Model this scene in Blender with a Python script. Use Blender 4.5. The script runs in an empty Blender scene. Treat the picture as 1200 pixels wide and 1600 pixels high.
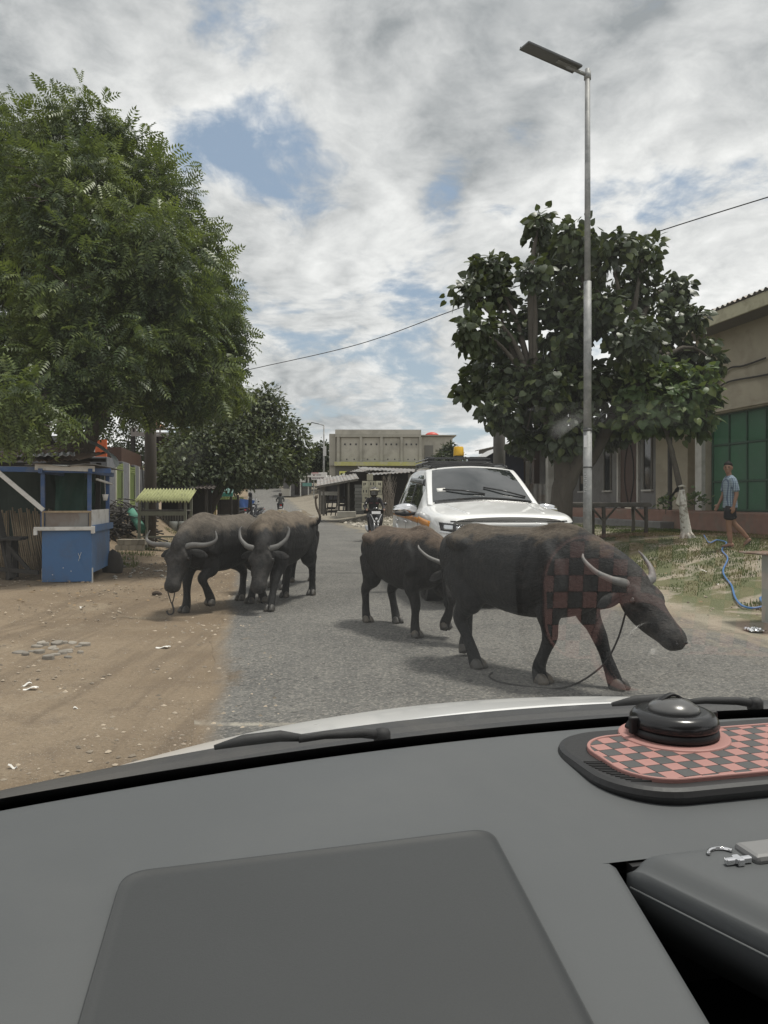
import bpy, bmesh, math, random
import numpy as np
from mathutils import Vector, Matrix, noise
from mathutils.bvhtree import BVHTree

R = math.radians
EYE = 1.32
SC = bpy.context.scene
COL = SC.collection

# ---------------------------------------------------------------- camera, sky, sun, exposure
cam_data = bpy.data.cameras.new('camera')
cam = bpy.data.objects.new('camera', cam_data)
COL.objects.link(cam)
cam.location = (0, 0, EYE)
cam.rotation_euler = (R(90), 0, 0)
cam_data.sensor_width = 36
cam_data.lens = 27
cam_data.shift_y = -0.0125
cam_data.clip_start = 0.02
cam_data.clip_end = 3000
SC.camera = cam

SUN_DIR = Vector((0.30, 0.10, 0.95)).normalized()
SUN_EL = math.asin(SUN_DIR.z)
SUN_AZ = math.atan2(SUN_DIR.x, SUN_DIR.y)

world = bpy.data.worlds.new('World')
SC.world = world
world.use_nodes = True
nt = world.node_tree
for n in list(nt.nodes):
    nt.nodes.remove(n)


class NG:
    """Small helper that builds shader nodes."""
    def __init__(self, tree):
        self.t = tree

    def n(self, kind, **kw):
        nd = self.t.nodes.new(kind)
        ins = kw.pop('ins', {})
        for k, v in kw.items():
            setattr(nd, k, v)
        for k, v in ins.items():
            self.set(nd, k, v)
        return nd

    def set(self, nd, k, v):
        s = nd.inputs[k]
        if isinstance(v, bpy.types.NodeSocket):
            self.t.links.new(v, s)
        else:
            s.default_value = v

    def math(self, op, a, b=0.0, c=None, clamp=False):
        nd = self.n('ShaderNodeMath', operation=op, use_clamp=clamp)
        self.set(nd, 0, a)
        self.set(nd, 1, b)
        if c is not None:
            self.set(nd, 2, c)
        return nd.outputs[0]

    def vmath(self, op, a, b):
        nd = self.n('ShaderNodeVectorMath', operation=op)
        self.set(nd, 0, a)
        self.set(nd, 1, b)
        return nd.outputs[0]

    def ramp(self, fac, lo, hi, smooth=True):
        nd = self.n('ShaderNodeMapRange', interpolation_type='SMOOTHSTEP' if smooth else 'LINEAR')
        self.set(nd, 'Value', fac)
        self.set(nd, 'From Min', lo)
        self.set(nd, 'From Max', hi)
        return nd.outputs[0]

    def mix(self, fac, a, b, blend='MIX'):
        nd = self.n('ShaderNodeMix', data_type='RGBA', blend_type=blend)
        self.set(nd, 0, fac)
        for k, v in ((6, a), (7, b)):
            if not isinstance(v, bpy.types.NodeSocket):
                v = (*v, 1) if len(v) == 3 else v
            self.set(nd, k, v)
        return nd.outputs[2]

    def noise(self, vec, scale, detail=4, rough=0.55, dist=0.0):
        nd = self.n('ShaderNodeTexNoise')
        if vec is not None:
            self.set(nd, 'Vector', vec)
        self.set(nd, 'Scale', scale)
        self.set(nd, 'Detail', detail)
        self.set(nd, 'Roughness', rough)
        self.set(nd, 'Distortion', dist)
        return nd.outputs['Fac']


g = NG(nt)
sky = g.n('ShaderNodeTexSky', sky_type='NISHITA', sun_disc=False, sun_elevation=SUN_EL, sun_rotation=SUN_AZ,
          air_density=1.2, dust_density=1.6, ozone_density=1.2)
tc = g.n('ShaderNodeTexCoord')
sep = g.n('ShaderNodeSeparateXYZ', ins={0: tc.outputs['Generated']})
zc = g.math('MAXIMUM', sep.outputs[2], 0.0)
den = g.math('ADD', zc, 0.26)
pl = g.n('ShaderNodeCombineXYZ', ins={0: g.math('DIVIDE', sep.outputs[0], den), 1: g.math('DIVIDE', sep.outputs[1], den), 2: 0.0})
P = pl.outputs[0]
warp = g.n('ShaderNodeTexNoise', ins={'Vector': P, 'Scale': 1.4, 'Detail': 5.0})
Pw = g.vmath('ADD', P, g.vmath('MULTIPLY', g.vmath('SUBTRACT', warp.outputs['Color'], (0.5, 0.5, 0.5)), (0.34, 0.34, 0.0)))
# blue holes seen between the clouds
def hole(px, py, rad, amount):
    d = Vector(((px - 600) / 1200, 1.0, (780 - py) / 1200)).normalized()
    nd = g.n('ShaderNodeVectorMath', operation='DISTANCE', ins={0: tc.outputs['Generated'], 1: tuple(d)})
    v = g.ramp(nd.outputs['Value'], rad, rad * 0.1)
    return g.math('MULTIPLY', v, amount)


def cloud_field(off):
    q = g.vmath('ADD', Pw, off)
    big = g.noise(g.vmath('ADD', q, (3.1, 7.7, 0.0)), 0.9, 3, 0.5)
    fin = g.noise(g.vmath('ADD', q, (11.3, 2.2, 4.0)), 2.3, 9, 0.60)
    return g.math('ADD', g.math('MULTIPLY', big, 0.36), g.math('MULTIPLY', fin, 0.74)), fin


cov, fine = cloud_field((0.0, 0.0, 0.0))
cov2, fine2 = cloud_field((SUN_DIR.x * 0.12, SUN_DIR.y * 0.12, 0.0))
shade = g.noise(g.vmath('ADD', Pw, (5.5, 1.4, 8.0)), 1.0, 5, 0.55)
for (px, py, rad, am) in ((510, 295, 0.085, 0.050), (735, 240, 0.11, 0.10), (690, 305, 0.05, 0.08), (425, 322, 0.05, 0.03), (835, 205, 0.06, 0.08),
                          (400, 455, 0.08, 0.07), (560, 600, 0.20, 0.07), (440, 640, 0.16, 0.09), (330, 5, 0.09, 0.08), (1010, 5, 0.06, 0.10),
                          (700, 620, 0.14, 0.04)):
    cov = g.math('SUBTRACT', cov, hole(px, py, rad, am))
mask = g.ramp(cov, 0.395, 0.485)
lit = g.math('MULTIPLY', g.math('SUBTRACT', cov, cov2), 4.6)
thick = g.ramp(cov, 0.46, 0.66)
tone = g.math('ADD', g.math('ADD', 0.76, lit), g.math('MULTIPLY', g.math('SUBTRACT', shade, 0.5), -2.0))
tone = g.math('ADD', tone, g.math('MULTIPLY', g.ramp(sep.outputs[2], 0.35, 0.05), 0.28))
tone = g.math('SUBTRACT', tone, g.math('MULTIPLY', thick, 0.25), clamp=True)
cloud = g.mix(tone, (2.9, 3.05, 3.15), (8.2, 8.1, 8.0))
skyc = g.mix(0.70, sky.outputs[0], (2.8, 3.5, 4.4))
hz = g.ramp(sep.outputs[2], 0.30, 0.0)
skyc = g.mix(g.math('MULTIPLY', hz, 0.75), skyc, (4.6, 5.3, 5.7))
full = g.mix(g.math('MULTIPLY', mask, 0.97), skyc, cloud)
bg = g.n('ShaderNodeBackground', ins={'Color': full, 'Strength': 0.058})
out = g.n('ShaderNodeOutputWorld', ins={0: bg.outputs[0]})

sun_data = bpy.data.lights.new('sun', 'SUN')
sun_data.energy = 1.5
sun_data.angle = R(10)
sun_data.color = (1.0, 0.95, 0.87)
sun = bpy.data.objects.new('sun', sun_data)
COL.objects.link(sun)
sun.location = (0, 0, 50)
sun.rotation_euler = SUN_DIR.to_track_quat('Z', 'Y').to_euler()

SC.view_settings.view_transform = 'Standard'
SC.view_settings.look = 'None'
SC.view_settings.gamma = 1
SC.view_settings.use_curve_mapping = False
SC.view_settings.exposure = 1.1
SC.render.engine = 'CYCLES'
SC.cycles.use_denoising = True
SC.cycles.max_bounces = 6
SC.cycles.diffuse_bounces = 3
SC.cycles.glossy_bounces = 3
SC.cycles.transmission_bounces = 4
SC.cycles.transparent_max_bounces = 12
SC.cycles.caustics_reflective = False
SC.cycles.caustics_refractive = False

# ---------------------------------------------------------------- materials
MATS = {}


def new_mat(name):
    m = bpy.data.materials.new(name)
    m.use_nodes = True
    t = m.node_tree
    for n in list(t.nodes):
        t.nodes.remove(n)
    gg = NG(t)
    o = gg.n('ShaderNodeOutputMaterial')
    return m, gg, o


def pm(name, col, rough=0.7, var=0.18, scale=6.0, bump=0.15, bscale=None, metal=0.0, tint=None, tint_amt=0.5, tscale=2.0,
       spec=0.5, stretch=(1, 1, 1), island=0.0, bdist=0.01, coat=0.0, rvar=0.25, cut=(0.45, 0.65)):
    """Principled surface with fine grain, patches of a second colour (wear, dust, stains) and a relief."""
    if name in MATS:
        return MATS[name]
    m, gg, o = new_mat(name)
    tcn = gg.n('ShaderNodeTexCoord')
    v = gg.vmath('MULTIPLY', tcn.outputs['Object'], stretch)
    n1 = gg.noise(v, scale, 5, 0.6)
    f = gg.math('ADD', gg.math('MULTIPLY', gg.math('SUBTRACT', n1, 0.5), 2.4 * var), 1.0)
    if island:
        ge = gg.n('ShaderNodeNewGeometry')
        oi = gg.n('ShaderNodeObjectInfo')
        rnd = gg.math('FRACT', gg.math('ADD', ge.outputs['Random Per Island'], oi.outputs['Random']))
        f = gg.math('MULTIPLY', f, gg.math('ADD', gg.math('MULTIPLY', gg.math('SUBTRACT', rnd, 0.5), 2 * island), 1.0))
    c = gg.n('ShaderNodeRGB')
    c.outputs[0].default_value = (*col, 1)
    cc = c.outputs[0]
    if tint:
        n2 = gg.noise(v, tscale, 6, 0.65, 0.4)
        cc = gg.mix(gg.math('MULTIPLY', gg.ramp(n2, cut[0], cut[1]), tint_amt), cc, tint)
    hv = gg.n('ShaderNodeHueSaturation', ins={'Color': cc, 'Value': f})
    b = gg.n('ShaderNodeBsdfPrincipled', ins={'Base Color': hv.outputs[0], 'Metallic': metal, 'Specular IOR Level': spec, 'Coat Weight': coat})
    n3 = gg.noise(v, bscale or scale * 4, 6, 0.65)
    gg.set(b, 'Roughness', gg.math('ADD', gg.math('MULTIPLY', gg.math('SUBTRACT', n3, 0.5), 0.03 if (coat or not bump) else rvar), rough, clamp=True))
    if bump:
        bp = gg.n('ShaderNodeBump', ins={'Strength': bump, 'Distance': bdist, 'Height': n3})
        gg.set(b, 'Normal', bp.outputs[0])
    gg.set(o, 0, b.outputs[0])
    MATS[name] = m
    return m


def leaf_mat(name, c1, c2, c3, clump=0.8, trans=0.3, rough=0.45, spec=0.4):
    """Leaf: colour differs from leaf to leaf and from bough to bough (young yellow-green growth)."""
    m, gg, o = new_mat(name)
    tcn = gg.n('ShaderNodeTexCoord')
    ge = gg.n('ShaderNodeNewGeometry')
    oi = gg.n('ShaderNodeObjectInfo')
    rnd = gg.math('FRACT', gg.math('ADD', ge.outputs['Random Per Island'], oi.outputs['Random']))
    cl = gg.ramp(gg.noise(ge.outputs['Position'], clump, 3, 0.5), 0.42, 0.66)
    c = gg.mix(cl, c1, c2)
    c = gg.mix(gg.math('MULTIPLY', gg.ramp(rnd, 0.80, 1.0), 0.7), c, c3)
    v = gg.math('ADD', gg.math('MULTIPLY', rnd, 0.7), 0.65)
    hv = gg.n('ShaderNodeHueSaturation', ins={'Color': c, 'Value': v})
    b = gg.n('ShaderNodeBsdfPrincipled', ins={'Base Color': hv.outputs[0], 'Roughness': rough, 'Specular IOR Level': spec})
    tr = gg.n('ShaderNodeBsdfTranslucent', ins={'Color': gg.mix(0.5, hv.outputs[0], (0.16, 0.20, 0.02))})
    ms = gg.n('ShaderNodeMixShader', ins={0: trans, 1: b.outputs[0], 2: tr.outputs[0]})
    gg.set(o, 0, ms.outputs[0])
    MATS[name] = m
    return m


def emit_mat(name, col, strength):
    m, gg, o = new_mat(name)
    e = gg.n('ShaderNodeEmission', ins={'Color': (*col, 1), 'Strength': strength})
    gg.set(o, 0, e.outputs[0])
    return m


# ---------------------------------------------------------------- mesh helpers
class MB:
    def __init__(self):
        self.v = []
        self.f = []

    def add(self, vs, fs):
        o = len(self.v)
        self.v.extend([tuple(p) for p in vs])
        self.f.extend([tuple(i + o for i in f) for f in fs])
        return self

    def box(self, c, s, rot=None, taper=1.0):
        x, y, z = s[0] / 2, s[1] / 2, s[2] / 2
        t = taper
        p = [(-x, -y, -z), (x, -y, -z), (x, y, -z), (-x, y, -z), (-x * t, -y * t, z), (x * t, -y * t, z), (x * t, y * t, z), (-x * t, y * t, z)]
        if rot is not None:
            m = rot if isinstance(rot, Matrix) else Matrix.Rotation(rot, 3, 'Z')
            p = [m @ Vector(q) for q in p]
        c = Vector(c)
        return self.add([Vector(q) + c for q in p], [(3, 2, 1, 0), (4, 5, 6, 7), (0, 1, 5, 4), (1, 2, 6, 5), (2, 3, 7, 6), (3, 0, 4, 7)])

    def bar(self, a, b, w, h=None, up=(0, 0, 1)):
        """Rectangular bar from a to b."""
        a, b = Vector(a), Vector(b)
        d = b - a
        L = d.length
        d.normalize()
        u = Vector(up)
        if abs(d.dot(u)) > 0.98:
            u = Vector((0, 1, 0))
        s = d.cross(u).normalized()
        u = s.cross(d)
        m = Matrix((s, d, u)).transposed()
        return self.box((a + b) / 2, (w, L, h or w), m)

    def tube(self, pts, rad, n=8, cap=True):
        pts = [Vector(p) for p in pts]
        k = len(pts)
        rads = rad if isinstance(rad, (list, tuple)) else [rad] * k
        vs, fs = [], []
        u = None
        for i in range(k):
            t = (pts[min(i + 1, k - 1)] - pts[max(i - 1, 0)])
            if t.length < 1e-9:
                t = Vector((0, 0, 1))
            t.normalize()
            if u is None:
                u = Vector((0, 0, 1)) if abs(t.z) < 0.9 else Vector((1, 0, 0))
            u = (u - t * u.dot(t))
            if u.length < 1e-6:
                u = t.orthogonal()
            u.normalize()
            s = t.cross(u)
            for j in range(n):
                a = 2 * math.pi * j / n
                vs.append(pts[i] + (u * math.cos(a) + s * math.sin(a)) * rads[i])
        for i in range(k - 1):
            for j in range(n):
                a, b = i * n + j, i * n + (j + 1) % n
                fs.append((a, b, b + n, a + n))
        if cap:
            fs.append(tuple(range(n))[::-1])
            fs.append(tuple(range((k - 1) * n, k * n)))
        return self.add(vs, fs)

    def lathe(self, prof, n=24, c=(0, 0, 0), m=None):
        """prof: (radius, z) pairs turned round the z axis (or m's)."""
        vs, fs = [], []
        for r, z in prof:
            for j in range(n):
                a = 2 * math.pi * j / n
                p = Vector((r * math.cos(a), r * math.sin(a), z))
                vs.append((m @ p if m is not None else p) + Vector(c))
        for i in range(len(prof) - 1):
            for j in range(n):
                a, b = i * n + j, i * n + (j + 1) % n
                fs.append((a, b, b + n, a + n))
        fs.append(tuple(range(n))[::-1])
        fs.append(tuple(range((len(prof) - 1) * n, len(prof) * n)))
        return self.add(vs, fs)

    def prism(self, poly, z0, z1, m=None, c=(0, 0, 0)):
        """Polygon in xy extruded z0..z1."""
        n = len(poly)
        vs = [Vector((p[0], p[1], z0)) for p in poly] + [Vector((p[0], p[1], z1)) for p in poly]
        if m is not None:
            vs = [m @ p for p in vs]
        vs = [p + Vector(c) for p in vs]
        fs = [tuple(range(n))[::-1], tuple(range(n, 2 * n))]
        for i in range(n):
            j = (i + 1) % n
            fs.append((i, j, j + n, i + n))
        return self.add(vs, fs)

    def grid(self, fn, nu, nv, close_u=False):
        vs = [fn(i / (nu if close_u else nu - 1), j / (nv - 1)) for j in range(nv) for i in range(nu)]
        fs = []
        for j in range(nv - 1):
            for i in range(nu if close_u else nu - 1):
                a = j * nu + i
                b = j * nu + (i + 1) % nu
                fs.append((a, b, b + nu, a + nu))
        return self.add(vs, fs)

    def sheet(self, fn, nu, nv, th):
        """A grid with thickness th along -z."""
        top = [Vector(fn(i / (nu - 1), j / (nv - 1))) for j in range(nv) for i in range(nu)]
        N = len(top)
        vs = top + [p - Vector((0, 0, th)) for p in top]
        fs = []
        for j in range(nv - 1):
            for i in range(nu - 1):
                a = j * nu + i
                fs.append((a, a + 1, a + 1 + nu, a + nu))
                fs.append((N + a + nu, N + a + nu + 1, N + a + 1, N + a))
        for i in range(nu - 1):
            fs.append((i + 1, i, N + i, N + i + 1))
            a = (nv - 1) * nu + i
            fs.append((a, a + 1, N + a + 1, N + a))
        for j in range(nv - 1):
            a = j * nu
            fs.append((a, a + nu, N + a + nu, N + a))
            b = j * nu + nu - 1
            fs.append((b + nu, b, N + b, N + b + nu))
        return self.add(vs, fs)

    def mesh(self, name, mat=None, smooth=False):
        me = bpy.data.meshes.new(name)
        me.from_pydata(self.v, [], self.f)
        if mat is not None:
            me.materials.append(mat)
        if smooth:
            me.polygons.foreach_set('use_smooth', [True] * len(me.polygons))
        me.update()
        return me

    def build(self, name, mat=None, parent=None, smooth=False, bev=0.0, loc=None):
        return place(name, self.mesh(name, mat, smooth), parent, bev, loc)


def place(name, me, parent=None, bev=0.0, loc=None):
    o = bpy.data.objects.new(name, me)
    COL.objects.link(o)
    if parent is not None:
        o.parent = parent
    if loc is not None:
        o.location = loc
    if bev:
        b = o.modifiers.new('bevel', 'BEVEL')
        b.width = bev
        b.segments = 2
        b.limit_method = 'ANGLE'
    return o


def tag(o, label=None, cat=None, group=None, kind=None):
    if label:
        o['label'] = label
    if cat:
        o['category'] = cat
    if group:
        o['group'] = group
    if kind:
        o['kind'] = kind
    return o


def thing(name, label, cat, loc=(0, 0, 0), rotz=0.0, group=None, scale=1.0):
    o = bpy.data.objects.new(name, None)
    COL.objects.link(o)
    o.location = loc
    o.rotation_euler = (0, 0, rotz)
    o.scale = (scale, scale, scale)
    o.empty_display_size = 0.2
    return tag(o, label, cat, group)


def copy_tree(o, parent=None):
    c = o.copy()
    COL.objects.link(c)
    c.parent = parent
    for ch in list(o.children):
        copy_tree(ch, c)
    return c


def at(px, py, D):
    """The world point seen at that place of the photograph, D metres ahead."""
    return Vector(((px - 600) / 1200 * D, D, EYE + (780 - py) / 1200 * D))


def smooth01(x, a, b):
    t = min(1.0, max(0.0, (x - a) / (b - a)))
    return t * t * (3 - 2 * t)


def catmull(pts, k=4):
    """Interpolates lists of equal-length tuples."""
    P_ = [np.array(p, float) for p in pts]
    o = []
    for i in range(len(P_) - 1):
        p0, p1, p2, p3 = P_[max(i - 1, 0)], P_[i], P_[i + 1], P_[min(i + 2, len(P_) - 1)]
        for j in range(k):
            t = j / k
            o.append(0.5 * (2 * p1 + (p2 - p0) * t + (2 * p0 - 5 * p1 + 4 * p2 - p3) * t * t + (3 * p1 - p0 - 3 * p2 + p3) * t ** 3))
    o.append(P_[-1])
    return [tuple(x) for x in o]


def loft(mb, secs, n=16, k=4, up=(0, 0, 1)):
    """secs: (x,y,z,half width,half height): a tapering limb or trunk with oval sections."""
    s_ = catmull(secs, k)
    pts = [Vector(q[:3]) for q in s_]
    vs, fs = [], []
    m = len(s_)
    up = Vector(up)
    for i in range(m):
        t = (pts[min(i + 1, m - 1)] - pts[max(i - 1, 0)]).normalized()
        u = up - t * up.dot(t)
        if u.length < 0.05:
            u = Vector((1, 0, 0)) - t * t.x
        u.normalize()
        s = t.cross(u)
        w, h = max(s_[i][3], .002), max(s_[i][4], .002)
        for j in range(n):
            a = 2 * math.pi * j / n
            vs.append(pts[i] + s * (math.cos(a) * w) + u * (math.sin(a) * h))
    for i in range(m - 1):
        for j in range(n):
            a, b = i * n + j, i * n + (j + 1) % n
            fs.append((a, b, b + n, a + n))
    t0 = (pts[0] - pts[1]).normalized() * min(s_[0][3], s_[0][4]) * 0.7
    t1 = (pts[-1] - pts[-2]).normalized() * min(s_[-1][3], s_[-1][4]) * 0.7
    c0, c1 = len(vs), len(vs) + 1
    vs.append(pts[0] + t0)
    vs.append(pts[-1] + t1)
    for j in range(n):
        fs.append((c0, (j + 1) % n, j))
        fs.append((c1, (m - 1) * n + j, (m - 1) * n + (j + 1) % n))
    return mb.add(vs, fs)


def fuse(mb, voxel, smooth_it=6, name='body', mat=None):
    """One continuous skin over overlapping lofts."""
    me = mb.mesh('raw')
    o = bpy.data.objects.new('raw', me)
    COL.objects.link(o)
    r = o.modifiers.new('r', 'REMESH')
    r.mode = 'VOXEL'
    r.voxel_size = voxel
    r.use_smooth_shade = True
    s = o.modifiers.new('s', 'SMOOTH')
    s.iterations = smooth_it
    s.factor = 0.5
    dg = bpy.context.evaluated_depsgraph_get()
    dg.update()
    nm = bpy.data.meshes.new_from_object(o.evaluated_get(dg))
    bpy.data.objects.remove(o)
    bpy.data.meshes.remove(me)
    nm.name = name
    nm.materials.clear()
    if mat is not None:
        nm.materials.append(mat)
    nm.polygons.foreach_set('use_smooth', [True] * len(nm.polygons))
    return nm


# ---------------------------------------------------------------- the lie of the land
def left_edge(y):
    return -0.32 - 0.175 * y


def right_edge(y):
    return left_edge(y) + 5.25


RA = math.atan(0.175)        # road runs ahead and to the left by this angle


def terrain(x, y):
    h = 0.0
    if y > 43:
        t = min(y, 112) - 43
        h = 0.00054 * t * t
        if y > 112:
            h += 0.0745 * (min(y, 240) - 112) * (1 if y < 240 else 1)
    s = x - right_edge(y)
    h += 0.56 * smooth01(s, 0.25, 4.2)
    sl = left_edge(y) - x
    h += 0.12 * smooth01(sl, 0.6, 3.0)
    # raised bank below the gate wall
    if y > 16:
        h += 0.82 * smooth01(sl, 2.0, 3.5) * smooth01(y, 17.5, 21.0) * (1 - smooth01(y, 31, 40))
    return h


def gpoint(px, py, lift=0.0):
    """Where the ground is met along that line of sight."""
    lo = 1.0
    y = lo
    while y < 300:
        p = at(px, py, y)
        if p.z <= terrain(p.x, p.y) + lift:
            break
        y += 0.05
    return at(px, py, y)
rng = np.random.default_rng(7)
random.seed(7)

# ---------------------------------------------------------------- ground sheet
def dirt_nodes(gg, v, sp, s):
    """Colour and relief of the bare ground, also of the dust on the asphalt."""
    n1 = gg.noise(v, 0.55, 6, 0.62)
    n2 = gg.noise(v, 3.2, 7, 0.68)
    n3 = gg.noise(v, 38, 5, 0.7)
    n5 = gg.noise(v, 170, 3, 0.75)
    n4 = gg.noise(gg.vmath('ADD', v, (9, 4, 2)), 1.4, 6, 0.6, 0.6)
    left = gg.mix(gg.ramp(n1, 0.35, 0.65), (0.195, 0.148, 0.101), (0.255, 0.200, 0.140))
    left = gg.mix(gg.math('MULTIPLY', gg.ramp(n2, 0.50, 0.70), 0.6), left, (0.155, 0.118, 0.084))
    rut = gg.noise(gg.vmath('MULTIPLY', gg.vmath('ADD', v, (0.0, 0.0, 7.0)), (3.2, 0.18, 1.0)), 1.2, 6, 0.6)
    left = gg.mix(gg.math('MULTIPLY', gg.ramp(rut, 0.50, 0.62), 0.55), left, (0.150, 0.115, 0.082))
    left = gg.mix(gg.math('MULTIPLY', gg.ramp(n4, 0.58, 0.70), 0.55), left, (0.30, 0.248, 0.18))
    right = gg.mix(gg.ramp(n1, 0.38, 0.62), (0.25, 0.22, 0.165), (0.345, 0.31, 0.245))
    gm = gg.ramp(gg.math('ADD', n4, gg.math('MULTIPLY', n2, 0.25)), 0.54, 0.66)
    gm = gg.math('MULTIPLY', gg.math('MULTIPLY', gm, gg.ramp(sp.outputs[1], 60.0, 30.0)), gg.ramp(s, 5.3, 6.0))
    right = gg.mix(gg.math('MULTIPLY', gm, 0.8), right, (0.085, 0.105, 0.035))
    right = gg.mix(gg.math('MULTIPLY', gg.ramp(sp.outputs[1], 24.0, 40.0), 0.75), right, (0.185, 0.165, 0.135))
    c = gg.mix(gg.ramp(s, 2.4, 3.0), left, right)
    spk = gg.n('ShaderNodeTexVoronoi', ins={'Vector': v, 'Scale': 75.0})
    pale = gg.math('MULTIPLY', gg.ramp(spk.outputs['Distance'], 0.30, 0.12), gg.ramp(gg.math('ADD', n2, gg.math('MULTIPLY', n1, 0.3)), 0.55, 0.72))
    c = gg.mix(gg.math('MULTIPLY', pale, 0.55), c, (0.42, 0.385, 0.325))
    dk = gg.ramp(spk.outputs['Color'], 0.80, 0.95)
    c = gg.mix(gg.math('MULTIPLY', dk, gg.math('MULTIPLY', gg.ramp(n4, 0.36, 0.60), 0.55)), c, (0.085, 0.068, 0.052))
    f = gg.math('ADD', gg.math('ADD', gg.math('MULTIPLY', gg.math('SUBTRACT', n3, 0.5), 0.8), gg.math('MULTIPLY', gg.math('SUBTRACT', n5, 0.5), 0.9)), 1.0)
    hv = gg.n('ShaderNodeHueSaturation', ins={'Color': c, 'Value': f})
    hgt = gg.math('ADD', gg.math('ADD', gg.math('MULTIPLY', n2, 1.0), gg.math('MULTIPLY', n3, 0.40)), gg.math('MULTIPLY', n5, 0.10))
    return hv.outputs[0], hgt


def ground_material():
    m, gg, o = new_mat('dirt_ground')
    tcn = gg.n('ShaderNodeTexCoord')
    v = tcn.outputs['Object']
    sp = gg.n('ShaderNodeSeparateXYZ', ins={0: v})
    # s: metres to the right of the road's left edge
    s = gg.math('ADD', gg.math('ADD', sp.outputs[0], 0.32), gg.math('MULTIPLY', sp.outputs[1], 0.175))
    c, hgt = dirt_nodes(gg, v, sp, s)
    b = gg.n('ShaderNodeBsdfPrincipled', ins={'Base Color': c, 'Roughness': 0.95, 'Specular IOR Level': 0.15})
    bp = gg.n('ShaderNodeBump', ins={'Strength': 0.8, 'Distance': 0.05, 'Height': hgt})
    gg.set(b, 'Normal', bp.outputs[0])
    gg.set(o, 0, b.outputs[0])
    return m


ys = np.unique(np.concatenate([np.linspace(-14, 2, 9), np.linspace(2, 24, 89), np.linspace(24, 130, 110), np.linspace(130, 900, 40)]))
gx = np.unique(np.concatenate([np.linspace(-500, -30, 16), np.linspace(-30, -9, 30), np.linspace(-9, 9, 90), np.linspace(9, 30, 30), np.linspace(30, 500, 16)]))
mb = MB()
for y in ys:
    for x in gx:
        off = -0.0 
        z = terrain(x, y)
        s = x - left_edge(y)
        if s < -0.1 or s > 5.4:
            z += 0.05 * (noise.noise(Vector((x * 0.7, y * 0.7, 0))) - 0.05) * min(1, max(-s - 0.1, s - 5.4) / 1.5) * (1 if abs(x) < 40 else 0)
        mb.v.append((x, y, z))
nx = len(gx)
for j in range(len(ys) - 1):
    for i in range(nx - 1):
        a = j * nx + i
        mb.f.append((a, a + 1, a + 1 + nx, a + nx))
tag(mb.build('ground', ground_material(), smooth=True), kind='structure')


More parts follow.
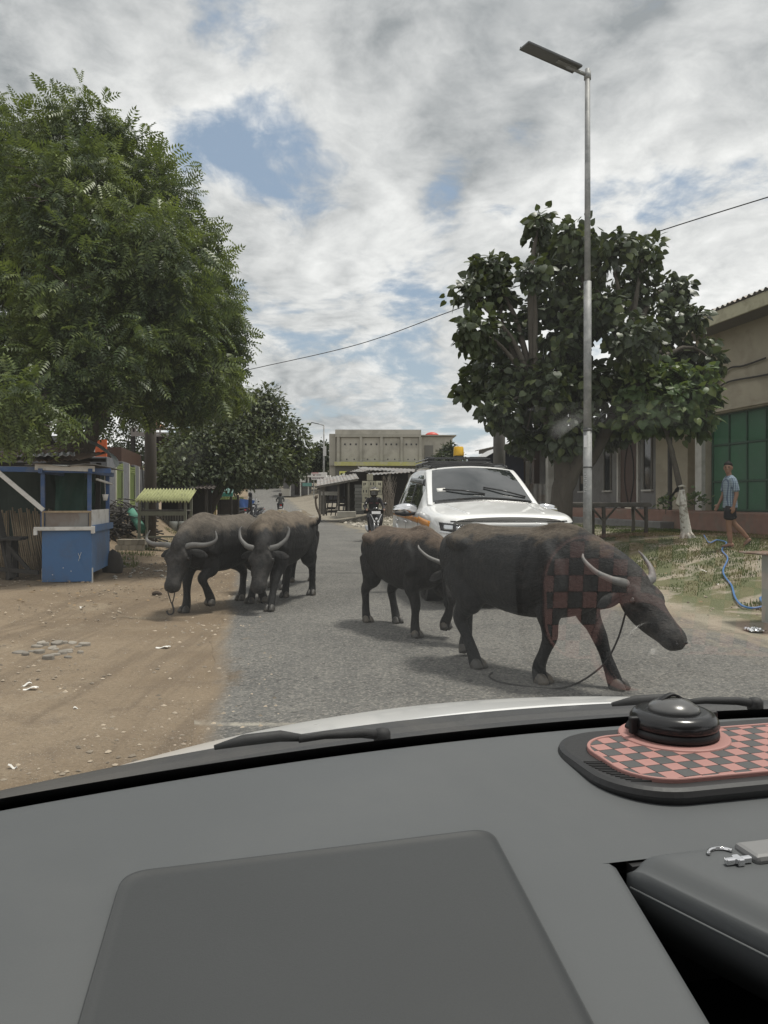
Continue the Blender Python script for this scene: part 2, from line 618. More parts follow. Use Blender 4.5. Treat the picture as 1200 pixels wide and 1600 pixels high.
def road_material():
    m, gg, o = new_mat('worn_asphalt')
    tcn = gg.n('ShaderNodeTexCoord')
    v = tcn.outputs['Object']
    sp = gg.n('ShaderNodeSeparateXYZ', ins={0: v})
    s = gg.math('ADD', gg.math('ADD', sp.outputs[0], 0.32), gg.math('MULTIPLY', sp.outputs[1], 0.175))
    n1 = gg.noise(v, 0.8, 6, 0.6)
    n2 = gg.noise(v, 5.0, 6, 0.65)
    n3 = gg.noise(v, 130.0, 3, 0.7)
    along = gg.noise(gg.vmath('MULTIPLY', gg.vmath('ADD', v, (0.0, 0.0, 3.0)), (2.2, 0.22, 1.0)), 1.3, 5, 0.55)
    vor = gg.n('ShaderNodeTexVoronoi', ins={'Vector': v, 'Scale': 70.0})
    vor2 = gg.n('ShaderNodeTexVoronoi', ins={'Vector': v, 'Scale': 38.0})
    base = gg.mix(gg.ramp(n1, 0.35, 0.65), (0.104, 0.102, 0.097), (0.138, 0.134, 0.125))
    base = gg.mix(gg.math('MULTIPLY', gg.ramp(along, 0.45, 0.68), 0.45), base, (0.092, 0.091, 0.088))
    stone = gg.ramp(vor.outputs['Color'], 0.45, 0.95)
    base = gg.mix(gg.math('MULTIPLY', stone, 0.52), base, (0.33, 0.31, 0.27))
    pit = gg.ramp(vor2.outputs['Color'], 0.62, 0.95)
    base = gg.mix(gg.math('MULTIPLY', pit, 0.6), base, (0.035, 0.034, 0.033))
    # dust blown in from the verges
    wob = gg.math('MULTIPLY', gg.math('SUBTRACT', gg.math('ADD', gg.math('MULTIPLY', n1, 0.6), gg.math('MULTIPLY', n2, 0.4)), 0.5), 2.6)
    wob = gg.math('ADD', wob, gg.math('MULTIPLY', gg.math('SUBTRACT', along, 0.5), 2.2))
    dl = gg.ramp(gg.math('ADD', s, wob), 0.02, -0.85)
    dr = gg.ramp(gg.math('SUBTRACT', gg.math('SUBTRACT', 5.25, s), wob), 0.75, -0.10)
    dust = gg.math('MAXIMUM', dl, dr)
    dust = gg.math('MULTIPLY', dust, gg.math('ADD', gg.math('MULTIPLY', n3, 1.0), 0.50), clamp=True)
    solid = gg.math('MAXIMUM', gg.ramp(gg.math('ADD', s, gg.math('MULTIPLY', wob, 0.10)), 0.20, 0.0), gg.ramp(gg.math('SUBTRACT', 5.25, s), 0.25, 0.05))
    dust = gg.math('MAXIMUM', dust, solid)
    dcol, dh = dirt_nodes(gg, v, sp, s)
    c = gg.mix(dust, base, dcol)
    # a pale scraped line and a dark patch seam across the lane
    yy = gg.math('ADD', gg.math('ADD', sp.outputs[1], gg.math('MULTIPLY', sp.outputs[0], 0.10)), gg.math('MULTIPLY', gg.math('SUBTRACT', n2, 0.5), 0.22))
    ln = gg.ramp(gg.math('ABSOLUTE', gg.math('SUBTRACT', yy, 4.42)), 0.07, 0.0)
    lx = gg.math('MULTIPLY', gg.ramp(sp.outputs[0], 0.55, -0.2), gg.ramp(gg.noise(v, 2.1, 5, 0.6), 0.36, 0.6))
    c = gg.mix(gg.math('MULTIPLY', gg.math('MULTIPLY', ln, lx), 0.75), c, (0.40, 0.37, 0.31))
    sm = gg.ramp(gg.math('ABSOLUTE', gg.math('SUBTRACT', yy, 13.55)), 0.10, 0.02)
    c = gg.mix(gg.math('MULTIPLY', sm, 0.6), c, (0.05, 0.05, 0.05))
    hv = gg.n('ShaderNodeHueSaturation', ins={'Color': c, 'Value': gg.math('ADD', gg.math('MULTIPLY', gg.math('MULTIPLY', gg.math('SUBTRACT', n3, 0.5), 0.9), gg.math('SUBTRACT', 1.0, dust)), 1.0)})
    b = gg.n('ShaderNodeBsdfPrincipled', ins={'Base Color': hv.outputs[0], 'Roughness': gg.math('ADD', 0.86, gg.math('MULTIPLY', dust, 0.09)), 'Specular IOR Level': gg.math('SUBTRACT', 0.28, gg.math('MULTIPLY', dust, 0.13))})
    hr = gg.math('MULTIPLY', gg.math('ADD', gg.math('MULTIPLY', vor.outputs['Distance'], 0.17), gg.math('MULTIPLY', n2, 0.13)), gg.math('SUBTRACT', 1.0, dust))
    bp = gg.n('ShaderNodeBump', ins={'Strength': 0.8, 'Distance': 0.05, 'Height': gg.math('ADD', hr, gg.math('MULTIPLY', dh, dust))})
    gg.set(b, 'Normal', bp.outputs[0])
    gg.set(o, 0, b.outputs[0])
    return m


mb = MB()
ry = ys[(ys >= -14) & (ys <= 260)]
for y in ry:
    lw = 0.10 * noise.noise(Vector((0, y * 0.9, 5))) + 0.05 * noise.noise(Vector((0, y * 3, 9)))
    rw = 0.10 * noise.noise(Vector((3, y * 0.9, 5))) + 0.05 * noise.noise(Vector((3, y * 3, 9)))
    for i in range(13):
        x = left_edge(y) + lw + (5.25 - lw + rw) * i / 12
        mb.v.append((x, y, terrain(x, y) + 0.004 + 0.008 * (1 - abs(i - 6) / 6)))
for j in range(len(ry) - 1):
    for i in range(12):
        a = j * 13 + i
        mb.f.append((a, a + 1, a + 14, a + 13))
tag(mb.build('road', road_material(), smooth=True), kind='structure')

# ---------------------------------------------------------------- stones, grass, litter
def scatter_stones(name, pts, sizes, mat, kind='stuff', flat=0.55):
    base = [(1, 0, 0), (0.31, 0.95, 0), (-0.81, 0.59, 0), (-0.81, -0.59, 0), (0.31, -0.95, 0), (0, 0, 1), (0, 0, -1)]
    fs = []
    for i in range(5):
        fs.append((i, (i + 1) % 5, 5))
        fs.append(((i + 1) % 5, i, 6))
    mb = MB()
    for (x, y, z), sz in zip(pts, sizes):
        a = random.uniform(0, 6.28)
        ca, sa = math.cos(a), math.sin(a)
        e = random.uniform(0.6, 1.0)
        vs = []
        for p in base:
            k = sz * random.uniform(0.7, 1.2)
            px_, py_, pz_ = p[0] * k, p[1] * k * e, p[2] * k * flat
            vs.append((x + px_ * ca - py_ * sa, y + px_ * sa + py_ * ca, z + pz_ + sz * 0.12))
        mb.add(vs, fs)
    return tag(mb.build(name, mat), kind=kind)


stone_m = pm('pebble', (0.30, 0.25, 0.19), 0.9, var=0.2, scale=9, island=0.55, bump=0.2)
pts, sz = [], []
while len(pts) < 15000:
    y = 3.6 + 17 * random.random() ** 1.6
    x = left_edge(y) + 0.5 - 6.5 * random.random() ** 1.1
    if noise.noise(Vector((x * 0.8, y * 0.8, 2))) + random.uniform(-.55, .55) < -0.05:
        continue
    pts.append((x, y, terrain(x, y)))
    sz.append(0.003 + 0.022 * random.random() ** 6)
for i in range(2600):
    y = 4.5 + 20 * random.random() ** 1.4
    x = right_edge(y) - 0.3 + 5.0 * random.random()
    pts.append((x, y, terrain(x, y)))
    sz.append(0.005 + 0.020 * random.random() ** 3)
scatter_stones('gravel', pts, sz, stone_m)

# half buried broken stones in the dirt on the left
cx = gpoint(80, 1020)
for i in range(26):
    a, r = random.uniform(0, 6.28), random.uniform(0, 1) ** 0.6
    x, y = cx.x + math.cos(a) * r * 0.30, cx.y + math.sin(a) * r * 0.42
    mb = MB()
    s_ = random.uniform(0.025, 0.062)
    n_ = 7
    poly = [(math.cos(6.28 * k / n_) * s_ * random.uniform(.75, 1.2), math.sin(6.28 * k / n_) * s_ * random.uniform(.6, .95)) for k in range(n_)]
    mb.prism(poly, -0.02, random.uniform(0.012, 0.034))
    o = mb.build('broken_stone', pm('broken_stone', (0.26, 0.235, 0.20), 0.9, var=0.3, scale=12, island=0.3, bump=0.4), bev=0.010)
    o.location = (x, y, terrain(x, y) + 0.005)
    o.rotation_euler = (random.uniform(-.15, .15), random.uniform(-.15, .15), random.uniform(0, 6))
    tag(o, 'flat grey broken stone half buried in the bare dirt left of the road', 'stone', 'broken stones sunk in the dirt')


def grass_blades(name, spots, mat, h=(0.04, 0.12), w=0.006):
    mb = MB()
    for x, y in spots:
        z = terrain(x, y)
        a = random.uniform(0, 6.28)
        hh = random.uniform(*h)
        lean = random.uniform(0.1, 0.8) * hh
        dx, dy = math.cos(a), math.sin(a)
        ww = w * random.uniform(.7, 1.5)
        mx, my = x + dx * lean * 0.4, y + dy * lean * 0.4
        mb.add([(x - dy * ww, y + dx * ww, z - .005), (x + dy * ww, y - dx * ww, z - .005), (mx + dy * ww * .7, my - dx * ww * .7, z + hh * .6),
                (mx - dy * ww * .7, my + dx * ww * .7, z + hh * .6), (x + dx * lean, y + dy * lean, z + hh)],
               [(0, 1, 2, 3), (3, 2, 4)])
    return tag(mb.build(name, mat), kind='stuff')


grass_m = leaf_mat('grass_blade', (0.065, 0.095, 0.028), (0.105, 0.130, 0.040), (0.14, 0.145, 0.055), clump=1.2, trans=0.25, rough=0.7)
spots = []
while len(spots) < 75000:
    y = 6 + 16 * random.random()
    x = right_edge(y) + 0.9 + 7.5 * random.random()
    k = noise.noise(Vector((x * 0.55, y * 0.9, 11))) + 0.4 * noise.noise(Vector((x * 2.2, y * 2.6, 4)))
    zone = 0.16 if (y > 11.8 or y < 9.3) else -0.22
    if k + zone + random.uniform(-.2, .2) < 0.0:
        continue
    spots.append((x, y))
grass_blades('grass', spots, grass_m, (0.012, 0.045), 0.0055)
spots = []
while len(spots) < 2500:
    y = 66 + 26 * random.random()
    x = left_edge(y) - 0.4 - 3.5 * random.random()
    spots.append((x, y))
grass_blades('grass', spots, grass_m, (0.15, 0.45), 0.03)
spots = []
while len(spots) < 3000:
    y = 14 + 14 * random.random()
    x = left_edge(y) - 1.8 - 2.6 * random.random()
    if noise.noise(Vector((x * 1.2, y * 1.2, 3))) < 0.12:
        continue
    spots.append((x, y))
grass_blades('grass', spots, grass_m, (0.03, 0.10), 0.006)

# fallen leaves and scraps of litter
leaf_dry = pm('dry_leaf', (0.22, 0.15, 0.08), 0.85, var=0.3, island=0.5, bump=0)
mb = MB()
for i in range(640):
    if i < 520:
        y = 9 + 13 * random.random()
        x = left_edge(y) - 0.6 - 4.5 * random.random()
    else:
        y = 8 + 14 * random.random()
        x = right_edge(y) + 0.6 + 6 * random.random()
    a = random.uniform(0, 6.28)
    s_ = random.uniform(.015, .045)
    c, s2 = math.cos(a) * s_, math.sin(a) * s_
    z = terrain(x, y) + random.uniform(.012, .03)
    mb.add([(x - c, y - s2, z), (x + s2 * .5, y - c * .5, z + .008), (x + c, y + s2, z + .004), (x - s2 * .5, y + c * .5, z - .004)], [(0, 1, 2, 3)])
tag(mb.build('fallen_leaves', leaf_dry), kind='stuff')
litter_m = pm('litter', (0.72, 0.70, 0.66), 0.6, var=0.2, bump=0.1)
scr = []
for (px, py, s_) in ((48, 1079, .045), (42, 1072, .03), (128, 951, .03), (255, 1013, .06), (120, 1110, .02), (20, 1205, .02), (180, 905, .035), (230, 890, .04),
                     (250, 893, .05), (262, 884, .04), (205, 897, .03), (1100, 893, .05), (1120, 915, .03)):
    p = gpoint(px, py)
    mb = MB()
    mb.sheet(lambda u, v: ((u - .5) * 2 * s_, (v - .5) * s_, 0.012 + 0.010 * math.sin(u * 5 + px) + .006 * math.sin(v * 6)), 6, 4, 0.002)
    o = mb.build('paper_scrap', litter_m)
    o.location = (p.x, p.y, terrain(p.x, p.y))
    o.rotation_euler = (0, 0, random.uniform(-1, 1))
    tag(o, 'small pale scrap of litter lying on the bare ground', 'litter', 'scraps of litter on the ground')

p = gpoint(245, 930)
mb = MB()
loft(mb, [(-.10, 0, .02, .05, .03), (-.03, .01, .04, .07, .05), (.05, 0, .035, .06, .04), (.11, .01, .015, .03, .02)], n=10)
o = mb.build('dung', pm('dung', (0.06, 0.042, 0.03), 0.9, var=0.3, scale=30, bump=0.6), smooth=True)
o.location = (p.x, p.y, terrain(p.x, p.y))
o.scale = (0.6, 0.6, 0.6)
tag(o, 'dark brown lump of dung on the dirt beside the hooked rope', 'dung')

# ---------------------------------------------------------------- the car the photograph is taken from
CA = R(13)
own = thing('car', 'dark grey dashboard, windscreen and white bonnet edge of the car one looks out of', 'car', (0, 0, 0), CA)


def to_car(p):
    c, s = math.cos(CA), math.sin(CA)
    return (p[0] * c + p[1] * s, -p[0] * s + p[1] * c, p[2])


def f_edge(l):
    return 0.915 - 0.22 * (l - 0.53) ** 2


dash_m = pm('dash_vinyl', (0.092, 0.098, 0.102), 0.56, var=0.06, tint=(0.115, 0.119, 0.12), tint_amt=0.35, tscale=3, scale=5, bump=0.10, bscale=900, bdist=0.001, spec=0.35)
black_m = pm('black_plastic', (0.012, 0.012, 0.013), 0.55, var=0.1, bump=0.05, bscale=300, bdist=0.001)
gloss_black = pm('gloss_black', (0.015, 0.015, 0.016), 0.22, var=0.1, bump=0.0)
rubber_m = pm('rubber', (0.02, 0.02, 0.021), 0.7, var=0.2, bump=0.1, bscale=200, bdist=0.001)
white_paint = pm('white_car_paint', (0.80, 0.80, 0.79), 0.28, var=0.02, bump=0.0, coat=0.6)


def sd_round(px, py, cx, cy, hx, hy, r):
    qx, qy = abs(px - cx) - hx + r, abs(py - cy) - hy + r
    return math.hypot(max(qx, 0), max(qy, 0)) + min(max(qx, qy), 0) - r


def dash_z(l, f):
    s = f_edge(l) - f
    z = -0.290 - 0.040 * s - 0.05 * s * s
    if s < 0.03:
        z -= 0.012 * (1 - s / 0.03) ** 2
    return EYE + z


LID_F = 0.590


def lid_l(f):
    # left limit of the centre console, and the edge of the dash beside it
    return 0.3015 + (f - 0.388) * (0.341 - 0.3015) / (0.588 - 0.388)


mb = MB()
mb.grid(lambda u, v: (-0.55 + 2.1 * u, LID_F + (f_edge(-0.55 + 2.1 * u) - LID_F) * v, dash_z(-0.55 + 2.1 * u, LID_F + (f_edge(-0.55 + 2.1 * u) - LID_F) * v)), 190, 40)


def dash_b(u, v):
    f = 0.12 + (LID_F - 0.12) * v
    lb = lid_l(f)
    w = lb + 0.55
    uu = u * 1.06
    if uu <= 1:
        l = -0.55 + w * uu
        e = (1 - uu) * w
        z = dash_z(l, f) - 0.006 * (1 - smooth01(e, 0, 0.012))
    else:
        l = lb + 0.004 * min(1, (uu - 1) / 0.012)
        z = dash_z(lb, f) - 0.006 - 0.16 * (uu - 1) / 0.06
    if f < 0.30:
        z -= 1.6 * (0.30 - f) ** 2
    return (l, f, z)


mb.grid(dash_b, 150, 110)
mb.build('dashboard', dash_m, own, smooth=True)

# raised lid of the passenger airbag, a crisp rounded panel of its own
quad = [(0.2525, 0.658), (-0.0665, 0.640), (-0.088, 0.22), (0.2078, 0.22)]


def rounded(poly, r, n=10):
    out_ = []
    k = len(poly)
    for i in range(k):
        p0, p1, p2 = Vector(poly[i - 1]), Vector(poly[i]), Vector(poly[(i + 1) % k])
        a, b = (p0 - p1).normalized(), (p2 - p1).normalized()
        q0, q1 = p1 + a * r, p1 + b * r
        for j in range(n + 1):
            t = j / n
            out_.append(q0 * (1 - t) ** 2 + p1 * 2 * t * (1 - t) + q1 * t * t)
    return out_


def densify(poly, step):
    out_ = []
    for i in range(len(poly)):
        a, b = poly[i], poly[(i + 1) % len(poly)]
        m_ = max(1, int((b - a).length / step))
        out_ += [a.lerp(b, j / m_) for j in range(m_)]
    return out_


ring = densify(rounded(quad, 0.022), 0.012)
cen = Vector((0.080, 0.44))
mb = MB()
levels = [(0.02, .004), (0.2, .004), (.4, .004), (.6, .004), (.8, .004), (.93, .004), (.972, .0041), (.980, .0054), (.988, .0054), (.9925, .0032), (.9950, .0008), (.996, -.002), (.9965, -.02)]
for sc_, dz in levels:
    for p in ring:
        q = cen + (p - cen) * sc_
        mb.v.append((q.x, q.y, dash_z(q.x, q.y) + dz - (1.6 * (0.30 - q.y) ** 2 if q.y < .30 else 0)))
n_r = len(ring)
for i in range(len(levels) - 1):
    for j in range(n_r):
        a, b = i * n_r + j, i * n_r + (j + 1) % n_r
        mb.f.append((a, b, b + n_r, a + n_r))
mb.f.append(tuple(range(n_r))[::-1])
mb.build('airbag_lid', pm('lid_vinyl', (0.047, 0.050, 0.052), 0.55, var=0.06, scale=7, bump=0.14, bscale=700, bdist=0.001, spec=0.35), own, smooth=True)

# centre console lid to the right, standing slightly proud over a dark well
def lid_fn(u, v):
    f = 0.20 + (LID_F - 0.004 - 0.20) * v
    l0 = 0.343 + 0.47 * (LID_F - f)
    l = l0 + 0.75 * u ** 1.6
    e = l - l0
    eb = LID_F - 0.004 - f
    z = -0.298 - 0.05 * (LID_F - f) - 0.012 * (1 - smooth01(e, 0, 0.030)) ** 1.5 - 0.006 * (1 - smooth01(eb, 0, 0.010))
    if u == 0:
        z -= 0.018
    # seat of the chrome badge and the slot
    return (l, f, EYE + z)


mb = MB()
mb.sheet(lid_fn, 60, 60, 0.03)
mb.build('console_lid', dash_m, own, smooth=True)
mb = MB()
mb.box((0.75, 0.36, EYE - 0.44), (0.92, 0.52, 0.02))
mb.box((0.5, 0.615, EYE - 0.47), (2.0, 0.02, 0.29))
mb.box((0.68, 0.30, EYE - 0.39), (0.05, 0.58, 0.10))
mb.build('console_well', black_m, own)
mb = MB()
mb.box((0.81, LID_F - 0.001, EYE - 0.325), (0.92, 0.010, 0.03))
mb.build('lid_gap', black_m, own)
# thin trim line in the well
pts = [(0.336 + 0.44 * (0.59 - f), f, EYE - 0.322 - 0.03 * (0.59 - f)) for f in np.linspace(0.575, 0.2, 14)]
MB().tube(pts, 0.0012, 6).build('trim_line', dash_m, own, smooth=True)
# air vent with slats and a chrome thumb wheel
vent = thing('air_vent', None, None)
vent.parent = own
vent.location = (0.440, 0.560, EYE - 0.2985)
vent.rotation_euler = (0, 0, 0.0)
mb = MB()
mb.box((0.085, 0, 0.000), (0.17, 0.030, 0.010))
mb.build('vent_flap', pm('satin_grey', (0.20, 0.20, 0.20), 0.4, var=0.05, bump=0.02), vent, bev=0.004)
mb = MB()
mb.box((0.10, -0.034, -0.004), (0.16, 0.034, 0.012))
mb.build('vent_slot', black_m, vent)
for k in range(3):
    MB().box((0.10, -0.024 - 0.010 * k, 0.003), (0.155, 0.0025, 0.003)).build('slat', gloss_black, vent)
chrome = pm('chrome', (0.75, 0.75, 0.76), 0.12, var=0.03, bump=0.0, metal=1.0)
mb = MB()
mb.tube([(-0.018 + 0.012 * math.cos(a), 0.004 + 0.010 * math.sin(a), 0.001) for a in np.linspace(0.3, 2.9, 9)], 0.0018, 6)
mb.box((-0.014, -0.010, 0.0015), (0.024, 0.0045, 0.005))
mb.box((-0.014, -0.010, 0.0015), (0.006, 0.010, 0.006))
mb.build('chrome_badge', chrome, vent, bev=0.001)

# black gap at the foot of the glass, cowl, bonnet
def gap_fn(u, v):
    l = -0.55 + 2.1 * u
    return (l, f_edge(l) - 0.002 + 0.055 * v, EYE - 0.312 - 0.050 * math.sin(math.pi * min(1, v * 1.15)) ** 0.6 + 0.004 * v - 0.006 * v)


mb = MB()
mb.grid(gap_fn, 120, 10)
mb.build('defroster_slot', black_m, own, smooth=True)


def cowl_fn(u, v):
    l = -0.55 + 2.1 * u
    f = f_edge(l) + 0.050 + 0.157 * v
    z = -0.3185 - 0.010 * math.sin(v * math.pi) - 0.009 * v - 0.030 * (l - 0.55) ** 2 * v
    if int(v * 12) % 6 == 3:
        z -= 0.004
    return (l, f, EYE + z)


mb = MB()
mb.sheet(cowl_fn, 100, 26, 0.006)
mb.build('cowl', pm('cowl_plastic', (0.035, 0.036, 0.038), 0.6, var=0.15, bump=0.08, bscale=250, bdist=0.001, tint=(0.11, 0.10, 0.085), tint_amt=0.4), own, smooth=True)


def bonnet_fn(u, v):
    l = -0.42 + 1.92 * u
    f0_ = f_edge(l) + 0.205
    t = 0.95 * v
    f = f0_ + t
    z = -0.3295 - 0.15 * t - 0.20 * t * t - 0.095 * (l - 0.55) ** 2
    if abs(l - 0.55) > 0.85:
        z -= 1.6 * (abs(l - 0.55) - 0.85) ** 1.5
    if t > 0.85:
        z -= 2.0 * (t - 0.85) ** 1.4
    if v < 0.02:
        z -= 0.012
    return (l, f, EYE + z)


mb = MB()
mb.sheet(bonnet_fn, 90, 60, 0.004)
mb.build('bonnet', white_paint, own, smooth=True)

# windscreen: one pane that lets the light through and mirrors a little
ALPHA = R(36.9)


def glass_pos(l, t):
    k = 1 - 0.10 * t
    lc = 0.55 + (l - 0.55) * k
    return (lc, f_edge(l) + 0.047 - t * math.cos(ALPHA), EYE - 0.322 + t * math.sin(ALPHA) + 0.02 * math.sin(t * 3))


m, gg, o = new_mat('windscreen_glass')
ge = gg.n('ShaderNodeNewGeometry')
dt = gg.n('ShaderNodeVectorMath', operation='DOT_PRODUCT', ins={0: ge.outputs['Normal'], 1: ge.outputs['Incoming']})
ct = gg.math('ABSOLUTE', dt.outputs['Value'])
fr = gg.math('ADD', gg.math('MULTIPLY', gg.math('POWER', gg.math('SUBTRACT', 1.0, ct), 5.0), 0.96), 0.04)
fr = gg.math('MINIMUM', gg.math('MULTIPLY', fr, 0.62), 1.0)
tr = gg.n('ShaderNodeBsdfTransparent', ins={'Color': (0.94, 0.955, 0.945, 1)})
gl = gg.n('ShaderNodeBsdfGlossy', ins={'Color': (1, 1, 1, 1), 'Roughness': 0.0})
ms = gg.n('ShaderNodeMixShader', ins={0: fr, 1: tr.outputs[0], 2: gl.outputs[0]})
# dried water spots and smears
tcn = gg.n('ShaderNodeTexCoord')
sv = gg.n('ShaderNodeTexVoronoi', ins={'Vector': tcn.outputs['Object'], 'Scale': 17.0, 'Randomness': 1.0})
sn = gg.noise(tcn.outputs['Object'], 30, 3, 0.6)
spot = gg.math('MULTIPLY', gg.ramp(gg.math('ADD', sv.outputs['Distance'], gg.math('MULTIPLY', gg.math('SUBTRACT', sn, 0.5), 0.25)), 0.28, 0.06), gg.ramp(sv.outputs['Color'], 0.72, 0.95))
film = gg.math('ADD', gg.math('MULTIPLY', spot, 0.09), 0.006)
df = gg.n('ShaderNodeBsdfTranslucent', ins={'Color': (0.85, 0.86, 0.85, 1)})
ms2 = gg.n('ShaderNodeMixShader', ins={0: film, 1: ms.outputs[0], 2: df.outputs[0]})
gg.set(o, 0, ms2.outputs[0])
mb = MB()
mb.grid(lambda u, v: glass_pos(-0.30 + 1.70 * u, 1.06 * v), 40, 24)
mb.build('windscreen', m, own, smooth=True)
mb = MB()
mb.grid(lambda u, v: (lambda p: (p[0], p[1] - 0.003, p[2] - 0.002))(glass_pos(-0.30 + 1.70 * u, -0.02 + 0.078 * v)), 60, 4)
mb.build('black_glass_border', black_m, own, smooth=True)
for nm, l in (('roof_pillar', -0.325), ('roof_pillar', 1.425)):
    MB().tube([glass_pos(l, t) for t in np.linspace(-0.05, 1.08, 10)], 0.035, 10).build(nm, black_m, own, smooth=True)
lining = pm('roof_lining', (0.45, 0.44, 0.41), 0.9, var=0.05, bump=0.05)
mb = MB()
mb.sheet(lambda u, v: (-0.27 + 1.64 * u, -1.9 + 2.13 * v + (0.0 if v < 1 else -0.03), EYE + 0.385 - 0.05 * (abs(u - .5) * 2) ** 4 - (0.03 * v ** 6)), 24, 24, 0.03)
mb.build('roof', lining, own, smooth=True)

# doors and rear seat close the cabin below the windows
trim_m = pm('door_trim', (0.055, 0.053, 0.050), 0.8, var=0.1, bump=0.1)
for l in (-0.40, 1.50):
    mb = MB()
    mb.sheet(lambda u, v: (l + 0.04 * math.sin(v * 3.0) * (1 if l < 0 else -1), -1.7 + 2.55 * u, 0.45 + (EYE - 0.16 - 0.45) * v), 12, 10, 0.02)
    mb.build('door_trim', trim_m, own, smooth=True)
    mb = MB()
    mb.tube([(l, -0.55, EYE - 0.16), (l * 0.93 + 0.03, -0.60, EYE + 0.34)], 0.05, 10)
    mb.build('centre_pillar', trim_m, own, smooth=True)
mb = MB()
mb.box((0.55, -1.55, 0.90), (1.5, 0.25, 0.95))
mb.build('rear_seat', trim_m, own, bev=0.06)
MB().box((0.55, -0.4, 0.30), (1.9, 2.7, 0.04)).build('cabin_floor', trim_m, own)

# wipers
def wiper(base, tip, l_arm):
    w = thing('wiper', None, None)
    w.parent = own
    b, t = Vector(base), Vector(tip)
    mid = b.lerp(t, 0.52) + Vector((0, 0, 0.005))
    mb = MB()
    mb.tube([b + Vector((0, 0, 0.0)), b.lerp(mid, .25) + Vector((0, 0, .004)), b.lerp(mid, .7) + Vector((0, 0, 0.004)), mid], [0.006, 0.006, 0.005, 0.004], 8)
    mb.lathe([(0.001, -0.012), (0.011, -0.008), (0.011, 0.004), (0.008, 0.008), (0.001, 0.010)], 14, tuple(b))
    mb.build('wiper_arm', rubber_m, w, smooth=True)
    d = (t - b).normalized()
    a0, a1 = b + d * (0.10) + Vector((0, 0.006, 0.004)), t + Vector((0, 0.006, 0.004))
    MB().tube([a0, a0.lerp(a1, .3) + Vector((0, 0, .006)), a0.lerp(a1, .7) + Vector((0, 0, .005)), a1], [0.004, 0.007, 0.007, 0.003], 8).build('wiper_blade', rubber_m, w, smooth=True)


def car_at(px, py, zrel):
    D = -zrel * 1200 / (py - 780)
    p = at(px, py, D)
    return to_car(p)


wiper(car_at(597, 1149, -0.300), car_at(335, 1176, -0.293), 0.3)
wiper(car_at(1180, 1100, -0.295), car_at(960, 1107, -0.29), 0.3)

# ---------------------------------------------------------------- anti-slip mat with phone holder on the dash
MATC = (0.553, 0.772)
mat_root = thing('phone_holder_mat', 'pink and grey checked anti-slip mat with round black phone holder on the dash', 'dashboard mat', (0, 0, 0), CA)
pink = pm('pink_silicone', (0.37, 0.190, 0.170), 0.6, var=0.06, bump=0.05, bscale=300, bdist=0.001)
grey_tile = pm('grey_silicone', (0.075, 0.075, 0.075), 0.6, var=0.06, bump=0.08, bscale=300, bdist=0.001)
HX, HY = 0.205, 0.102


def outline(hx, hy, r, bump_r=0.0, n=12, cy=0.0):
    """Rounded rectangle; the far side may swell round the phone holder."""
    pts = []
    for cx_, cy_, a0 in ((hx - r, hy - r, 0), (-hx + r, hy - r, 90), (-hx + r, -hy + r, 180), (hx - r, -hy + r, 270)):
        for k in range(n + 1):
            a = R(a0 + 90 * k / n)
            pts.append((cx_ + r * math.cos(a), cy_ + r * math.sin(a) + cy))
    return pts


mz = lambda l, f: dash_z(l, f)
ZB = EYE - 0.3005
SK = 0.0


def mat_poly(pts):
    return [(MATC[0] + 0.045 + x + SK * y, MATC[1] + y) for x, y in pts]


mb = MB()
tilt = Matrix.Rotation(R(1.6), 3, 'X')
mb.prism([(x, y) for x, y in outline(HX, HY, 0.075)], -0.004, 0.0135)
base_o = mb.build('mat_base', pm('mat_rubber', (0.022, 0.022, 0.023), 0.5, var=0.1, bump=0.08, bscale=260, bdist=0.001), mat_root, bev=0.0075)
MLOC = (MATC[0] + 0.045, MATC[1], ZB)
base_o.location = MLOC
# ribbed grip at the left end
mb = MB()
for k in range(13):
    a = R(186 + 4.6 * k)
    rr = 0.075
    cxk, cyk = -HX + 0.075, 0.0
    x, y = -HX + 0.006 + 0.010 * (k / 12) ** 2 * 2, -0.004 - 0.0052 * k
    mb.bar((x + 0.002, y, 0.0135), (x + 0.022, y - 0.006, 0.0140), 0.002, 0.002)
mb.build('grip_ribs', rubber_m, mat_root, loc=MLOC)
# raised pink rim, wide round the holder
IHX, IHY, IR = 0.178, 0.074, 0.052
DISC = (-0.052, 0.048)
ring_o = outline(IHX, IHY, IR, n=16, cy=-0.010)
ring_i = outline(IHX - 0.004, IHY - 0.004, IR - 0.004, n=16, cy=-0.010)


def rim_mesh(outer, inner, z0, z1):
    mb = MB()
    n_ = len(outer)
    vs = [(x, y, z0) for x, y in outer] + [(x, y, z1) for x, y in outer] + [(x, y, z1) for x, y in inner] + [(x, y, z0) for x, y in inner]
    fs = []
    for i in range(n_):
        j = (i + 1) % n_
        fs += [(i, j, n_ + j, n_ + i), (n_ + i, n_ + j, 2 * n_ + j, 2 * n_ + i), (2 * n_ + i, 2 * n_ + j, 3 * n_ + j, 3 * n_ + i)]
    return mb.add(vs, fs)


rim_mesh(ring_o, ring_i, 0.010, 0.0185).build('rim', pink, mat_root, bev=0.0015, loc=MLOC)
mb = MB()
col_poly = []
for k in range(48):
    a = 2 * math.pi * k / 48
    rr = 0.0645
    col_poly.append((DISC[0] + rr * math.cos(a), DISC[1] + rr * math.sin(a) * 0.98))
mb.prism(col_poly, 0.011, 0.0192)
mb.build('holder_collar', pink, mat_root, bev=0.003, loc=MLOC)
# checker tiles, each a piece of its own


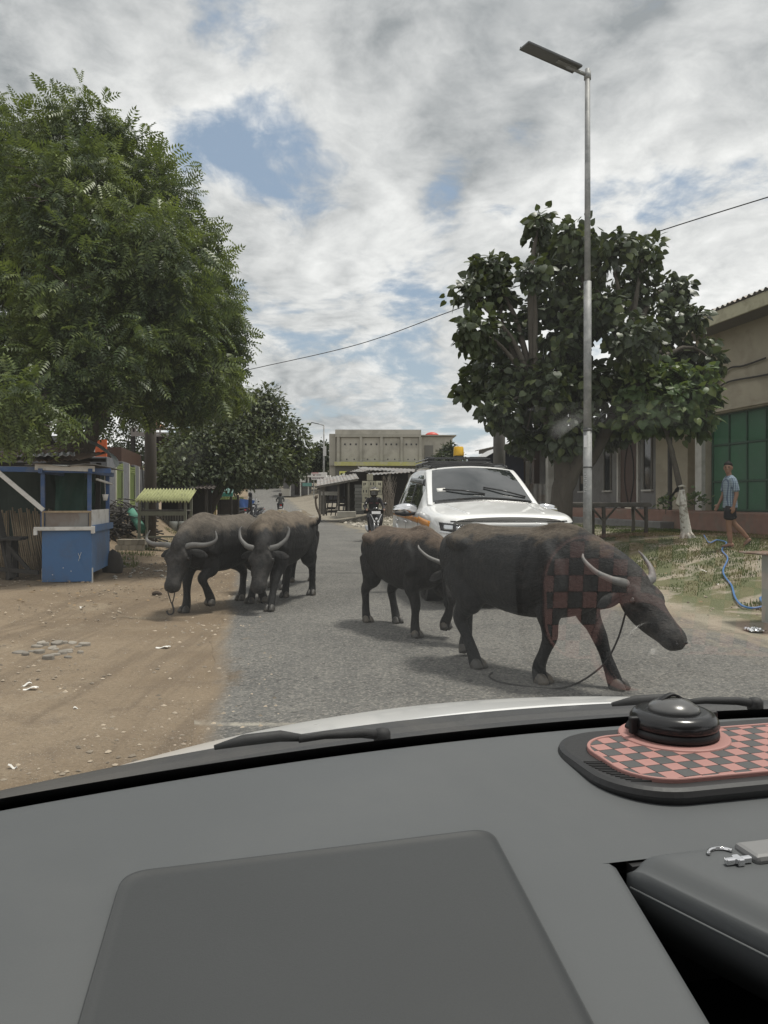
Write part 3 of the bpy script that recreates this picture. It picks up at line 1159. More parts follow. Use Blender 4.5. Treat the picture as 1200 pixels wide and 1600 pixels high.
def clip_poly(poly, clip):
    outp = poly
    n_ = len(clip)
    for i in range(n_):
        a, b = clip[i], clip[(i + 1) % n_]
        inp, outp = outp, []
        side = lambda p: (b[0] - a[0]) * (p[1] - a[1]) - (b[1] - a[1]) * (p[0] - a[0])
        for k in range(len(inp)):
            p, q = inp[k], inp[(k + 1) % len(inp)]
            sp_, sq = side(p), side(q)
            if sp_ >= 0:
                outp.append(p)
            if sp_ * sq < 0:
                t = sp_ / (sp_ - sq)
                outp.append((p[0] + (q[0] - p[0]) * t, p[1] + (q[1] - p[1]) * t))
        if not outp:
            return []
    return outp


TP = 0.0195
tile_cache = {}
ta = R(4)
for i in range(-11, 12):
    for j in range(-7, 8):
        cx_, cy_ = i * TP, j * TP
        x, y = cx_ * math.cos(ta) - cy_ * math.sin(ta), cx_ * math.sin(ta) + cy_ * math.cos(ta)
        h = TP / 2 - 0.0005
        sq = [(x + (dx * math.cos(ta) - dy * math.sin(ta)) * h, y + (dx * math.sin(ta) + dy * math.cos(ta)) * h) for dx, dy in ((-1, -1), (1, -1), (1, 1), (-1, 1))]
        if math.hypot(x - DISC[0], y - DISC[1]) < 0.058:
            continue
        cp = clip_poly(sq, ring_i)
        if len(cp) < 3:
            continue
        area = abs(sum(cp[k][0] * cp[(k + 1) % len(cp)][1] - cp[(k + 1) % len(cp)][0] * cp[k][1] for k in range(len(cp)))) / 2
        if area < 1.5e-5:
            continue
        is_pink = (i + j) % 2 == 0
        full = area > 0.98 * (2 * h) ** 2
        key = is_pink if full else None
        if full and key in tile_cache:
            me = tile_cache[key]
        else:
            mb = MB()
            mb.prism([(p[0] - x, p[1] - y) for p in cp], 0, 0.0042)
            me = mb.mesh('checker_tile', pink if is_pink else grey_tile)
            if full:
                tile_cache[key] = me
        place('checker_tile', me, mat_root, loc=(MLOC[0] + x, MLOC[1] + y, MLOC[2] + 0.0128))
# holder puck
puck = thing('phone_holder', None, None)
puck.parent = mat_root
puck.location = (MLOC[0] + DISC[0], MLOC[1] + DISC[1], MLOC[2] + 0.019)
MB().lathe([(0.052, 0.0), (0.0555, 0.003), (0.0545, 0.009), (0.051, 0.011)], 40).build('puck_base', black_m, puck, smooth=True)
MB().lathe([(0.053, 0.010), (0.0555, 0.014), (0.054, 0.021), (0.050, 0.026), (0.044, 0.029), (0.040, 0.029)], 40).build('puck_ring', gloss_black, puck, smooth=True)
MB().lathe([(0.034, 0.028), (0.030, 0.034), (0.022, 0.039), (0.012, 0.042), (0.001, 0.043)], 40).build('puck_dome', pm('grey_gloss', (0.10, 0.10, 0.10), 0.25, var=0.05, bump=0.0), puck, smooth=True)
mb = MB()


def clip_fn(u, v):
    t = 2 * u - 1
    z = 0.018 + 0.024 * math.exp(-(t / 0.55) ** 2) + 0.006 * (1 - abs(t)) - (0.010 * max(0, abs(t) - 0.85) / 0.15)
    w = 0.012 - 0.005 * math.exp(-(t / 0.4) ** 2)
    return (t * 0.058, 0.014 - 0.010 * (1 - t * t) + (v - 0.5) * w, z)


mb.sheet(clip_fn, 50, 4, 0.003)
mb.build('clip_arm', black_m, puck, smooth=True)
for sx_ in (-0.057, 0.057):
    MB().bar((sx_, 0.0, 0.004), (sx_, 0.0, 0.024), 0.012, 0.008).build('side_clip', black_m, puck, bev=0.002)
puck.scale = (0.93, 0.93, 1.0)
# ---------------------------------------------------------------- water buffaloes
def hide_mat(name, dark, mud, lo, hi, pale=None):
    """Slate hide with dried mud caked on the back."""
    m, gg, o = new_mat(name)
    tcn = gg.n('ShaderNodeTexCoord')
    v = tcn.outputs['Object']
    sp = gg.n('ShaderNodeSeparateXYZ', ins={0: v})
    n1 = gg.noise(v, 2.6, 6, 0.62, 0.3)
    n2 = gg.noise(v, 11, 6, 0.65)
    n3 = gg.noise(gg.vmath('MULTIPLY', v, (1.0, 1.0, 2.2)), 34, 4, 0.7)
    zz = gg.math('ADD', sp.outputs[2], gg.math('ADD', gg.math('MULTIPLY', gg.math('SUBTRACT', n1, 0.5), 0.55), gg.math('MULTIPLY', gg.math('SUBTRACT', n2, 0.5), 0.18)))
    mk = gg.ramp(zz, lo, hi)
    body = gg.mix(gg.ramp(n1, 0.35, 0.7), dark, tuple(c * 1.65 for c in dark))
    body = gg.mix(gg.math('MULTIPLY', gg.ramp(n2, 0.50, 0.68), 0.45), body, (0.036, 0.033, 0.031))
    mudc = gg.mix(gg.ramp(n2, 0.4, 0.65), mud, tuple(c * 0.68 for c in mud))
    if pale:
        mudc = gg.mix(gg.math('MULTIPLY', gg.ramp(n1, 0.50, 0.62), 0.8), mudc, pale)
    c = gg.mix(gg.math('MULTIPLY', mk, 0.92), body, mudc)
    # dusty face
    fm = gg.math('MULTIPLY', gg.math('MULTIPLY', gg.ramp(sp.outputs[0], 0.92, 1.15), gg.ramp(n2, 0.30, 0.62)), 0.75)
    c = gg.mix(fm, c, (0.047, 0.043, 0.040))
    hv = gg.n('ShaderNodeHueSaturation', ins={'Color': c, 'Value': gg.math('ADD', gg.math('MULTIPLY', gg.math('SUBTRACT', n3, 0.5), 0.9), 1.0)})
    b = gg.n('ShaderNodeBsdfPrincipled', ins={'Base Color': hv.outputs[0], 'Roughness': gg.math('ADD', 0.62, gg.math('MULTIPLY', mk, 0.3)), 'Specular IOR Level': 0.22})
    vv = gg.n('ShaderNodeTexVoronoi', ins={'Vector': gg.vmath('MULTIPLY', v, (1.0, 1.0, 0.45)), 'Scale': 26.0})
    bp = gg.n('ShaderNodeBump', ins={'Strength': 0.6, 'Distance': 0.018, 'Height': gg.math('ADD', gg.math('MULTIPLY', n3, 0.8), gg.math('MULTIPLY', vv.outputs['Distance'], 0.5))})
    gg.set(b, 'Normal', bp.outputs[0])
    gg.set(o, 0, b.outputs[0])
    return m


hide_a = hide_mat('buffalo_hide', (0.0105, 0.0102, 0.0102), (0.125, 0.107, 0.088), 0.96, 1.18)
hide_b = hide_mat('buffalo_hide_dusty', (0.0098, 0.0098, 0.0102), (0.155, 0.126, 0.097), 1.00, 1.14)
hide_c = hide_mat('buffalo_hide_pale_mud', (0.009, 0.009, 0.0095), (0.20, 0.165, 0.12), 1.06, 1.14, (0.42, 0.41, 0.39))
hide_d = hide_mat('buffalo_hide_dark', (0.0085, 0.009, 0.0098), (0.105, 0.086, 0.067), 1.13, 1.22)
hide_e = hide_mat('buffalo_hide_calf', (0.0095, 0.009, 0.0092), (0.128, 0.096, 0.073), 1.06, 1.18)
horn_m = pm('horn', (0.125, 0.122, 0.117), 0.55, var=0.3, scale=14, bump=0.4, bscale=40, stretch=(1, 1, 1), tint=(0.06, 0.055, 0.05), tint_amt=0.5, tscale=7, bdist=0.004)
eye_m = pm('eye', (0.012, 0.010, 0.009), 0.12, var=0.0, bump=0)
hoof_m = pm('hoof', (0.045, 0.042, 0.038), 0.55, var=0.3, scale=12, bump=0.25, tint=(0.16, 0.13, 0.095), tint_amt=0.5, tscale=6)
rope_m = pm('pale_rope', (0.38, 0.36, 0.31), 0.85, var=0.2, scale=60, bump=0.5, bscale=160, bdist=0.002)
dark_rope = pm('dark_rope', (0.035, 0.033, 0.032), 0.85, var=0.2, scale=60, bump=0.5, bscale=160, bdist=0.002)


def buffalo(label, mat, loc, heading, legs, head_base, head_dir, scale=1.0, horn_len=1.0, belly=1.0, tail=None, roll=0.0, horn_sweep=1.0, voxel=0.016, neck_dz=0.0, girth=1.0):
    """legs: FL FR HL HR -> (dx, lift). Local +X is ahead, +Y is the animal's left."""
    root = thing('buffalo', label, 'buffalo', (loc[0], loc[1], terrain(loc[0], loc[1]) + 0.004), heading, 'water buffaloes crossing the road', scale)
    mb = MB()
    w = girth
    loft(mb, [(-0.92, 0, 1.00, .07, .10), (-0.86, 0, 1.01, .17 * w, .17), (-0.74, 0, .985, .255 * w, .235), (-0.55, 0, .95, .295 * w, .305), (-0.30, 0, .900, .325 * w, .345 * belly),
              (0.0, 0, .870, .345 * w, .370 * belly), (0.26, 0, .875, .325 * w, .368 * belly), (0.48, 0, .905, .275 * w, .355), (0.64, 0, .925, .215 * w, .315), (0.78, 0, .93, .165, .25)], n=24, k=4)
    # spine ridge, withers and hip bones
    loft(mb, [(-0.80, 0, 1.14, .06, .05), (-0.62, 0, 1.215, .08, .055), (-0.3, 0, 1.205, .08, .05), (0.1, 0, 1.205, .08, .05), (0.40, 0, 1.245, .07, .06), (0.60, 0, 1.205, .06, .06)], n=10)
    for s in (-1, 1):
        loft(mb, [(-0.66, s * .20 * w, 1.12, .07, .06), (-0.50, s * .255 * w, 1.10, .085, .07), (-0.36, s * .22 * w, 1.06, .05, .05)], n=10)
        loft(mb, [(0.34, s * .14, 1.13, .07, .10), (0.46, s * .23 * w, .95, .085, .14), (0.56, s * .23 * w, .76, .085, .11)], n=10)
    hb = Vector(head_base)
    hd = Vector(head_dir).normalized()
    # neck with dewlap
    n0 = Vector((0.60, 0, .96))
    mid = n0.lerp(hb, .5) + Vector((0, 0, 0.03 + neck_dz))
    loft(mb, [(0.45, 0, .93, .22, .30), (*n0, .185, .265), (*mid, .145, .215), (*(hb - hd * 0.02), .122, .165), (*(hb + hd * 0.08), .11, .13)], n=18)
    # head
    sv = Vector((0, 0, 1)).cross(hd)
    if sv.length < 0.1:
        sv = Vector((0, 1, 0))
    sv.normalize()                      # the animal's left
    if roll:
        sv = (Matrix.Rotation(roll, 3, hd) @ sv).normalized()
    uv = hd.cross(sv).normalized()
    q = lambda f, s=0, u=0: hb + hd * f + sv * s + uv * u
    hs = [(-.03, .125, .10, .02), (.04, .148, .125, .0), (.13, .155, .140, -.015), (.23, .132, .138, -.022), (.33, .108, .112, -.012), (.42, .100, .095, -.004), (.49, .108, .088, .0), (.545, .094, .070, .0)]
    loft(mb, [(*q(f, 0, u), ww, hh) for f, ww, hh, u in hs], n=18, up=uv)
    loft(mb, [(*q(.10, 0, -.12), .07, .05), (*q(.26, 0, -.125), .05, .04), (*q(.44, 0, -.075), .05, .03)], n=10, up=uv)
    for s in (-1, 1):
        loft(mb, [(*q(.08, s * .085, .085), .035, .03), (*q(.15, s * .128, .06), .035, .03), (*q(.22, s * .10, .05), .025, .02)], n=8, up=uv)   # brow
        loft(mb, [(*q(.50, s * .045, .035), .03, .025), (*q(.55, s * .05, .015), .028, .02)], n=8, up=uv)   # nostril swell
    feet = []
    for key, (dx, lift) in legs.items():
        s = 1 if key[1] == 'L' else -1
        if key[0] == 'F':
            sh = (.49, s * .165, .80)
            if lift > 0:
                kn = (.52 + dx * .55 + .10, s * .15, .43 + lift * .35)
                ft = (.49 + dx * .9 - .02, s * .145, .18 + lift)
                hf = (.49 + dx * .9 - .085, s * .14, .075 + lift)
                toe = (.49 + dx * .9 - .075, s * .14, .02 + lift)
            else:
                kn = (.50 + dx * .50 + .015, s * .155, .385)
                ft = (.50 + dx * .94, s * .15, .14)
                hf = (.52 + dx, s * .15, .055)
                toe = (.55 + dx, s * .15, .012)
            el = (.46 + dx * .22, s * .175, .585)
            loft(mb, [(*sh, .11, .15), (*el, .095, .115), (.5 * (el[0] + kn[0]), s * .165, .5 * (el[2] + kn[2]), .070, .078), (*kn, .062, .066),
                      (.5 * (kn[0] + ft[0]), .5 * (kn[1] + ft[1]), .5 * (kn[2] + ft[2]), .047, .050), (*ft, .054, .058), (*hf, .062, .066), (*toe, .068, .075)], n=12, up=(1, 0, 0))
        else:
            hip = (-.60, s * .165, .88)
            st = (-.50 + dx * .25, s * .19, .64)
            if lift > 0:
                hk = (-.70 + dx * .6, s * .15, .46 + lift * .4)
                ft = (-.64 + dx * 1.0, s * .145, .20 + lift * .6)
                hf = (-.66 + dx * 1.0, s * .145, .095 + lift * .5)
                toe = (-.66 + dx, s * .145, .035 + lift * .5)
            else:
                hk = (-.72 + dx * .55, s * .155, .42)
                ft = (-.65 + dx * .95, s * .15, .145)
                hf = (-.62 + dx, s * .15, .055)
                toe = (-.59 + dx, s * .15, .012)
            loft(mb, [(*hip, .15, .20), (*st, .125, .16), (.45 * st[0] + .55 * hk[0], s * .165, .45 * st[2] + .55 * hk[2], .080, .095), (*hk, .058, .072),
                      (.5 * (hk[0] + ft[0]), s * .15, .5 * (hk[2] + ft[2]), .047, .054), (*ft, .053, .058), (*hf, .060, .066), (*toe, .066, .074)], n=12, up=(1, 0, 0))
        feet.append((hf, toe, s, lift))
    me = fuse(mb, voxel, 7, 'body', mat)
    place('body', me, root)
    # cloven hooves
    for hf, toe, s, lift in feet:
        d = (Vector(toe) - Vector(hf))
        for k in (-1, 1):
            b_ = MB()
            base = Vector(toe)
            loft(b_, [(hf[0] + .005, hf[1] + k * .030, hf[2] - .005, .036, .055), (base.x + .012, base.y + k * .033, base.z + .018, .036, .062), (base.x + .022, base.y + k * .034, base.z - .006, .037, .066)], n=10, k=2, up=(1, 0, 0))
            b_.build('hoof', hoof_m, root, smooth=True)
    # horns, ears, eyes
    L = horn_len
    for s in (-1, 1):
        sw = horn_sweep
        c = [(.00, .10, .055), (-.02, .18, .065), (-.05 * sw, .27 * L, .060), (-.13 * sw, .355 * L, .050), (-.24 * sw, .385 * L, .050), (-.34 * sw * L, .36 * L, .060)]
        pts = catmull([tuple(q(f, s * a, u)) for f, a, u in c], 5)
        n_ = len(pts)
        rad = [0.036 * (1 - (i / (n_ - 1)) ** 1.3) + 0.006 for i in range(n_)]
        b_ = MB()
        loft(b_, [(*p, r, r * .78) for p, r in zip(pts, rad)], n=10, k=1, up=uv)
        b_.build('horn', horn_m, root, smooth=True)
        b_ = MB()
        loft(b_, [(*q(.03, s * .10, -.02), .022, .016), (*q(.035, s * .17, -.05), .050, .014), (*q(.045, s * .25, -.085), .052, .010), (*q(.06, s * .32, -.12), .018, .006)], n=10, up=uv)
        b_.build('ear', mat, root, smooth=True)
        b_ = MB()
        ep = q(.150, s * .152, .040)
        b_.lathe([(.004, -.025), (.017, -.017), (.024, 0), (.017, .017), (.004, .025)], 10, tuple(ep))
        b_.build('eye', eye_m, root, smooth=True)
        b_ = MB()
        b_.lathe([(.003, -.012), (.010, -.008), (.013, 0), (.010, .008), (.003, .012)], 8, tuple(q(.556, s * .052, .030)))
        b_.build('nostril', black_m, root, smooth=True)
    # tail
    tl = tail or [(-0.90, 0, 1.08), (-0.98, 0, .98), (-0.99, 0, .78), (-0.97, .01, .58), (-0.96, .02, .44)]
    tp = catmull(tl, 5)
    n_ = len(tp)
    b_ = MB()
    b_.tube(tp, [.026 - .014 * i / (n_ - 1) + (.012 if i > n_ * .8 and i < n_ - 2 else 0) for i in range(n_)], 8)
    b_.build('tail', mat, root, smooth=True)
    return root, q


def hang(root, pts, name, mat, r=0.008, k=5):
    b_ = MB()
    b_.tube(catmull(pts, k), r, 6)
    return b_.build(name, mat, root, smooth=True)


def face(dx, dy):
    return math.atan2(dy, dx)


# large buffalo nearest the windscreen, walking to the right with lowered head
bR, q = buffalo('biggest buffalo, walking right with lowered head past the windscreen', hide_d, (1.05, 5.78), face(.60, -.74),
                {'FL': (.28, 0), 'FR': (-.22, 0), 'HL': (-.18, .05), 'HR': (.20, 0)},
                (1.02, .04, .82), (.74, -.10, -.66), 0.885, 0.85, 1.0, horn_sweep=1.1, neck_dz=0.0, girth=1.03)
hang(bR, [tuple(q(.03, .11, .05)), tuple(q(.06, .125, -.06)), tuple(q(.09, .02, -.165)), tuple(q(.06, -.125, -.06)), tuple(q(.03, -.11, .05)), tuple(q(.0, 0, .115)), tuple(q(.03, .11, .05))], 'halter_rope', dark_rope, .008)
e = q(.10, -.03, -.165)
hang(bR, [tuple(e), (e.x - .05, e.y - .04, e.z - .22), (e.x - .16, e.y - .10, .20), (e.x - .42, e.y - .22, .02), (e.x - .8, e.y - .42, .012), (e.x - 1.05, e.y - .36, .012), (e.x - 1.15, e.y - .22, .012)], 'lead_rope', dark_rope, .008)

# smaller brown-backed one behind it
bS, q = buffalo('smaller brown-backed buffalo with its head hidden behind the biggest one', hide_e, (0.22, 7.72), face(.42, -.80),
                {'FL': (.30, .10), 'FR': (-.02, 0), 'HL': (.10, 0), 'HR': (-.16, 0)},
                (.94, .06, .84), (.75, .22, -.62), 0.82, 0.85, 1.0, horn_sweep=1.15, girth=1.0)
hang(bS, [tuple(q(.06, .12, .05)), tuple(q(.10, .13, -.06)), tuple(q(.12, .0, -.165)), tuple(q(.10, -.13, -.06)), tuple(q(.06, -.12, .05))], 'halter_rope', dark_rope, .008)

# left group
bA, q = buffalo('grey buffalo nearest the dirt with wide horns and a hook on its nose rope', hide_a, (-1.98, 9.35), face(-.36, -.86),
                {'FL': (.04, .09), 'FR': (.06, 0), 'HL': (.12, 0), 'HR': (-.10, 0)},
                (.95, .06, .86), (.40, .06, -.88), 0.895, 1.25, 1.0, horn_sweep=0.5, girth=1.04)
hang(bA, [tuple(q(.03, .10, .07)), tuple(q(-.04, .05, .125)), tuple(q(-.05, -.05, .125)), tuple(q(.03, -.10, .07))], 'halter_rope', rope_m, .007)
n0 = q(.56, 0, -.01)
hang(bA, [tuple(q(.55, .05, .01)), (n0.x, n0.y + .03, n0.z - .08), (n0.x, n0.y, n0.z - .14), (n0.x, n0.y - .03, n0.z - .08), tuple(q(.55, -.05, .01))], 'nose_rope', dark_rope, .007)
hang(bA, [(n0.x, n0.y, n0.z - .13), (n0.x, n0.y + .015, n0.z - .17), (n0.x, n0.y + .03, n0.z - .22), (n0.x, n0.y + .01, n0.z - .27), (n0.x, n0.y - .05, n0.z - .275), (n0.x, n0.y - .075, n0.z - .235)], 'hook', dark_rope, .011)

bB, q = buffalo('buffalo with upright horns, lowered face and raised tail in the left group', hide_b, (-1.30, 9.80), face(-.22, -.95),
                {'FL': (.30, 0), 'FR': (-.05, .04), 'HL': (-.24, 0), 'HR': (.10, 0)},
                (.95, .10, .79), (.42, .05, -.87), 0.915, 0.84, 1.0, horn_sweep=1.05, girth=1.0,
                tail=[(-0.88, .10, 1.06), (-0.97, .20, 1.07), (-0.99, .235, 1.18), (-0.96, .19, 1.32), (-0.93, .185, 1.44), (-0.93, .215, 1.50)])
hang(bB, [tuple(q(.04, .11, .06)), tuple(q(-.03, .06, .125)), tuple(q(-.04, -.05, .125)), tuple(q(.04, -.11, .06))], 'halter_rope', rope_m, .007)
hang(bB, [tuple(q(.05, .12, .05)), tuple(q(.12, .14, -.03)), tuple(q(.24, .115, -.06)), tuple(q(.36, .09, -.06))], 'cheek_rope', rope_m, .006)

bC, q = buffalo('dark buffalo behind the two horned ones with pale dried mud on its rump', hide_c, (-1.44, 11.75), face(-.24, -.95),
                {'FL': (.10, 0), 'FR': (-.12, 0), 'HL': (-.10, 0), 'HR': (.16, 0)},
                (.98, -.10, 1.05), (.66, -.10, -.64), 0.90, 0.8, 1.0, horn_sweep=0.9)

# ---------------------------------------------------------------- people
skin_m = pm('skin', (0.23, 0.125, 0.080), 0.55, var=0.1, bump=0.05)
skin_dark = pm('skin_tan', (0.19, 0.100, 0.063), 0.55, var=0.1, bump=0.05)
hair_m = pm('black_hair', (0.010, 0.009, 0.009), 0.8, var=0.3, scale=60, bump=0.5, bscale=150, bdist=0.004, spec=0.15)


def limb(mb, pts, n=10, up=(0, 1, 0)):
    loft(mb, pts, n=n, k=3, up=up)


def hand(mb, wrist, d, side, palm_n, s=1.0, curl=0.5):
    """Palm and five fingers from the wrist along d; side points to the thumb."""
    w, d, side, pn = Vector(wrist), Vector(d).normalized(), Vector(side).normalized(), Vector(palm_n).normalized()
    loft(mb, [(*w, .024 * s, .018 * s), (*(w + d * .045 * s), .040 * s, .016 * s), (*(w + d * .085 * s), .040 * s, .014 * s)], n=10, up=pn)
    for k, (o, L) in enumerate(((.030, .070), (.010, .078), (-.010, .073), (-.029, .056))):
        a = w + d * .075 * s + side * o * s
        b = a + d * L * .55 * s + pn * curl * .012 * s
        c = b + (d * (1 - curl * .7) + pn * curl * .8).normalized() * L * .5 * s
        loft(mb, [(*a, .0095 * s, .0095 * s), (*b, .0088 * s, .0088 * s), (*c, .007 * s, .007 * s)], n=8, k=2, up=side)
    a = w + d * .025 * s + side * .028 * s
    b = a + (d * .6 + side * .75).normalized() * .038 * s
    c = b + (d * .9 + side * .25 + pn * .2).normalized() * .030 * s
    loft(mb, [(*a, .012 * s, .012 * s), (*b, .010 * s, .010 * s), (*c, .008 * s, .008 * s)], n=8, k=2, up=pn)


def head_mesh(mb, c, fwd, up=(0, 0, 1), s=1.0):
    """Skull, jaw, nose and ears round centre c."""
    c, f, u = Vector(c), Vector(fwd).normalized(), Vector(up)
    u = (u - f * u.dot(f)).normalized()
    l = u.cross(f)
    P_ = lambda a, b, d: c + (f * a + l * b + u * d) * s
    loft(mb, [(*P_(-.01, 0, .105), .035 * s, .045 * s), (*P_(-.012, 0, .085), .062 * s, .080 * s), (*P_(-.012, 0, .045), .075 * s, .098 * s), (*P_(-.004, 0, .0), .074 * s, .096 * s),
              (*P_(.010, 0, -.045), .064 * s, .078 * s), (*P_(.028, 0, -.085), .048 * s, .056 * s), (*P_(.040, 0, -.110), .030 * s, .034 * s)], n=16, up=f)
    loft(mb, [(*P_(.088, 0, .015), .010 * s, .010 * s), (*P_(.100, 0, -.018), .014 * s, .013 * s), (*P_(.098, 0, -.030), .017 * s, .010 * s)], n=8, k=2, up=f)
    loft(mb, [(*P_(.078, -.022, -.062), .009 * s, .008 * s), (*P_(.086, 0, -.060), .011 * s, .010 * s), (*P_(.078, .022, -.062), .009 * s, .008 * s)], n=8, k=2)
    for sd in (-1, 1):
        loft(mb, [(*P_(-.004, sd * .076, .025), .010 * s, .016 * s), (*P_(-.010, sd * .084, .0), .010 * s, .020 * s), (*P_(-.004, sd * .076, -.028), .008 * s, .012 * s)], n=8, k=2, up=f)
    return P_


# boy walking to the left along the verge, looking over
bp = gpoint(1140, 855)
boy = thing('person', 'boy in a blue checked shirt and black shorts walking past the green doors', 'person', (bp.x, bp.y, terrain(bp.x, bp.y)), R(180) + R(-6))
# local: +X ahead (picture left), +Y his left (towards the camera is +Y after the turn)
K = 1.47 / 1.70
mb = MB()
S = lambda *a: tuple(v * K for v in a)
hc = Vector(S(.03, .0, 1.575))
P_ = head_mesh(mb, hc, (.45, .89, -.05), s=K)
loft(mb, [S(.0, 0, 1.36, .058, .055), S(.012, 0, 1.44, .052, .052), S(.02, 0, 1.52, .05, .05)], n=12, up=(1, 0, 0))
loft(mb, [S(-.01, 0, .86, .15, .105), S(-.005, 0, .98, .145, .10), S(.0, 0, 1.12, .15, .10), S(.0, 0, 1.26, .17, .105), S(-.005, 0, 1.36, .15, .085), S(0, 0, 1.40, .07, .06)], n=18, up=(1, 0, 0))
# legs: his left leg (camera side) planted ahead, right leg pushing off behind
limb(mb, [S(.0, .085, .88, .085, .09), S(.03, .085, .68, .075, .08), S(.045, .08, .47, .056, .06), S(.03, .08, .30, .050, .055), S(.015, .08, .09, .034, .038)], up=(1, 0, 0))
loft(mb, [S(-.04, .08, .045, .034, .04), S(.03, .08, .05, .040, .042), S(.12, .08, .03, .042, .024), S(.175, .08, .022, .036, .016)], n=10)
limb(mb, [S(-.02, -.085, .88, .085, .09), S(-.05, -.085, .68, .075, .08), S(-.10, -.08, .48, .056, .06), S(-.24, -.08, .33, .050, .055), S(-.37, -.08, .185, .034, .038)], up=(1, 0, 0))
loft(mb, [S(-.42, -.08, .16, .034, .036), S(-.375, -.08, .12, .040, .040), S(-.32, -.08, .055, .042, .026), S(-.275, -.08, .022, .036, .015)], n=10, up=(1, 0, .6))
# arms
limb(mb, [S(-.01, .175, 1.34, .055, .055), S(-.04, .205, 1.20, .046, .048), S(-.06, .215, 1.06, .038, .040), S(-.03, .215, .92, .033, .034), S(-.01, .21, .82, .024, .027)], up=(1, 0, 0))
hand(mb, S(-.01, .21, .82), (.15, 0, -1), (1, 0, 0.1), (0, -1, 0), K, 0.5)
limb(mb, [S(.0, -.175, 1.34, .055, .055), S(.03, -.205, 1.20, .046, .048), S(.05, -.215, 1.06, .038, .040), S(.10, -.21, .94, .033, .034), S(.15, -.20, .85, .024, .027)], up=(1, 0, 0))
hand(mb, S(.15, -.20, .85), (.45, 0, -.9), (.9, 0, .45), (0, 1, 0), K, 0.5)
place('body', fuse(mb, 0.009, 3, 'body', skin_m), boy)
# shirt: open-necked, short sleeves, small checks
m, gg, o = new_mat('checked_shirt')
tcn = gg.n('ShaderNodeTexCoord')
sp = gg.n('ShaderNodeSeparateXYZ', ins={0: tcn.outputs['Object']})
def stripe(v, n_, w_):
    fr_ = gg.math('FRACT', gg.math('MULTIPLY', v, n_))
    return gg.math('LESS_THAN', fr_, w_)
c = gg.mix(stripe(gg.math('ADD', sp.outputs[0], gg.math('MULTIPLY', sp.outputs[1], 0.25)), 34, .40), (0.25, 0.32, 0.38), (0.085, 0.125, 0.19))
c = gg.mix(gg.math('MULTIPLY', stripe(sp.outputs[2], 34, .36), 0.55), c, (0.06, 0.085, 0.13))
b = gg.n('ShaderNodeBsdfPrincipled', ins={'Base Color': c, 'Roughness': 0.85})
gg.set(b, 'Normal', gg.n('ShaderNodeBump', ins={'Strength': 0.5, 'Distance': 0.02, 'Height': gg.noise(tcn.outputs['Object'], 9, 4, 0.6)}).outputs[0])
gg.set(o, 0, b.outputs[0])
mb = MB()
loft(mb, [S(-.01, 0, .79, .185, .136), S(-.01, 0, .87, .178, .130), S(-.01, 0, .98, .168, .122), S(.0, 0, 1.12, .170, .120), S(.0, 0, 1.26, .188, .122), S(-.005, 0, 1.36, .165, .102), S(0, 0, 1.415, .078, .072)], n=22, up=(1, 0, 0))
limb(mb, [S(-.005, .15, 1.36, .065, .07), S(-.02, .19, 1.28, .070, .072), S(-.045, .212, 1.17, .066, .068), S(-.05, .216, 1.12, .066, .068)], up=(1, 0, 0))
limb(mb, [S(.0, -.15, 1.36, .065, .07), S(.015, -.19, 1.28, .070, .072), S(.035, -.212, 1.17, .066, .068), S(.04, -.216, 1.12, .066, .068)], up=(1, 0, 0))
place('shirt', fuse(mb, 0.010, 2, 'shirt', m), boy)
mb = MB()
for sd in (-1, 1):
    mb.bar(S(.055, sd * .02, 1.415), S(.062, sd * .075, 1.385), .03 * K, .012 * K)
mb.build('collar', m, boy)
shorts_m = pm('black_cloth', (0.015, 0.015, 0.018), 0.85, var=0.2, bump=0.4, bscale=12, bdist=0.02)
mb = MB()
loft(mb, [S(-.01, 0, .90, .160, .118), S(-.01, 0, .80, .168, .125), S(-.01, 0, .74, .16, .12)], n=20, up=(1, 0, 0))
limb(mb, [S(.0, .085, .80, .100, .115), S(.03, .088, .66, .100, .108), S(.04, .088, .57, .098, .104)], up=(1, 0, 0))
limb(mb, [S(-.02, -.085, .80, .100, .115), S(-.05, -.088, .66, .100, .108), S(-.07, -.088, .57, .098, .104)], up=(1, 0, 0))
place('shorts', fuse(mb, 0.010, 2, 'shorts', shorts_m), boy)
mb = MB()
f_ = Vector((.45, .89, -.05)).normalized()
l_ = Vector((0, 0, 1)).cross(f_)
for i, (a, ww, hh, z) in enumerate(((-.014, .040, .05, .118), )):
    loft(mb, [tuple(hc + (f_ * -.012 + Vector((0, 0, .128))) * K) + (.035 * K, .045 * K), tuple(hc + (f_ * -.014 + Vector((0, 0, .10))) * K) + (.070 * K, .090 * K),
              tuple(hc + (f_ * -.020 + Vector((0, 0, .065))) * K) + (.081 * K, .100 * K), tuple(hc + (f_ * -.040 + Vector((0, 0, .02))) * K) + (.079 * K, .080 * K),
              tuple(hc + (f_ * -.055 + Vector((0, 0, -.04))) * K) + (.060 * K, .050 * K)], n=16, up=f_)
mb.build('hair', hair_m, boy, smooth=True)
mb = MB()
for sd in (-1, 1):
    e = hc + (f_ * .084 + l_ * sd * .031 + Vector((0, 0, .012))) * K
    mb = MB()
    mb.lathe([(.002, -.006), (.008, -.003), (.010, 0), (.008, .003), (.002, .006)], 8, tuple(e))
    mb.build('eye', eye_m, boy, smooth=True)
    mb = MB()
    mb.bar(tuple(e + (f_ * .004 + Vector((0, 0, .020)) - l_ * .014) * K), tuple(e + (f_ * .004 + Vector((0, 0, .020)) + l_ * .014) * K), .006, .006)
    mb.build('eyebrow', hair_m, boy)
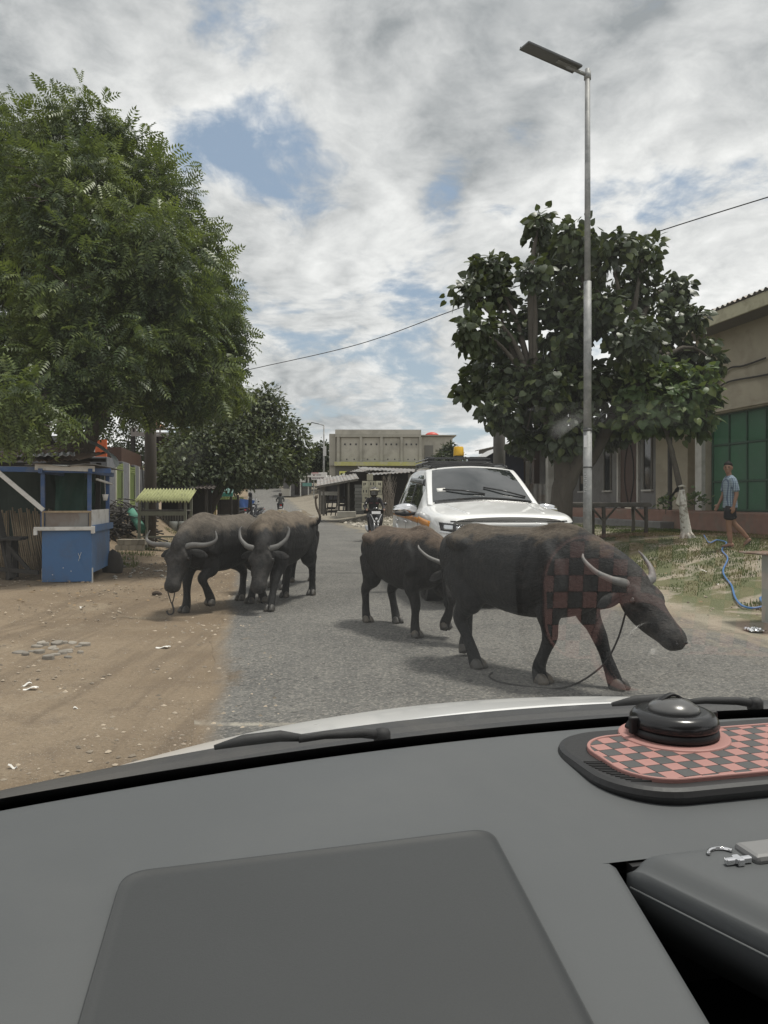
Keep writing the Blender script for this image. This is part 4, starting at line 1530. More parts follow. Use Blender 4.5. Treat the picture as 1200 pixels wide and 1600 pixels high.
for (x, y, z, a) in ((.07, .08, .006, 0), (-.33, -.08, .035, .75)):
    mb = MB()
    mb.prism([S(px_, py_)[:2] for px_, py_ in ((-.12, -.035), (-.05, -.045), (.06, -.05), (.12, -.02), (.12, .02), (.06, .05), (-.05, .045), (-.12, .035))], -.009, .009)
    o = mb.build('sandal', rubber_m, boy, bev=0.004)
    o.location = S(x, y, z)
    o.rotation_euler = (0, a, 0)


# ---------------------------------------------------------------- scooters and their riders
paint_black = pm('black_paint', (0.014, 0.014, 0.016), 0.25, var=0.1, bump=0, coat=0.4)
silver = pm('silver_metal', (0.45, 0.45, 0.46), 0.35, var=0.1, bump=0, metal=0.8)
lamp_white = pm('lamp_lens', (0.85, 0.86, 0.88), 0.12, var=0, bump=0)
plate_m = pm('number_plate', (0.75, 0.75, 0.76), 0.5, var=0.1, bump=0)
text_dark = pm('dark_print', (0.03, 0.03, 0.035), 0.6, var=0, bump=0)
red_lamp = pm('red_lens', (0.55, 0.02, 0.02), 0.2, var=0, bump=0)


def wheel(root, x, r=0.24, w=0.09, y=0.0):
    wr = thing('wheel', None, None)
    wr.parent = root
    wr.location = (x, y, r)
    mx = Matrix.Rotation(R(90), 3, 'X')
    b_ = MB()
    n_ = 12
    prof = [(r - w * .5 + w * .5 * math.cos(a), w * .5 * math.sin(a)) for a in np.linspace(-math.pi * .95, math.pi * .95, n_)]
    b_.lathe(prof, 26, m=mx)
    b_.build('tyre', rubber_m, wr, smooth=True)
    b_ = MB()
    b_.lathe([(r - w * .85, -w * .25), (r - w * .7, -w * .3), (r - w * .7, w * .3), (r - w * .85, w * .25)], 24, m=mx)
    for k in range(5):
        a = k * 2 * math.pi / 5
        b_.bar((0, 0, 0), (math.cos(a) * (r - w * .8), 0, math.sin(a) * (r - w * .8)), .025, .03, up=(0, 1, 0))
    b_.lathe([(.035, -.05), (.035, .05)], 10, m=mx)
    b_.build('rim', silver, wr)
    return wr


def scooter(label, loc, rotz, body_mat, group=None, lean=0.0, lights=True):
    """Local +X ahead."""
    r = thing('motorcycle', label, 'motorcycle', loc, rotz, group)
    r.rotation_euler = (lean, 0, rotz)
    wheel(r, 0.62)
    wheel(r, -0.60)
    b_ = MB()   # front shield
    b_.grid(lambda u, v: (0.50 - .22 * v + .05 * math.cos((u - .5) * 3.1) - .10 * abs(u - .5), (u - .5) * (.30 + .10 * math.sin(v * 3.0)), .35 + .62 * v), 11, 9)
    b_.grid(lambda u, v: (0.44 - .22 * v, (u - .5) * (.30 + .10 * math.sin(v * 3.0)), .35 + .62 * v), 11, 9)
    b_.build('front_shield', body_mat, r, smooth=True)
    b_ = MB()
    loft(b_, [(.52, 0, .46, .055, .03), (.64, 0, .515, .065, .02), (.78, 0, .44, .055, .02)], n=10)
    b_.build('mudguard', body_mat, r, smooth=True)
    b_ = MB()
    loft(b_, [(.36, 0, .30, .12, .04), (.1, 0, .27, .13, .05), (-.1, 0, .30, .13, .07), (-.25, 0, .48, .14, .14), (-.55, 0, .60, .12, .11), (-.88, 0, .68, .06, .05)], n=14)
    b_.build('body_panel', body_mat, r, smooth=True)
    b_ = MB()
    loft(b_, [(.02, 0, .70, .08, .04), (-.2, 0, .74, .13, .06), (-.5, 0, .77, .14, .055), (-.78, 0, .79, .09, .04)], n=14)
    b_.build('seat', rubber_m, r, smooth=True)
    b_ = MB()
    b_.tube([(.30, -.34, .98), (.34, -.2, 1.0), (.37, 0, 1.0), (.34, .2, 1.0), (.30, .34, .98)], .014, 8)
    loft(b_, [(.33, 0, .93, .06, .05), (.36, 0, 1.0, .09, .05), (.34, 0, 1.05, .08, .03)], n=10, up=(1, 0, 0))
    b_.build('handlebar', paint_black, r, smooth=True)
    for s in (-1, 1):
        b_ = MB()
        b_.tube([(.33, s * .22, 1.0), (.33, s * .27, 1.12)], .006, 6)
        b_.lathe([(.01, -.01), (.055, -.008), (.060, .004), (.01, .012)], 14, (.33, s * .30, 1.17), Matrix.Rotation(R(90), 3, 'Y') @ Matrix.Scale(.7, 3, (1, 0, 0)))
        b_.build('mirror', paint_black, r, smooth=True)
        b_ = MB()
        b_.tube([(.60, s * .055, .25), (.50, s * .06, .62)], .02, 8)
        b_.build('fork', silver, r, smooth=True)
        if lights:
            b_ = MB()
            b_.bar((.50, s * .17, .86), (.55, s * .055, .62), .022, .02)
            b_.build('light_strip', lamp_white, r, bev=.004)
    b_ = MB()
    loft(b_, [(-.3, -.16, .32, .05, .05), (-.6, -.17, .36, .055, .055), (-.9, -.17, .44, .05, .05)], n=10)
    b_.build('exhaust', silver, r, smooth=True)
    b_ = MB()
    b_.box((-.90, 0, .70), (.03, .14, .06))
    b_.build('tail_lamp', red_lamp, r, bev=.01)
    b_ = MB()
    b_.box((-.93, 0, .54), (.008, .20, .10), Matrix.Rotation(R(-15), 3, 'Y'))
    b_.build('rear_plate', plate_m, r)
    b_ = MB()
    b_.box((.50, 0, .905), (.010, .27, .085), Matrix.Rotation(R(-18), 3, 'Y'))
    b_.build('front_plate', plate_m, r)
    if lights:
        for (y, z) in ((0, .715), (-.055, .625), (.055, .625)):
            b_ = MB()
            b_.lathe([(.004, -.01), (.034, -.008), (.038, 0), (.030, .008), (.004, .012)], 14, (.585 - .0 * z, y, z), Matrix.Rotation(R(90), 3, 'Y'))
            b_.build('headlight', lamp_white, r, smooth=True)
    return r


def rider(label, loc, rotz, jacket, trousers, helmet, lean=0.0, front=True, chest=None):
    r = thing('person', label, 'person', loc, rotz)
    r.rotation_euler = (lean, 0, rotz)
    b_ = MB()
    loft(b_, [(-.24, 0, .80, .16, .13), (-.22, 0, .95, .15, .12), (-.18, 0, 1.12, .165, .115), (-.15, 0, 1.27, .18, .11), (-.13, 0, 1.36, .12, .08), (-.12, 0, 1.42, .06, .06)], n=18, up=(1, 0, 0))
    for s in (-1, 1):
        limb(b_, [(-.14, s * .17, 1.33, .065, .065), (-.10, s * .25, 1.18, .055, .055), (-.02, s * .29, 1.06, .047, .047), (.14, s * .28, 1.02, .04, .04), (.24, s * .27, 1.01, .034, .034)], up=(0, 0, 1))
    place('jacket', fuse(b_, .014, 3, 'jacket', jacket), r)
    b_ = MB()
    for s in (-1, 1):
        limb(b_, [(-.24, s * .09, .82, .105, .10), (0.0, s * .17, .80, .09, .085), (.18, s * .19, .74, .07, .07), (.16, s * .17, .52, .06, .06), (.12, s * .16, .34, .045, .05)], up=(0, 1, 0))
    loft(b_, [(-.30, 0, .80, .15, .10), (-.15, 0, .82, .15, .10)], n=14)
    place('trousers', fuse(b_, .014, 3, 'trousers', trousers), r)
    b_ = MB()
    head_mesh(b_, (-.08, 0, 1.53), (1, 0, -.1))
    loft(b_, [(-.12, 0, 1.38, .052, .052), (-.10, 0, 1.48, .05, .05)], n=10, up=(1, 0, 0))
    for s in (-1, 1):
        hand(b_, (.24, s * .27, 1.01), (1, 0, -.15), (0, -s, .2), (0, 0, -1), 0.95, 0.9)
        loft(b_, [(.08, s * .16, .30, .034, .04), (.18, s * .16, .31, .04, .035), (.30, s * .16, .29, .035, .018)], n=10)
    place('body', fuse(b_, .011, 3, 'body', skin_dark), r)
    b_ = MB()
    loft(b_, [(-.09, 0, 1.685, .05, .06), (-.09, 0, 1.66, .105, .12), (-.09, 0, 1.60, .135, .150), (-.095, 0, 1.54, .138, .150), (-.125, 0, 1.47, .125, .115), (-.14, 0, 1.43, .11, .09)], n=20, up=(1, 0, 0))
    b_.build('helmet', helmet, r, smooth=True)
    if front:
        b_ = MB()
        b_.grid(lambda u, v: (-.088 + .158 * math.cos((u - .5) * 2.0), .142 * math.sin((u - .5) * 2.0), 1.45 + .13 * v), 11, 5)
        b_.build('visor', pm('smoky_visor', (0.10, 0.095, 0.09), 0.12, var=0.05, bump=0), r, smooth=True)
        b_ = MB()
        loft(b_, [(.01, -.12, 1.60, .02, .03), (.075, 0, 1.61, .03, .025), (.01, .12, 1.60, .02, .03)], n=8)
        b_.build('helmet_peak', pm('cream_paint', (0.55, 0.5, 0.38), 0.4, var=0.1, bump=0), r, smooth=True)
    if chest:
        for s in (-1, 1):
            b_ = MB()
            b_.grid(lambda u, v: (-.035 - .05 * u - .06 * v, s * (.05 + .11 * u), 1.18 + .16 * v), 5, 5)
            b_.build('jacket_panel', chest, r, smooth=True)
    return r


jack1 = pm('dark_jacket', (0.028, 0.026, 0.030), 0.8, var=0.2, bump=0.4, bscale=14, bdist=0.02)
maroon = pm('maroon_cloth', (0.085, 0.018, 0.024), 0.8, var=0.2, bump=0.2)
denim = pm('dark_trousers', (0.020, 0.021, 0.025), 0.85, var=0.2, bump=0.4, bscale=14, bdist=0.02)
helm_dark = pm('dark_helmet', (0.03, 0.025, 0.022), 0.25, var=0.1, bump=0)
p = gpoint(585, 846)
h1 = face(.12, -1)
scooter('black scooter with three round lamps coming up beside the white car', (p.x, p.y, terrain(p.x, p.y) + .004), h1, paint_black)
rider('helmeted rider in a dark jacket with red shoulders on the oncoming scooter', (p.x, p.y, terrain(p.x, p.y) + .004), h1, jack1, denim, helm_dark, chest=maroon)
p = at(438, 800, 60)
p.z = terrain(p.x, p.y)
h2 = face(-.175, 1)
scooter('dark scooter with a red tail lamp riding away up the road', (p.x, p.y, p.z + .004), h2, paint_black, lights=False)
rider('rider in dark grey seen from behind, riding away up the road', (p.x, p.y, p.z + .004), h2, pm('grey_jacket', (0.045, 0.048, 0.046), 0.85, var=0.2, bump=0.2), denim, helm_dark, front=False)
# ---------------------------------------------------------------- trees
bark_m = pm('bark', (0.085, 0.072, 0.058), 0.92, var=0.3, scale=7, bump=0.9, bscale=22, stretch=(1, 1, 0.35), tint=(0.16, 0.145, 0.12), tint_amt=0.5, bdist=0.03)
lime_m = pm('limewash', (0.62, 0.60, 0.54), 0.9, var=0.2, scale=9, bump=0.8, bscale=24, tint=(0.20, 0.17, 0.13), tint_amt=0.8, tscale=9, cut=(.50, .62), bdist=0.02)
waru_m = leaf_mat('broad_leaf', (0.040, 0.056, 0.028), (0.060, 0.082, 0.034), (0.115, 0.135, 0.05), clump=0.9, trans=0.16, rough=0.42, spec=0.4)
waru_young = leaf_mat('broad_leaf_young', (0.070, 0.115, 0.045), (0.105, 0.155, 0.056), (0.18, 0.21, 0.07), clump=1.6, trans=0.36, rough=0.45, spec=0.4)
neem_m = leaf_mat('feather_leaf', (0.062, 0.094, 0.038), (0.155, 0.200, 0.050), (0.18, 0.21, 0.065), clump=0.85, trans=0.36, rough=0.42, spec=0.45)
mid_m = leaf_mat('mid_leaf', (0.045, 0.062, 0.030), (0.075, 0.095, 0.036), (0.12, 0.13, 0.055), clump=0.55, trans=0.22, rough=0.5, spec=0.4)
far_m = leaf_mat('far_leaf', (0.035, 0.047, 0.030), (0.050, 0.064, 0.034), (0.08, 0.09, 0.045), clump=0.25, trans=0.15, rough=0.6, spec=0.3)


def heart_leaf():
    o = [(0, 0, 0), (-.10, .20, .015), (.02, .40, .0), (.26, .50, -.03), (.55, .40, -.05), (.80, .20, -.09), (1.02, 0, -.16),
         (.80, -.20, -.09), (.55, -.40, -.05), (.26, -.50, -.03), (.02, -.40, 0), (-.10, -.20, .015), (.26, 0, .045), (.62, 0, .01)]
    f = [(0, 12, 2, 1), (12, 3, 2), (12, 13, 4, 3), (13, 6, 5, 4), (0, 11, 10, 12), (12, 10, 9), (12, 9, 8, 13), (13, 8, 7, 6)]
    return np.array(o), f


def feather_leaf():
    vs, fs = [], []
    def leaflet(o, d, L, w, dz):
        d = np.array(d) / np.linalg.norm(d)
        s = np.array((-d[1], d[0], 0))
        b = len(vs)
        vs.extend([o, o + d * L * .45 + s * w + np.array((0, 0, .02)), o + d * L + np.array((0, 0, -dz)), o + d * L * .45 - s * w + np.array((0, 0, .02))])
        fs.append((b, b + 1, b + 2, b + 3))
    n = 6
    for k in range(n):
        x = .20 + .72 * k / (n - 1)
        z = -.30 * x * x
        L = .36 - .12 * abs(k - 2) / 3
        for s in (-1, 1):
            leaflet(np.array((x, 0, z)), (.42, s, -.0), L, .055, .09)
    leaflet(np.array((.93, 0, -.27)), (1, 0, 0), .26, .055, .10)
    b = len(vs)
    vs.extend([np.array((0, .008, 0)), np.array((0, -.008, 0)), np.array((.95, 0, -.28)), np.array((.5, .006, -.075)), np.array((.5, -.006, -.075))])
    fs.extend([(b, b + 1, b + 4, b + 3), (b + 3, b + 4, b + 2)])
    return np.array(vs), fs


def plain_leaf():
    return np.array([(0, 0, 0), (.4, .27, .03), (1, 0, -.12), (.4, -.27, .03)]), [(0, 1, 2, 3)]


def frame(axis, nrm):
    x = axis / (np.linalg.norm(axis, axis=-1, keepdims=True) + 1e-9)
    y = np.cross(nrm, x)
    y /= (np.linalg.norm(y, axis=-1, keepdims=True) + 1e-9)
    z = np.cross(x, y)
    return np.stack((x, y, z), -1)


def leaves_mesh(name, proto, mats, locs, sizes, mat):
    v, f = proto
    n, k = len(locs), len(v)
    vv = np.einsum('nij,kj->nki', mats, v) * sizes[:, None, None] + locs[:, None, :]
    me = bpy.data.meshes.new(name)
    loops, starts, totals = [], [], []
    flat = np.concatenate([np.array(q) for q in f])
    cnt = np.array([len(q) for q in f])
    st = np.concatenate(([0], np.cumsum(cnt)[:-1]))
    L = len(flat)
    me.vertices.add(n * k)
    me.vertices.foreach_set('co', vv.reshape(-1).astype(np.float32))
    me.loops.add(n * L)
    me.loops.foreach_set('vertex_index', (flat[None, :] + (np.arange(n) * k)[:, None]).reshape(-1).astype(np.int32))
    me.polygons.add(n * len(f))
    me.polygons.foreach_set('loop_start', (st[None, :] + (np.arange(n) * L)[:, None]).reshape(-1).astype(np.int32))
    me.polygons.foreach_set('loop_total', np.tile(cnt, n).astype(np.int32))
    me.update(calc_edges=True)
    me.materials.append(mat)
    return me


def tree(name, label, base, blobs, proto, n_tips, per_tip, size, mat, trunks, droop=0.5, n_parts=300, group=None, bark=None, spread=0.14, leaf_name='leaf', seed=1, shell=0.55, up=0.35, twigs=True, cat='tree'):
    r_ = np.random.default_rng(seed)
    root = thing(name, label, cat, tuple(base), 0, group)
    base = np.array(base, float)
    C = np.array([b[0] for b in blobs], float)
    Rr = np.array([b[1] for b in blobs], float)          # (n,3) radii
    wgt = (Rr.prod(axis=1)) ** (2 / 3)
    idx = r_.choice(len(blobs), n_tips, p=wgt / wgt.sum())
    d = r_.normal(size=(n_tips, 3))
    d /= np.linalg.norm(d, axis=1, keepdims=True)
    rad = shell + (1.04 - shell) * r_.random(n_tips) ** 0.7
    # uneven outline: tips cluster on boughs
    bump = np.array([noise.noise(Vector(tuple(C[i] * .7 + d[j] * 2.3))) for j, i in enumerate(idx)])
    rad *= 1 + 0.36 * bump
    tips = C[idx] + d * Rr[idx] * rad[:, None]
    outw = d * 1.0
    n = n_tips * per_tip
    T = np.repeat(tips, per_tip, axis=0)
    O = np.repeat(outw, per_tip, axis=0)
    rnd = r_.normal(size=(n, 3))
    rnd /= np.linalg.norm(rnd, axis=1, keepdims=True)
    locs = T + rnd * spread * r_.random((n, 1)) ** .5
    axis = O * 0.55 + rnd * 0.85 + np.array((0, 0, -droop))
    nrm = np.array((0, 0, 1.0)) * up + O * 0.5 + r_.normal(size=(n, 3)) * 0.45
    M = frame(axis, nrm)
    sizes = size[0] + (size[1] - size[0]) * r_.random(n)
    camv = np.array((0, 0, EYE))
    dist = np.linalg.norm(locs - camv, axis=1)
    # keep leaves out of the ground
    keep = locs[:, 2] > 0.4
    locs, M, sizes, dist = locs[keep], M[keep], sizes[keep], dist[keep]
    loc0 = locs - base
    if n_parts:
        ang = sizes / dist
        px = 600 + 1200 * locs[:, 0] / np.maximum(locs[:, 1], .1)
        py = 780 - 1200 * (locs[:, 2] - EYE) / np.maximum(locs[:, 1], .1)
        vis = (px > -10) & (px < 1210) & (py > 0)
        score = np.where(vis, ang - 0.0, 0) + np.where(vis, 1, 0) * (-(dist - dist.min()) * 0.004)
        order = np.argsort(-score)
        sel, rest = order[:n_parts], order[n_parts:]
        me = bpy.data.meshes.new(leaf_name)
        me.from_pydata([tuple(p) for p in proto[0]], [], proto[1])
        me.materials.append(mat)
        for i in sel:
            o = bpy.data.objects.new(leaf_name, me)
            COL.objects.link(o)
            o.parent = root
            m4 = Matrix([list(M[i][0] * sizes[i]) + [loc0[i][0]], list(M[i][1] * sizes[i]) + [loc0[i][1]], list(M[i][2] * sizes[i]) + [loc0[i][2]], [0, 0, 0, 1]])
            o.matrix_basis = m4
    else:
        rest = np.arange(len(locs))
    me = leaves_mesh('foliage', proto, M[rest], loc0[rest], sizes[rest], mat)
    o = place('foliage', me, root)
    o['kind'] = 'stuff'
    # trunk and limbs
    for tk in trunks:
        pts = [np.array(q[:3], float) - base for q in tk]
        mb = MB()
        cs = catmull([tuple(p) + (q[3],) for p, q in zip(pts, tk)], 5)
        pp, rr = [], []
        for i, q in enumerate(cs):
            jig = 0.12 * q[3]
            pp.append((q[0] + jig * noise.noise(Vector((i * .7, 1, 2))), q[1] + jig * noise.noise(Vector((i * .7, 5, 2))), q[2]))
            rr.append(q[3] * (1 + .12 * noise.noise(Vector((i * .9, 8, 2)))))
        mb.tube(pp, rr, 12)
        mb.build('trunk', bark or bark_m, root, smooth=True)
    top = np.array(trunks[0][-1][:3])
    mbb = MB()
    for c in C:
        a = top if not len(trunks) > 1 else np.array(trunks[int(np.argmin([np.linalg.norm(np.array(t[-1][:3]) - c) for t in trunks]))][-1][:3])
        L = np.linalg.norm(c - a)
        if L < .3:
            continue
        m_ = (a + c) / 2 + np.array((0, 0, .12 * L)) + r_.normal(size=3) * .06 * L
        rb = min(.10, .022 * L + .02)
        cs = catmull([tuple(a - base), tuple(m_ - base), tuple(c - base)], 4)
        mbb = MB()
        mbb.tube(cs, [rb * (1 - .75 * i / (len(cs) - 1)) for i in range(len(cs))], 7)
        mbb.build('branch', bark or bark_m, root, smooth=True)
    if twigs:
        mbt = MB()
        for j in r_.choice(n_tips, min(n_tips, 260), replace=False):
            a = C[idx[j]] - base
            b = tips[j] - base
            m_ = (a + b) / 2 + r_.normal(size=3) * .08
            mbt.tube([tuple(a), tuple(m_), tuple(b)], [.016, .011, .005], 4, cap=False)
        t_ = mbt.build('twigs', bark or bark_m, root)
        t_['kind'] = 'stuff'
    return root


def blob(px, py, r, D, ry=None, k=1.0):
    """Bough centred there, r pixels wide and ry pixels high in the photograph."""
    s = D / 1200
    return (tuple(at(px, py, D)), (r * s, r * s * k, (ry or r) * s))


# big feather-leaved tree on the left
D0 = 14.0
bl = [blob(128, 205, 58, D0 + .3, 62), blob(38, 232, 68, D0 + .8, 62), blob(195, 268, 66, D0 + .5, 60), blob(95, 310, 110, D0 - 1.2, 90), blob(245, 328, 70, D0 + .2, 70),
      blob(215, 400, 90, D0 - 1.5, 80), blob(298, 415, 60, D0 + .6, 80), blob(322, 505, 56, D0 + .4, 72), blob(245, 500, 90, D0 - 1.0, 82), blob(110, 450, 95, D0 - 2.0, 90),
      blob(332, 572, 46, D0 + .6, 54), blob(285, 595, 72, D0 - .6, 58), blob(165, 560, 90, D0 - 2.2, 80), blob(60, 590, 80, D0 - 2.6, 70), blob(25, 400, 70, D0 + 1.5, 80),
      blob(235, 615, 70, D0 + 1.5, 34), blob(-70, 300, 120, D0, 130), blob(-60, 520, 110, D0 - .5, 110), blob(130, 615, 50, D0 + 1.6, 36), blob(355, 545, 24, D0 + .4, 40),
      blob(50, 655, 50, D0 - 3.6, 30), blob(20, 625, 45, D0 - 3.8, 40), blob(345, 615, 42, D0 + 1.4, 26), blob(120, 400, 120, D0 + 2.2, 150), blob(250, 480, 110, D0 + 2.4, 130)]
tb = at(112, 856, 15.2)
tz = terrain(tb.x, tb.y)
trk = [(tb.x, tb.y, tz - .1, .40), (tb.x + .02, tb.y, tz + .5, .31), (tb.x + .05, tb.y - .1, tz + 1.6, .26), (tb.x + .1, tb.y - .3, tz + 2.9, .23), (tb.x + .25, tb.y - .5, tz + 4.2, .17)]
trk2 = [(tb.x + .03, tb.y - .1, tz + 1.5, .2), (tb.x + .5, tb.y - .2, tz + 2.5, .15), (tb.x + 1.2, tb.y - .5, tz + 3.6, .11)]
trk3 = [(tb.x + .0, tb.y - .1, tz + 1.6, .2), (tb.x - .6, tb.y - .2, tz + 2.6, .16), (tb.x - 1.1, tb.y - .2, tz + 4.2, .12)]
tree('feather_leaved_tree', 'tall spreading tree with drooping feathery leaves behind the blue food stall', (tb.x, tb.y, tz), bl, feather_leaf(), 3300, 6, (.23, .40), neem_m, [trk, trk2, trk3],
     droop=.50, spread=.10, leaf_name='leaf', seed=3, shell=.42, up=.5)

# broad-leaved tree on the right with dark twisted trunks
D1 = 16.0
env = [(762, 425, 34), (735, 460, 34), (782, 462, 26), (745, 520, 42), (785, 525, 36), (760, 585, 42), (800, 600, 44), (775, 640, 40), (735, 610, 26), (842, 352, 28), (832, 425, 30), (835, 495, 30), (862, 400, 34),
       (900, 370, 40), (905, 430, 46), (872, 470, 42), (955, 395, 36), (1005, 400, 34), (985, 455, 46), (935, 490, 50), (885, 540, 48), (1050, 455, 32), (1040, 510, 44), (995, 530, 50), (1085, 500, 24),
       (1090, 550, 34), (1050, 575, 48), (980, 590, 52), (915, 600, 52), (860, 610, 52), (830, 660, 46), (890, 670, 50), (955, 665, 46), (835, 590, 40), (820, 690, 26), (870, 695, 30), (1115, 565, 18)]
rb_ = np.random.default_rng(21)
bl = [blob(x, y, r * .78, D1 + (rb_.uniform(-1.0, 1.0) if x < 1000 else rb_.uniform(.3, 1.8)), k=1.3) for x, y, r in env]
t0 = gpoint(872, 800)
t0 = at(880, 805, 15.8)
tz = terrain(t0.x, t0.y)
q1, q2, q3 = at(880, 765, 15.8), at(905, 700, 15.9), at(900, 610, 16.0)
trk = [(t0.x - .12, t0.y, tz - .1, .30), (q1.x, q1.y, q1.z, .23), (q2.x, q2.y, q2.z, .20), (q3.x, q3.y, q3.z, .14)]
q4, q5 = at(870, 690, 15.7), at(835, 610, 15.8)
trk2 = [(q1.x + .02, q1.y, q1.z + .1, .18), (q4.x, q4.y, q4.z, .14), (q5.x, q5.y, q5.z, .10)]
q6, q7 = at(940, 690, 16.0), at(975, 600, 16.1)
trk3 = [(q2.x, q2.y, q2.z - .5, .16), (q6.x, q6.y, q6.z, .12), (q7.x, q7.y, q7.z, .09)]
tree('broad_leaved_tree', 'dark broad-leaved tree behind the lamp post and white car', (t0.x, t0.y, tz), bl, heart_leaf(), 2350, 4, (.12, .20), waru_m, [trk, trk2, trk3], droop=.75, spread=.17, seed=5, shell=.40, up=.25)

# small tree with a limewashed trunk
D2 = 15.4
t0 = at(1073, 834, D2)
tz = terrain(t0.x, t0.y)
q1, q2, q3 = at(1064, 765, D2), at(1052, 715, D2), at(1040, 670, D2)
bl = [blob(1040, 635, 62, D2 - .1, 38), blob(1000, 610, 42, D2 + .1, 34), blob(1080, 610, 42, D2, 36), blob(1040, 590, 40, D2 + .2, 26), blob(1000, 655, 38, D2 - .2, 26), blob(1082, 655, 36, D2 - .1, 28)]
sm = tree('small_tree', 'small round-crowned tree with white limewashed lower trunk beside the bamboo table', (t0.x, t0.y, tz), bl, heart_leaf(), 420, 4, (.13, .21), waru_young,
          [[(q1.x, q1.y, q1.z - .05, .062), (q2.x, q2.y, q2.z, .052), (q3.x, q3.y, q3.z, .045)]], droop=.75, spread=.13, seed=8, shell=.4, up=.4, n_parts=300)
mb = MB()
b_ = Vector((t0.x, t0.y, tz))
mb.tube([Vector((0, 0, -.05)), Vector((-.01, 0, .12)), (q1 - b_) * .55, (q1 - b_)], [.15, .105, .082, .072], 12)
for k in range(5):
    a = -2.4 + k * .8
    mb.tube([(0, 0, .16), (.10 * math.cos(a), .10 * math.sin(a), .06), (.2 * math.cos(a), .2 * math.sin(a), -.03)], [.05, .04, .02], 6)
o = mb.build('painted_trunk', lime_m, sm, smooth=True)
o['label'] = 'white limewashed lower trunk'
mb = MB()
k0 = (q1 - b_) * 1.06
mb.tube([k0 + Vector((-.07, -.06, .0)), k0 + Vector((.0, -.09, .02)), k0 + Vector((.07, -.05, 0))], .02, 6)
mb.sheet(lambda u, v: tuple(k0 + Vector((-.05 - .2 * v - .02 * u, -.07, -.10 * u - .16 * v + .03 * math.sin(v * 6)))), 4, 8, .004)
mb.sheet(lambda u, v: tuple((q1 - b_) + Vector((-.05 - .10 * v * u, -.07 - .02 * u, -.35 * v + .05 * u))), 5, 8, .004)
mb.build('tied_rag', pm('pale_rag', (0.55, 0.52, 0.46), 0.9, var=0.2, bump=0.3), sm, smooth=True)

# tree further along on the left
D3 = 31.0
bl = [blob(395, 655, 55, D3, 45), blob(440, 690, 42, D3 + .5, 40), blob(345, 680, 60, D3 - 1, 45), blob(300, 710, 55, D3 - 2, 40), blob(400, 720, 60, D3 - 1, 36), blob(350, 735, 60, D3 - 1.5, 28), blob(415, 625, 26, D3, 22),
      blob(465, 700, 22, D3 + .5, 18), blob(455, 730, 28, D3, 22), blob(275, 745, 45, D3 - 3, 28), blob(370, 650, 50, D3 + 2, 40)]
t0 = at(322, 800, D3)
tz = terrain(t0.x, t0.y)
trk = [(t0.x, t0.y, tz - .1, .30), (t0.x + .1, t0.y, tz + .8, .24), (t0.x + .5, t0.y, tz + 1.6, .2), (t0.x + 1.1, t0.y, tz + 2.6, .14)]
tree('roadside_tree', 'leafy grey-green tree over the green-roofed stall on the left', (t0.x, t0.y, tz), bl, plain_leaf(), 3400, 6, (.13, .24), mid_m, [trk], droop=.5, spread=.24, seed=11, shell=.35, n_parts=0, up=.5)

# dark trees in the far distance
far_spec = [(500, 712, 30, 24, 105, 'dark clump of a tree behind the far lamp post'), (470, 735, 36, 22, 112, 'low dark tree at the head of the road, left of the far lamp post'),
            (405, 740, 46, 26, 118, 'dark tree where the road disappears over the rise'), (345, 745, 50, 30, 95, 'dark far tree behind the parked motorcycles'),
            (440, 722, 30, 26, 125, 'farthest dark tree straight above the road'), (700, 712, 26, 20, 62, 'bushy tree rising behind the roof rack of the white car'),
            (258, 735, 46, 34, 46, 'dark tree behind the corrugated roof stand'), (200, 690, 60, 46, 34, 'dark tree behind the grey gate wall'), (20, 700, 80, 60, 30, 'dark tree behind the rusty shed'),
            (530, 740, 22, 18, 100, 'small dark tree beside the yellow sign')]
for k, (px, py, rx, ry, D, lab) in enumerate(far_spec):
    bl = [blob(px, py, rx * .7, D, ry * .7), blob(px - rx * .5, py + ry * .3, rx * .5, D - 1, ry * .5), blob(px + rx * .5, py + ry * .2, rx * .5, D + 1, ry * .55), blob(px + rx * .1, py - ry * .5, rx * .4, D, ry * .45), blob(px, py + ry * .6, rx * .8, D, ry * .5)]
    c = at(px, py, D)
    tz = terrain(c.x, c.y)
    trk = [(c.x, c.y, tz - .2, .012 * D * .3 + .08), (c.x + .1, c.y, tz + (c.z - tz) * .5, .10 + .0006 * D), (c.x, c.y, c.z, .07)]
    s_ = .0042 * D
    tree('background_tree', lab, (c.x, c.y, tz), bl, plain_leaf(), 520, 5, (s_ * .7, s_ * 1.3), far_m, [trk], droop=.4, spread=.004 * D, seed=40 + k, shell=.3, n_parts=0, group='dark trees in the distance', twigs=False)

# ---------------------------------------------------------------- lamp posts, utility posts, wires
galv = pm('galvanised_steel', (0.25, 0.255, 0.255), 0.62, var=0.3, scale=10, bump=0.12, metal=0.25, tint=(0.42, 0.42, 0.41), tint_amt=0.6, tscale=4)
lamp_dark = pm('lamp_housing', (0.085, 0.088, 0.09), 0.45, var=0.1, bump=0.03)
DL = 12.4
b_ = at(918, 880, DL)
tz = terrain(b_.x, b_.y)
lamp = thing('street_lamp', 'tall galvanised solar street lamp standing in front of the dark tree', 'street lamp', (b_.x, b_.y, tz))
topz = at(918, 108, DL).z - tz
seamz = at(918, 440, DL).z - tz
midz = at(918, 672, DL).z - tz
mb = MB()
mb.tube([(0, 0, -.1), (0, 0, midz)], [.072, .068], 20)
mb.tube([(0, 0, midz - .002), (0, 0, seamz)], [.064, .060], 20)
mb.build('lower_pole', galv, lamp, smooth=True)
MB().tube([(0, 0, seamz - .03), (0, 0, topz)], [.050, .041], 18).build('upper_pole', galv, lamp, smooth=True)
mb = MB()
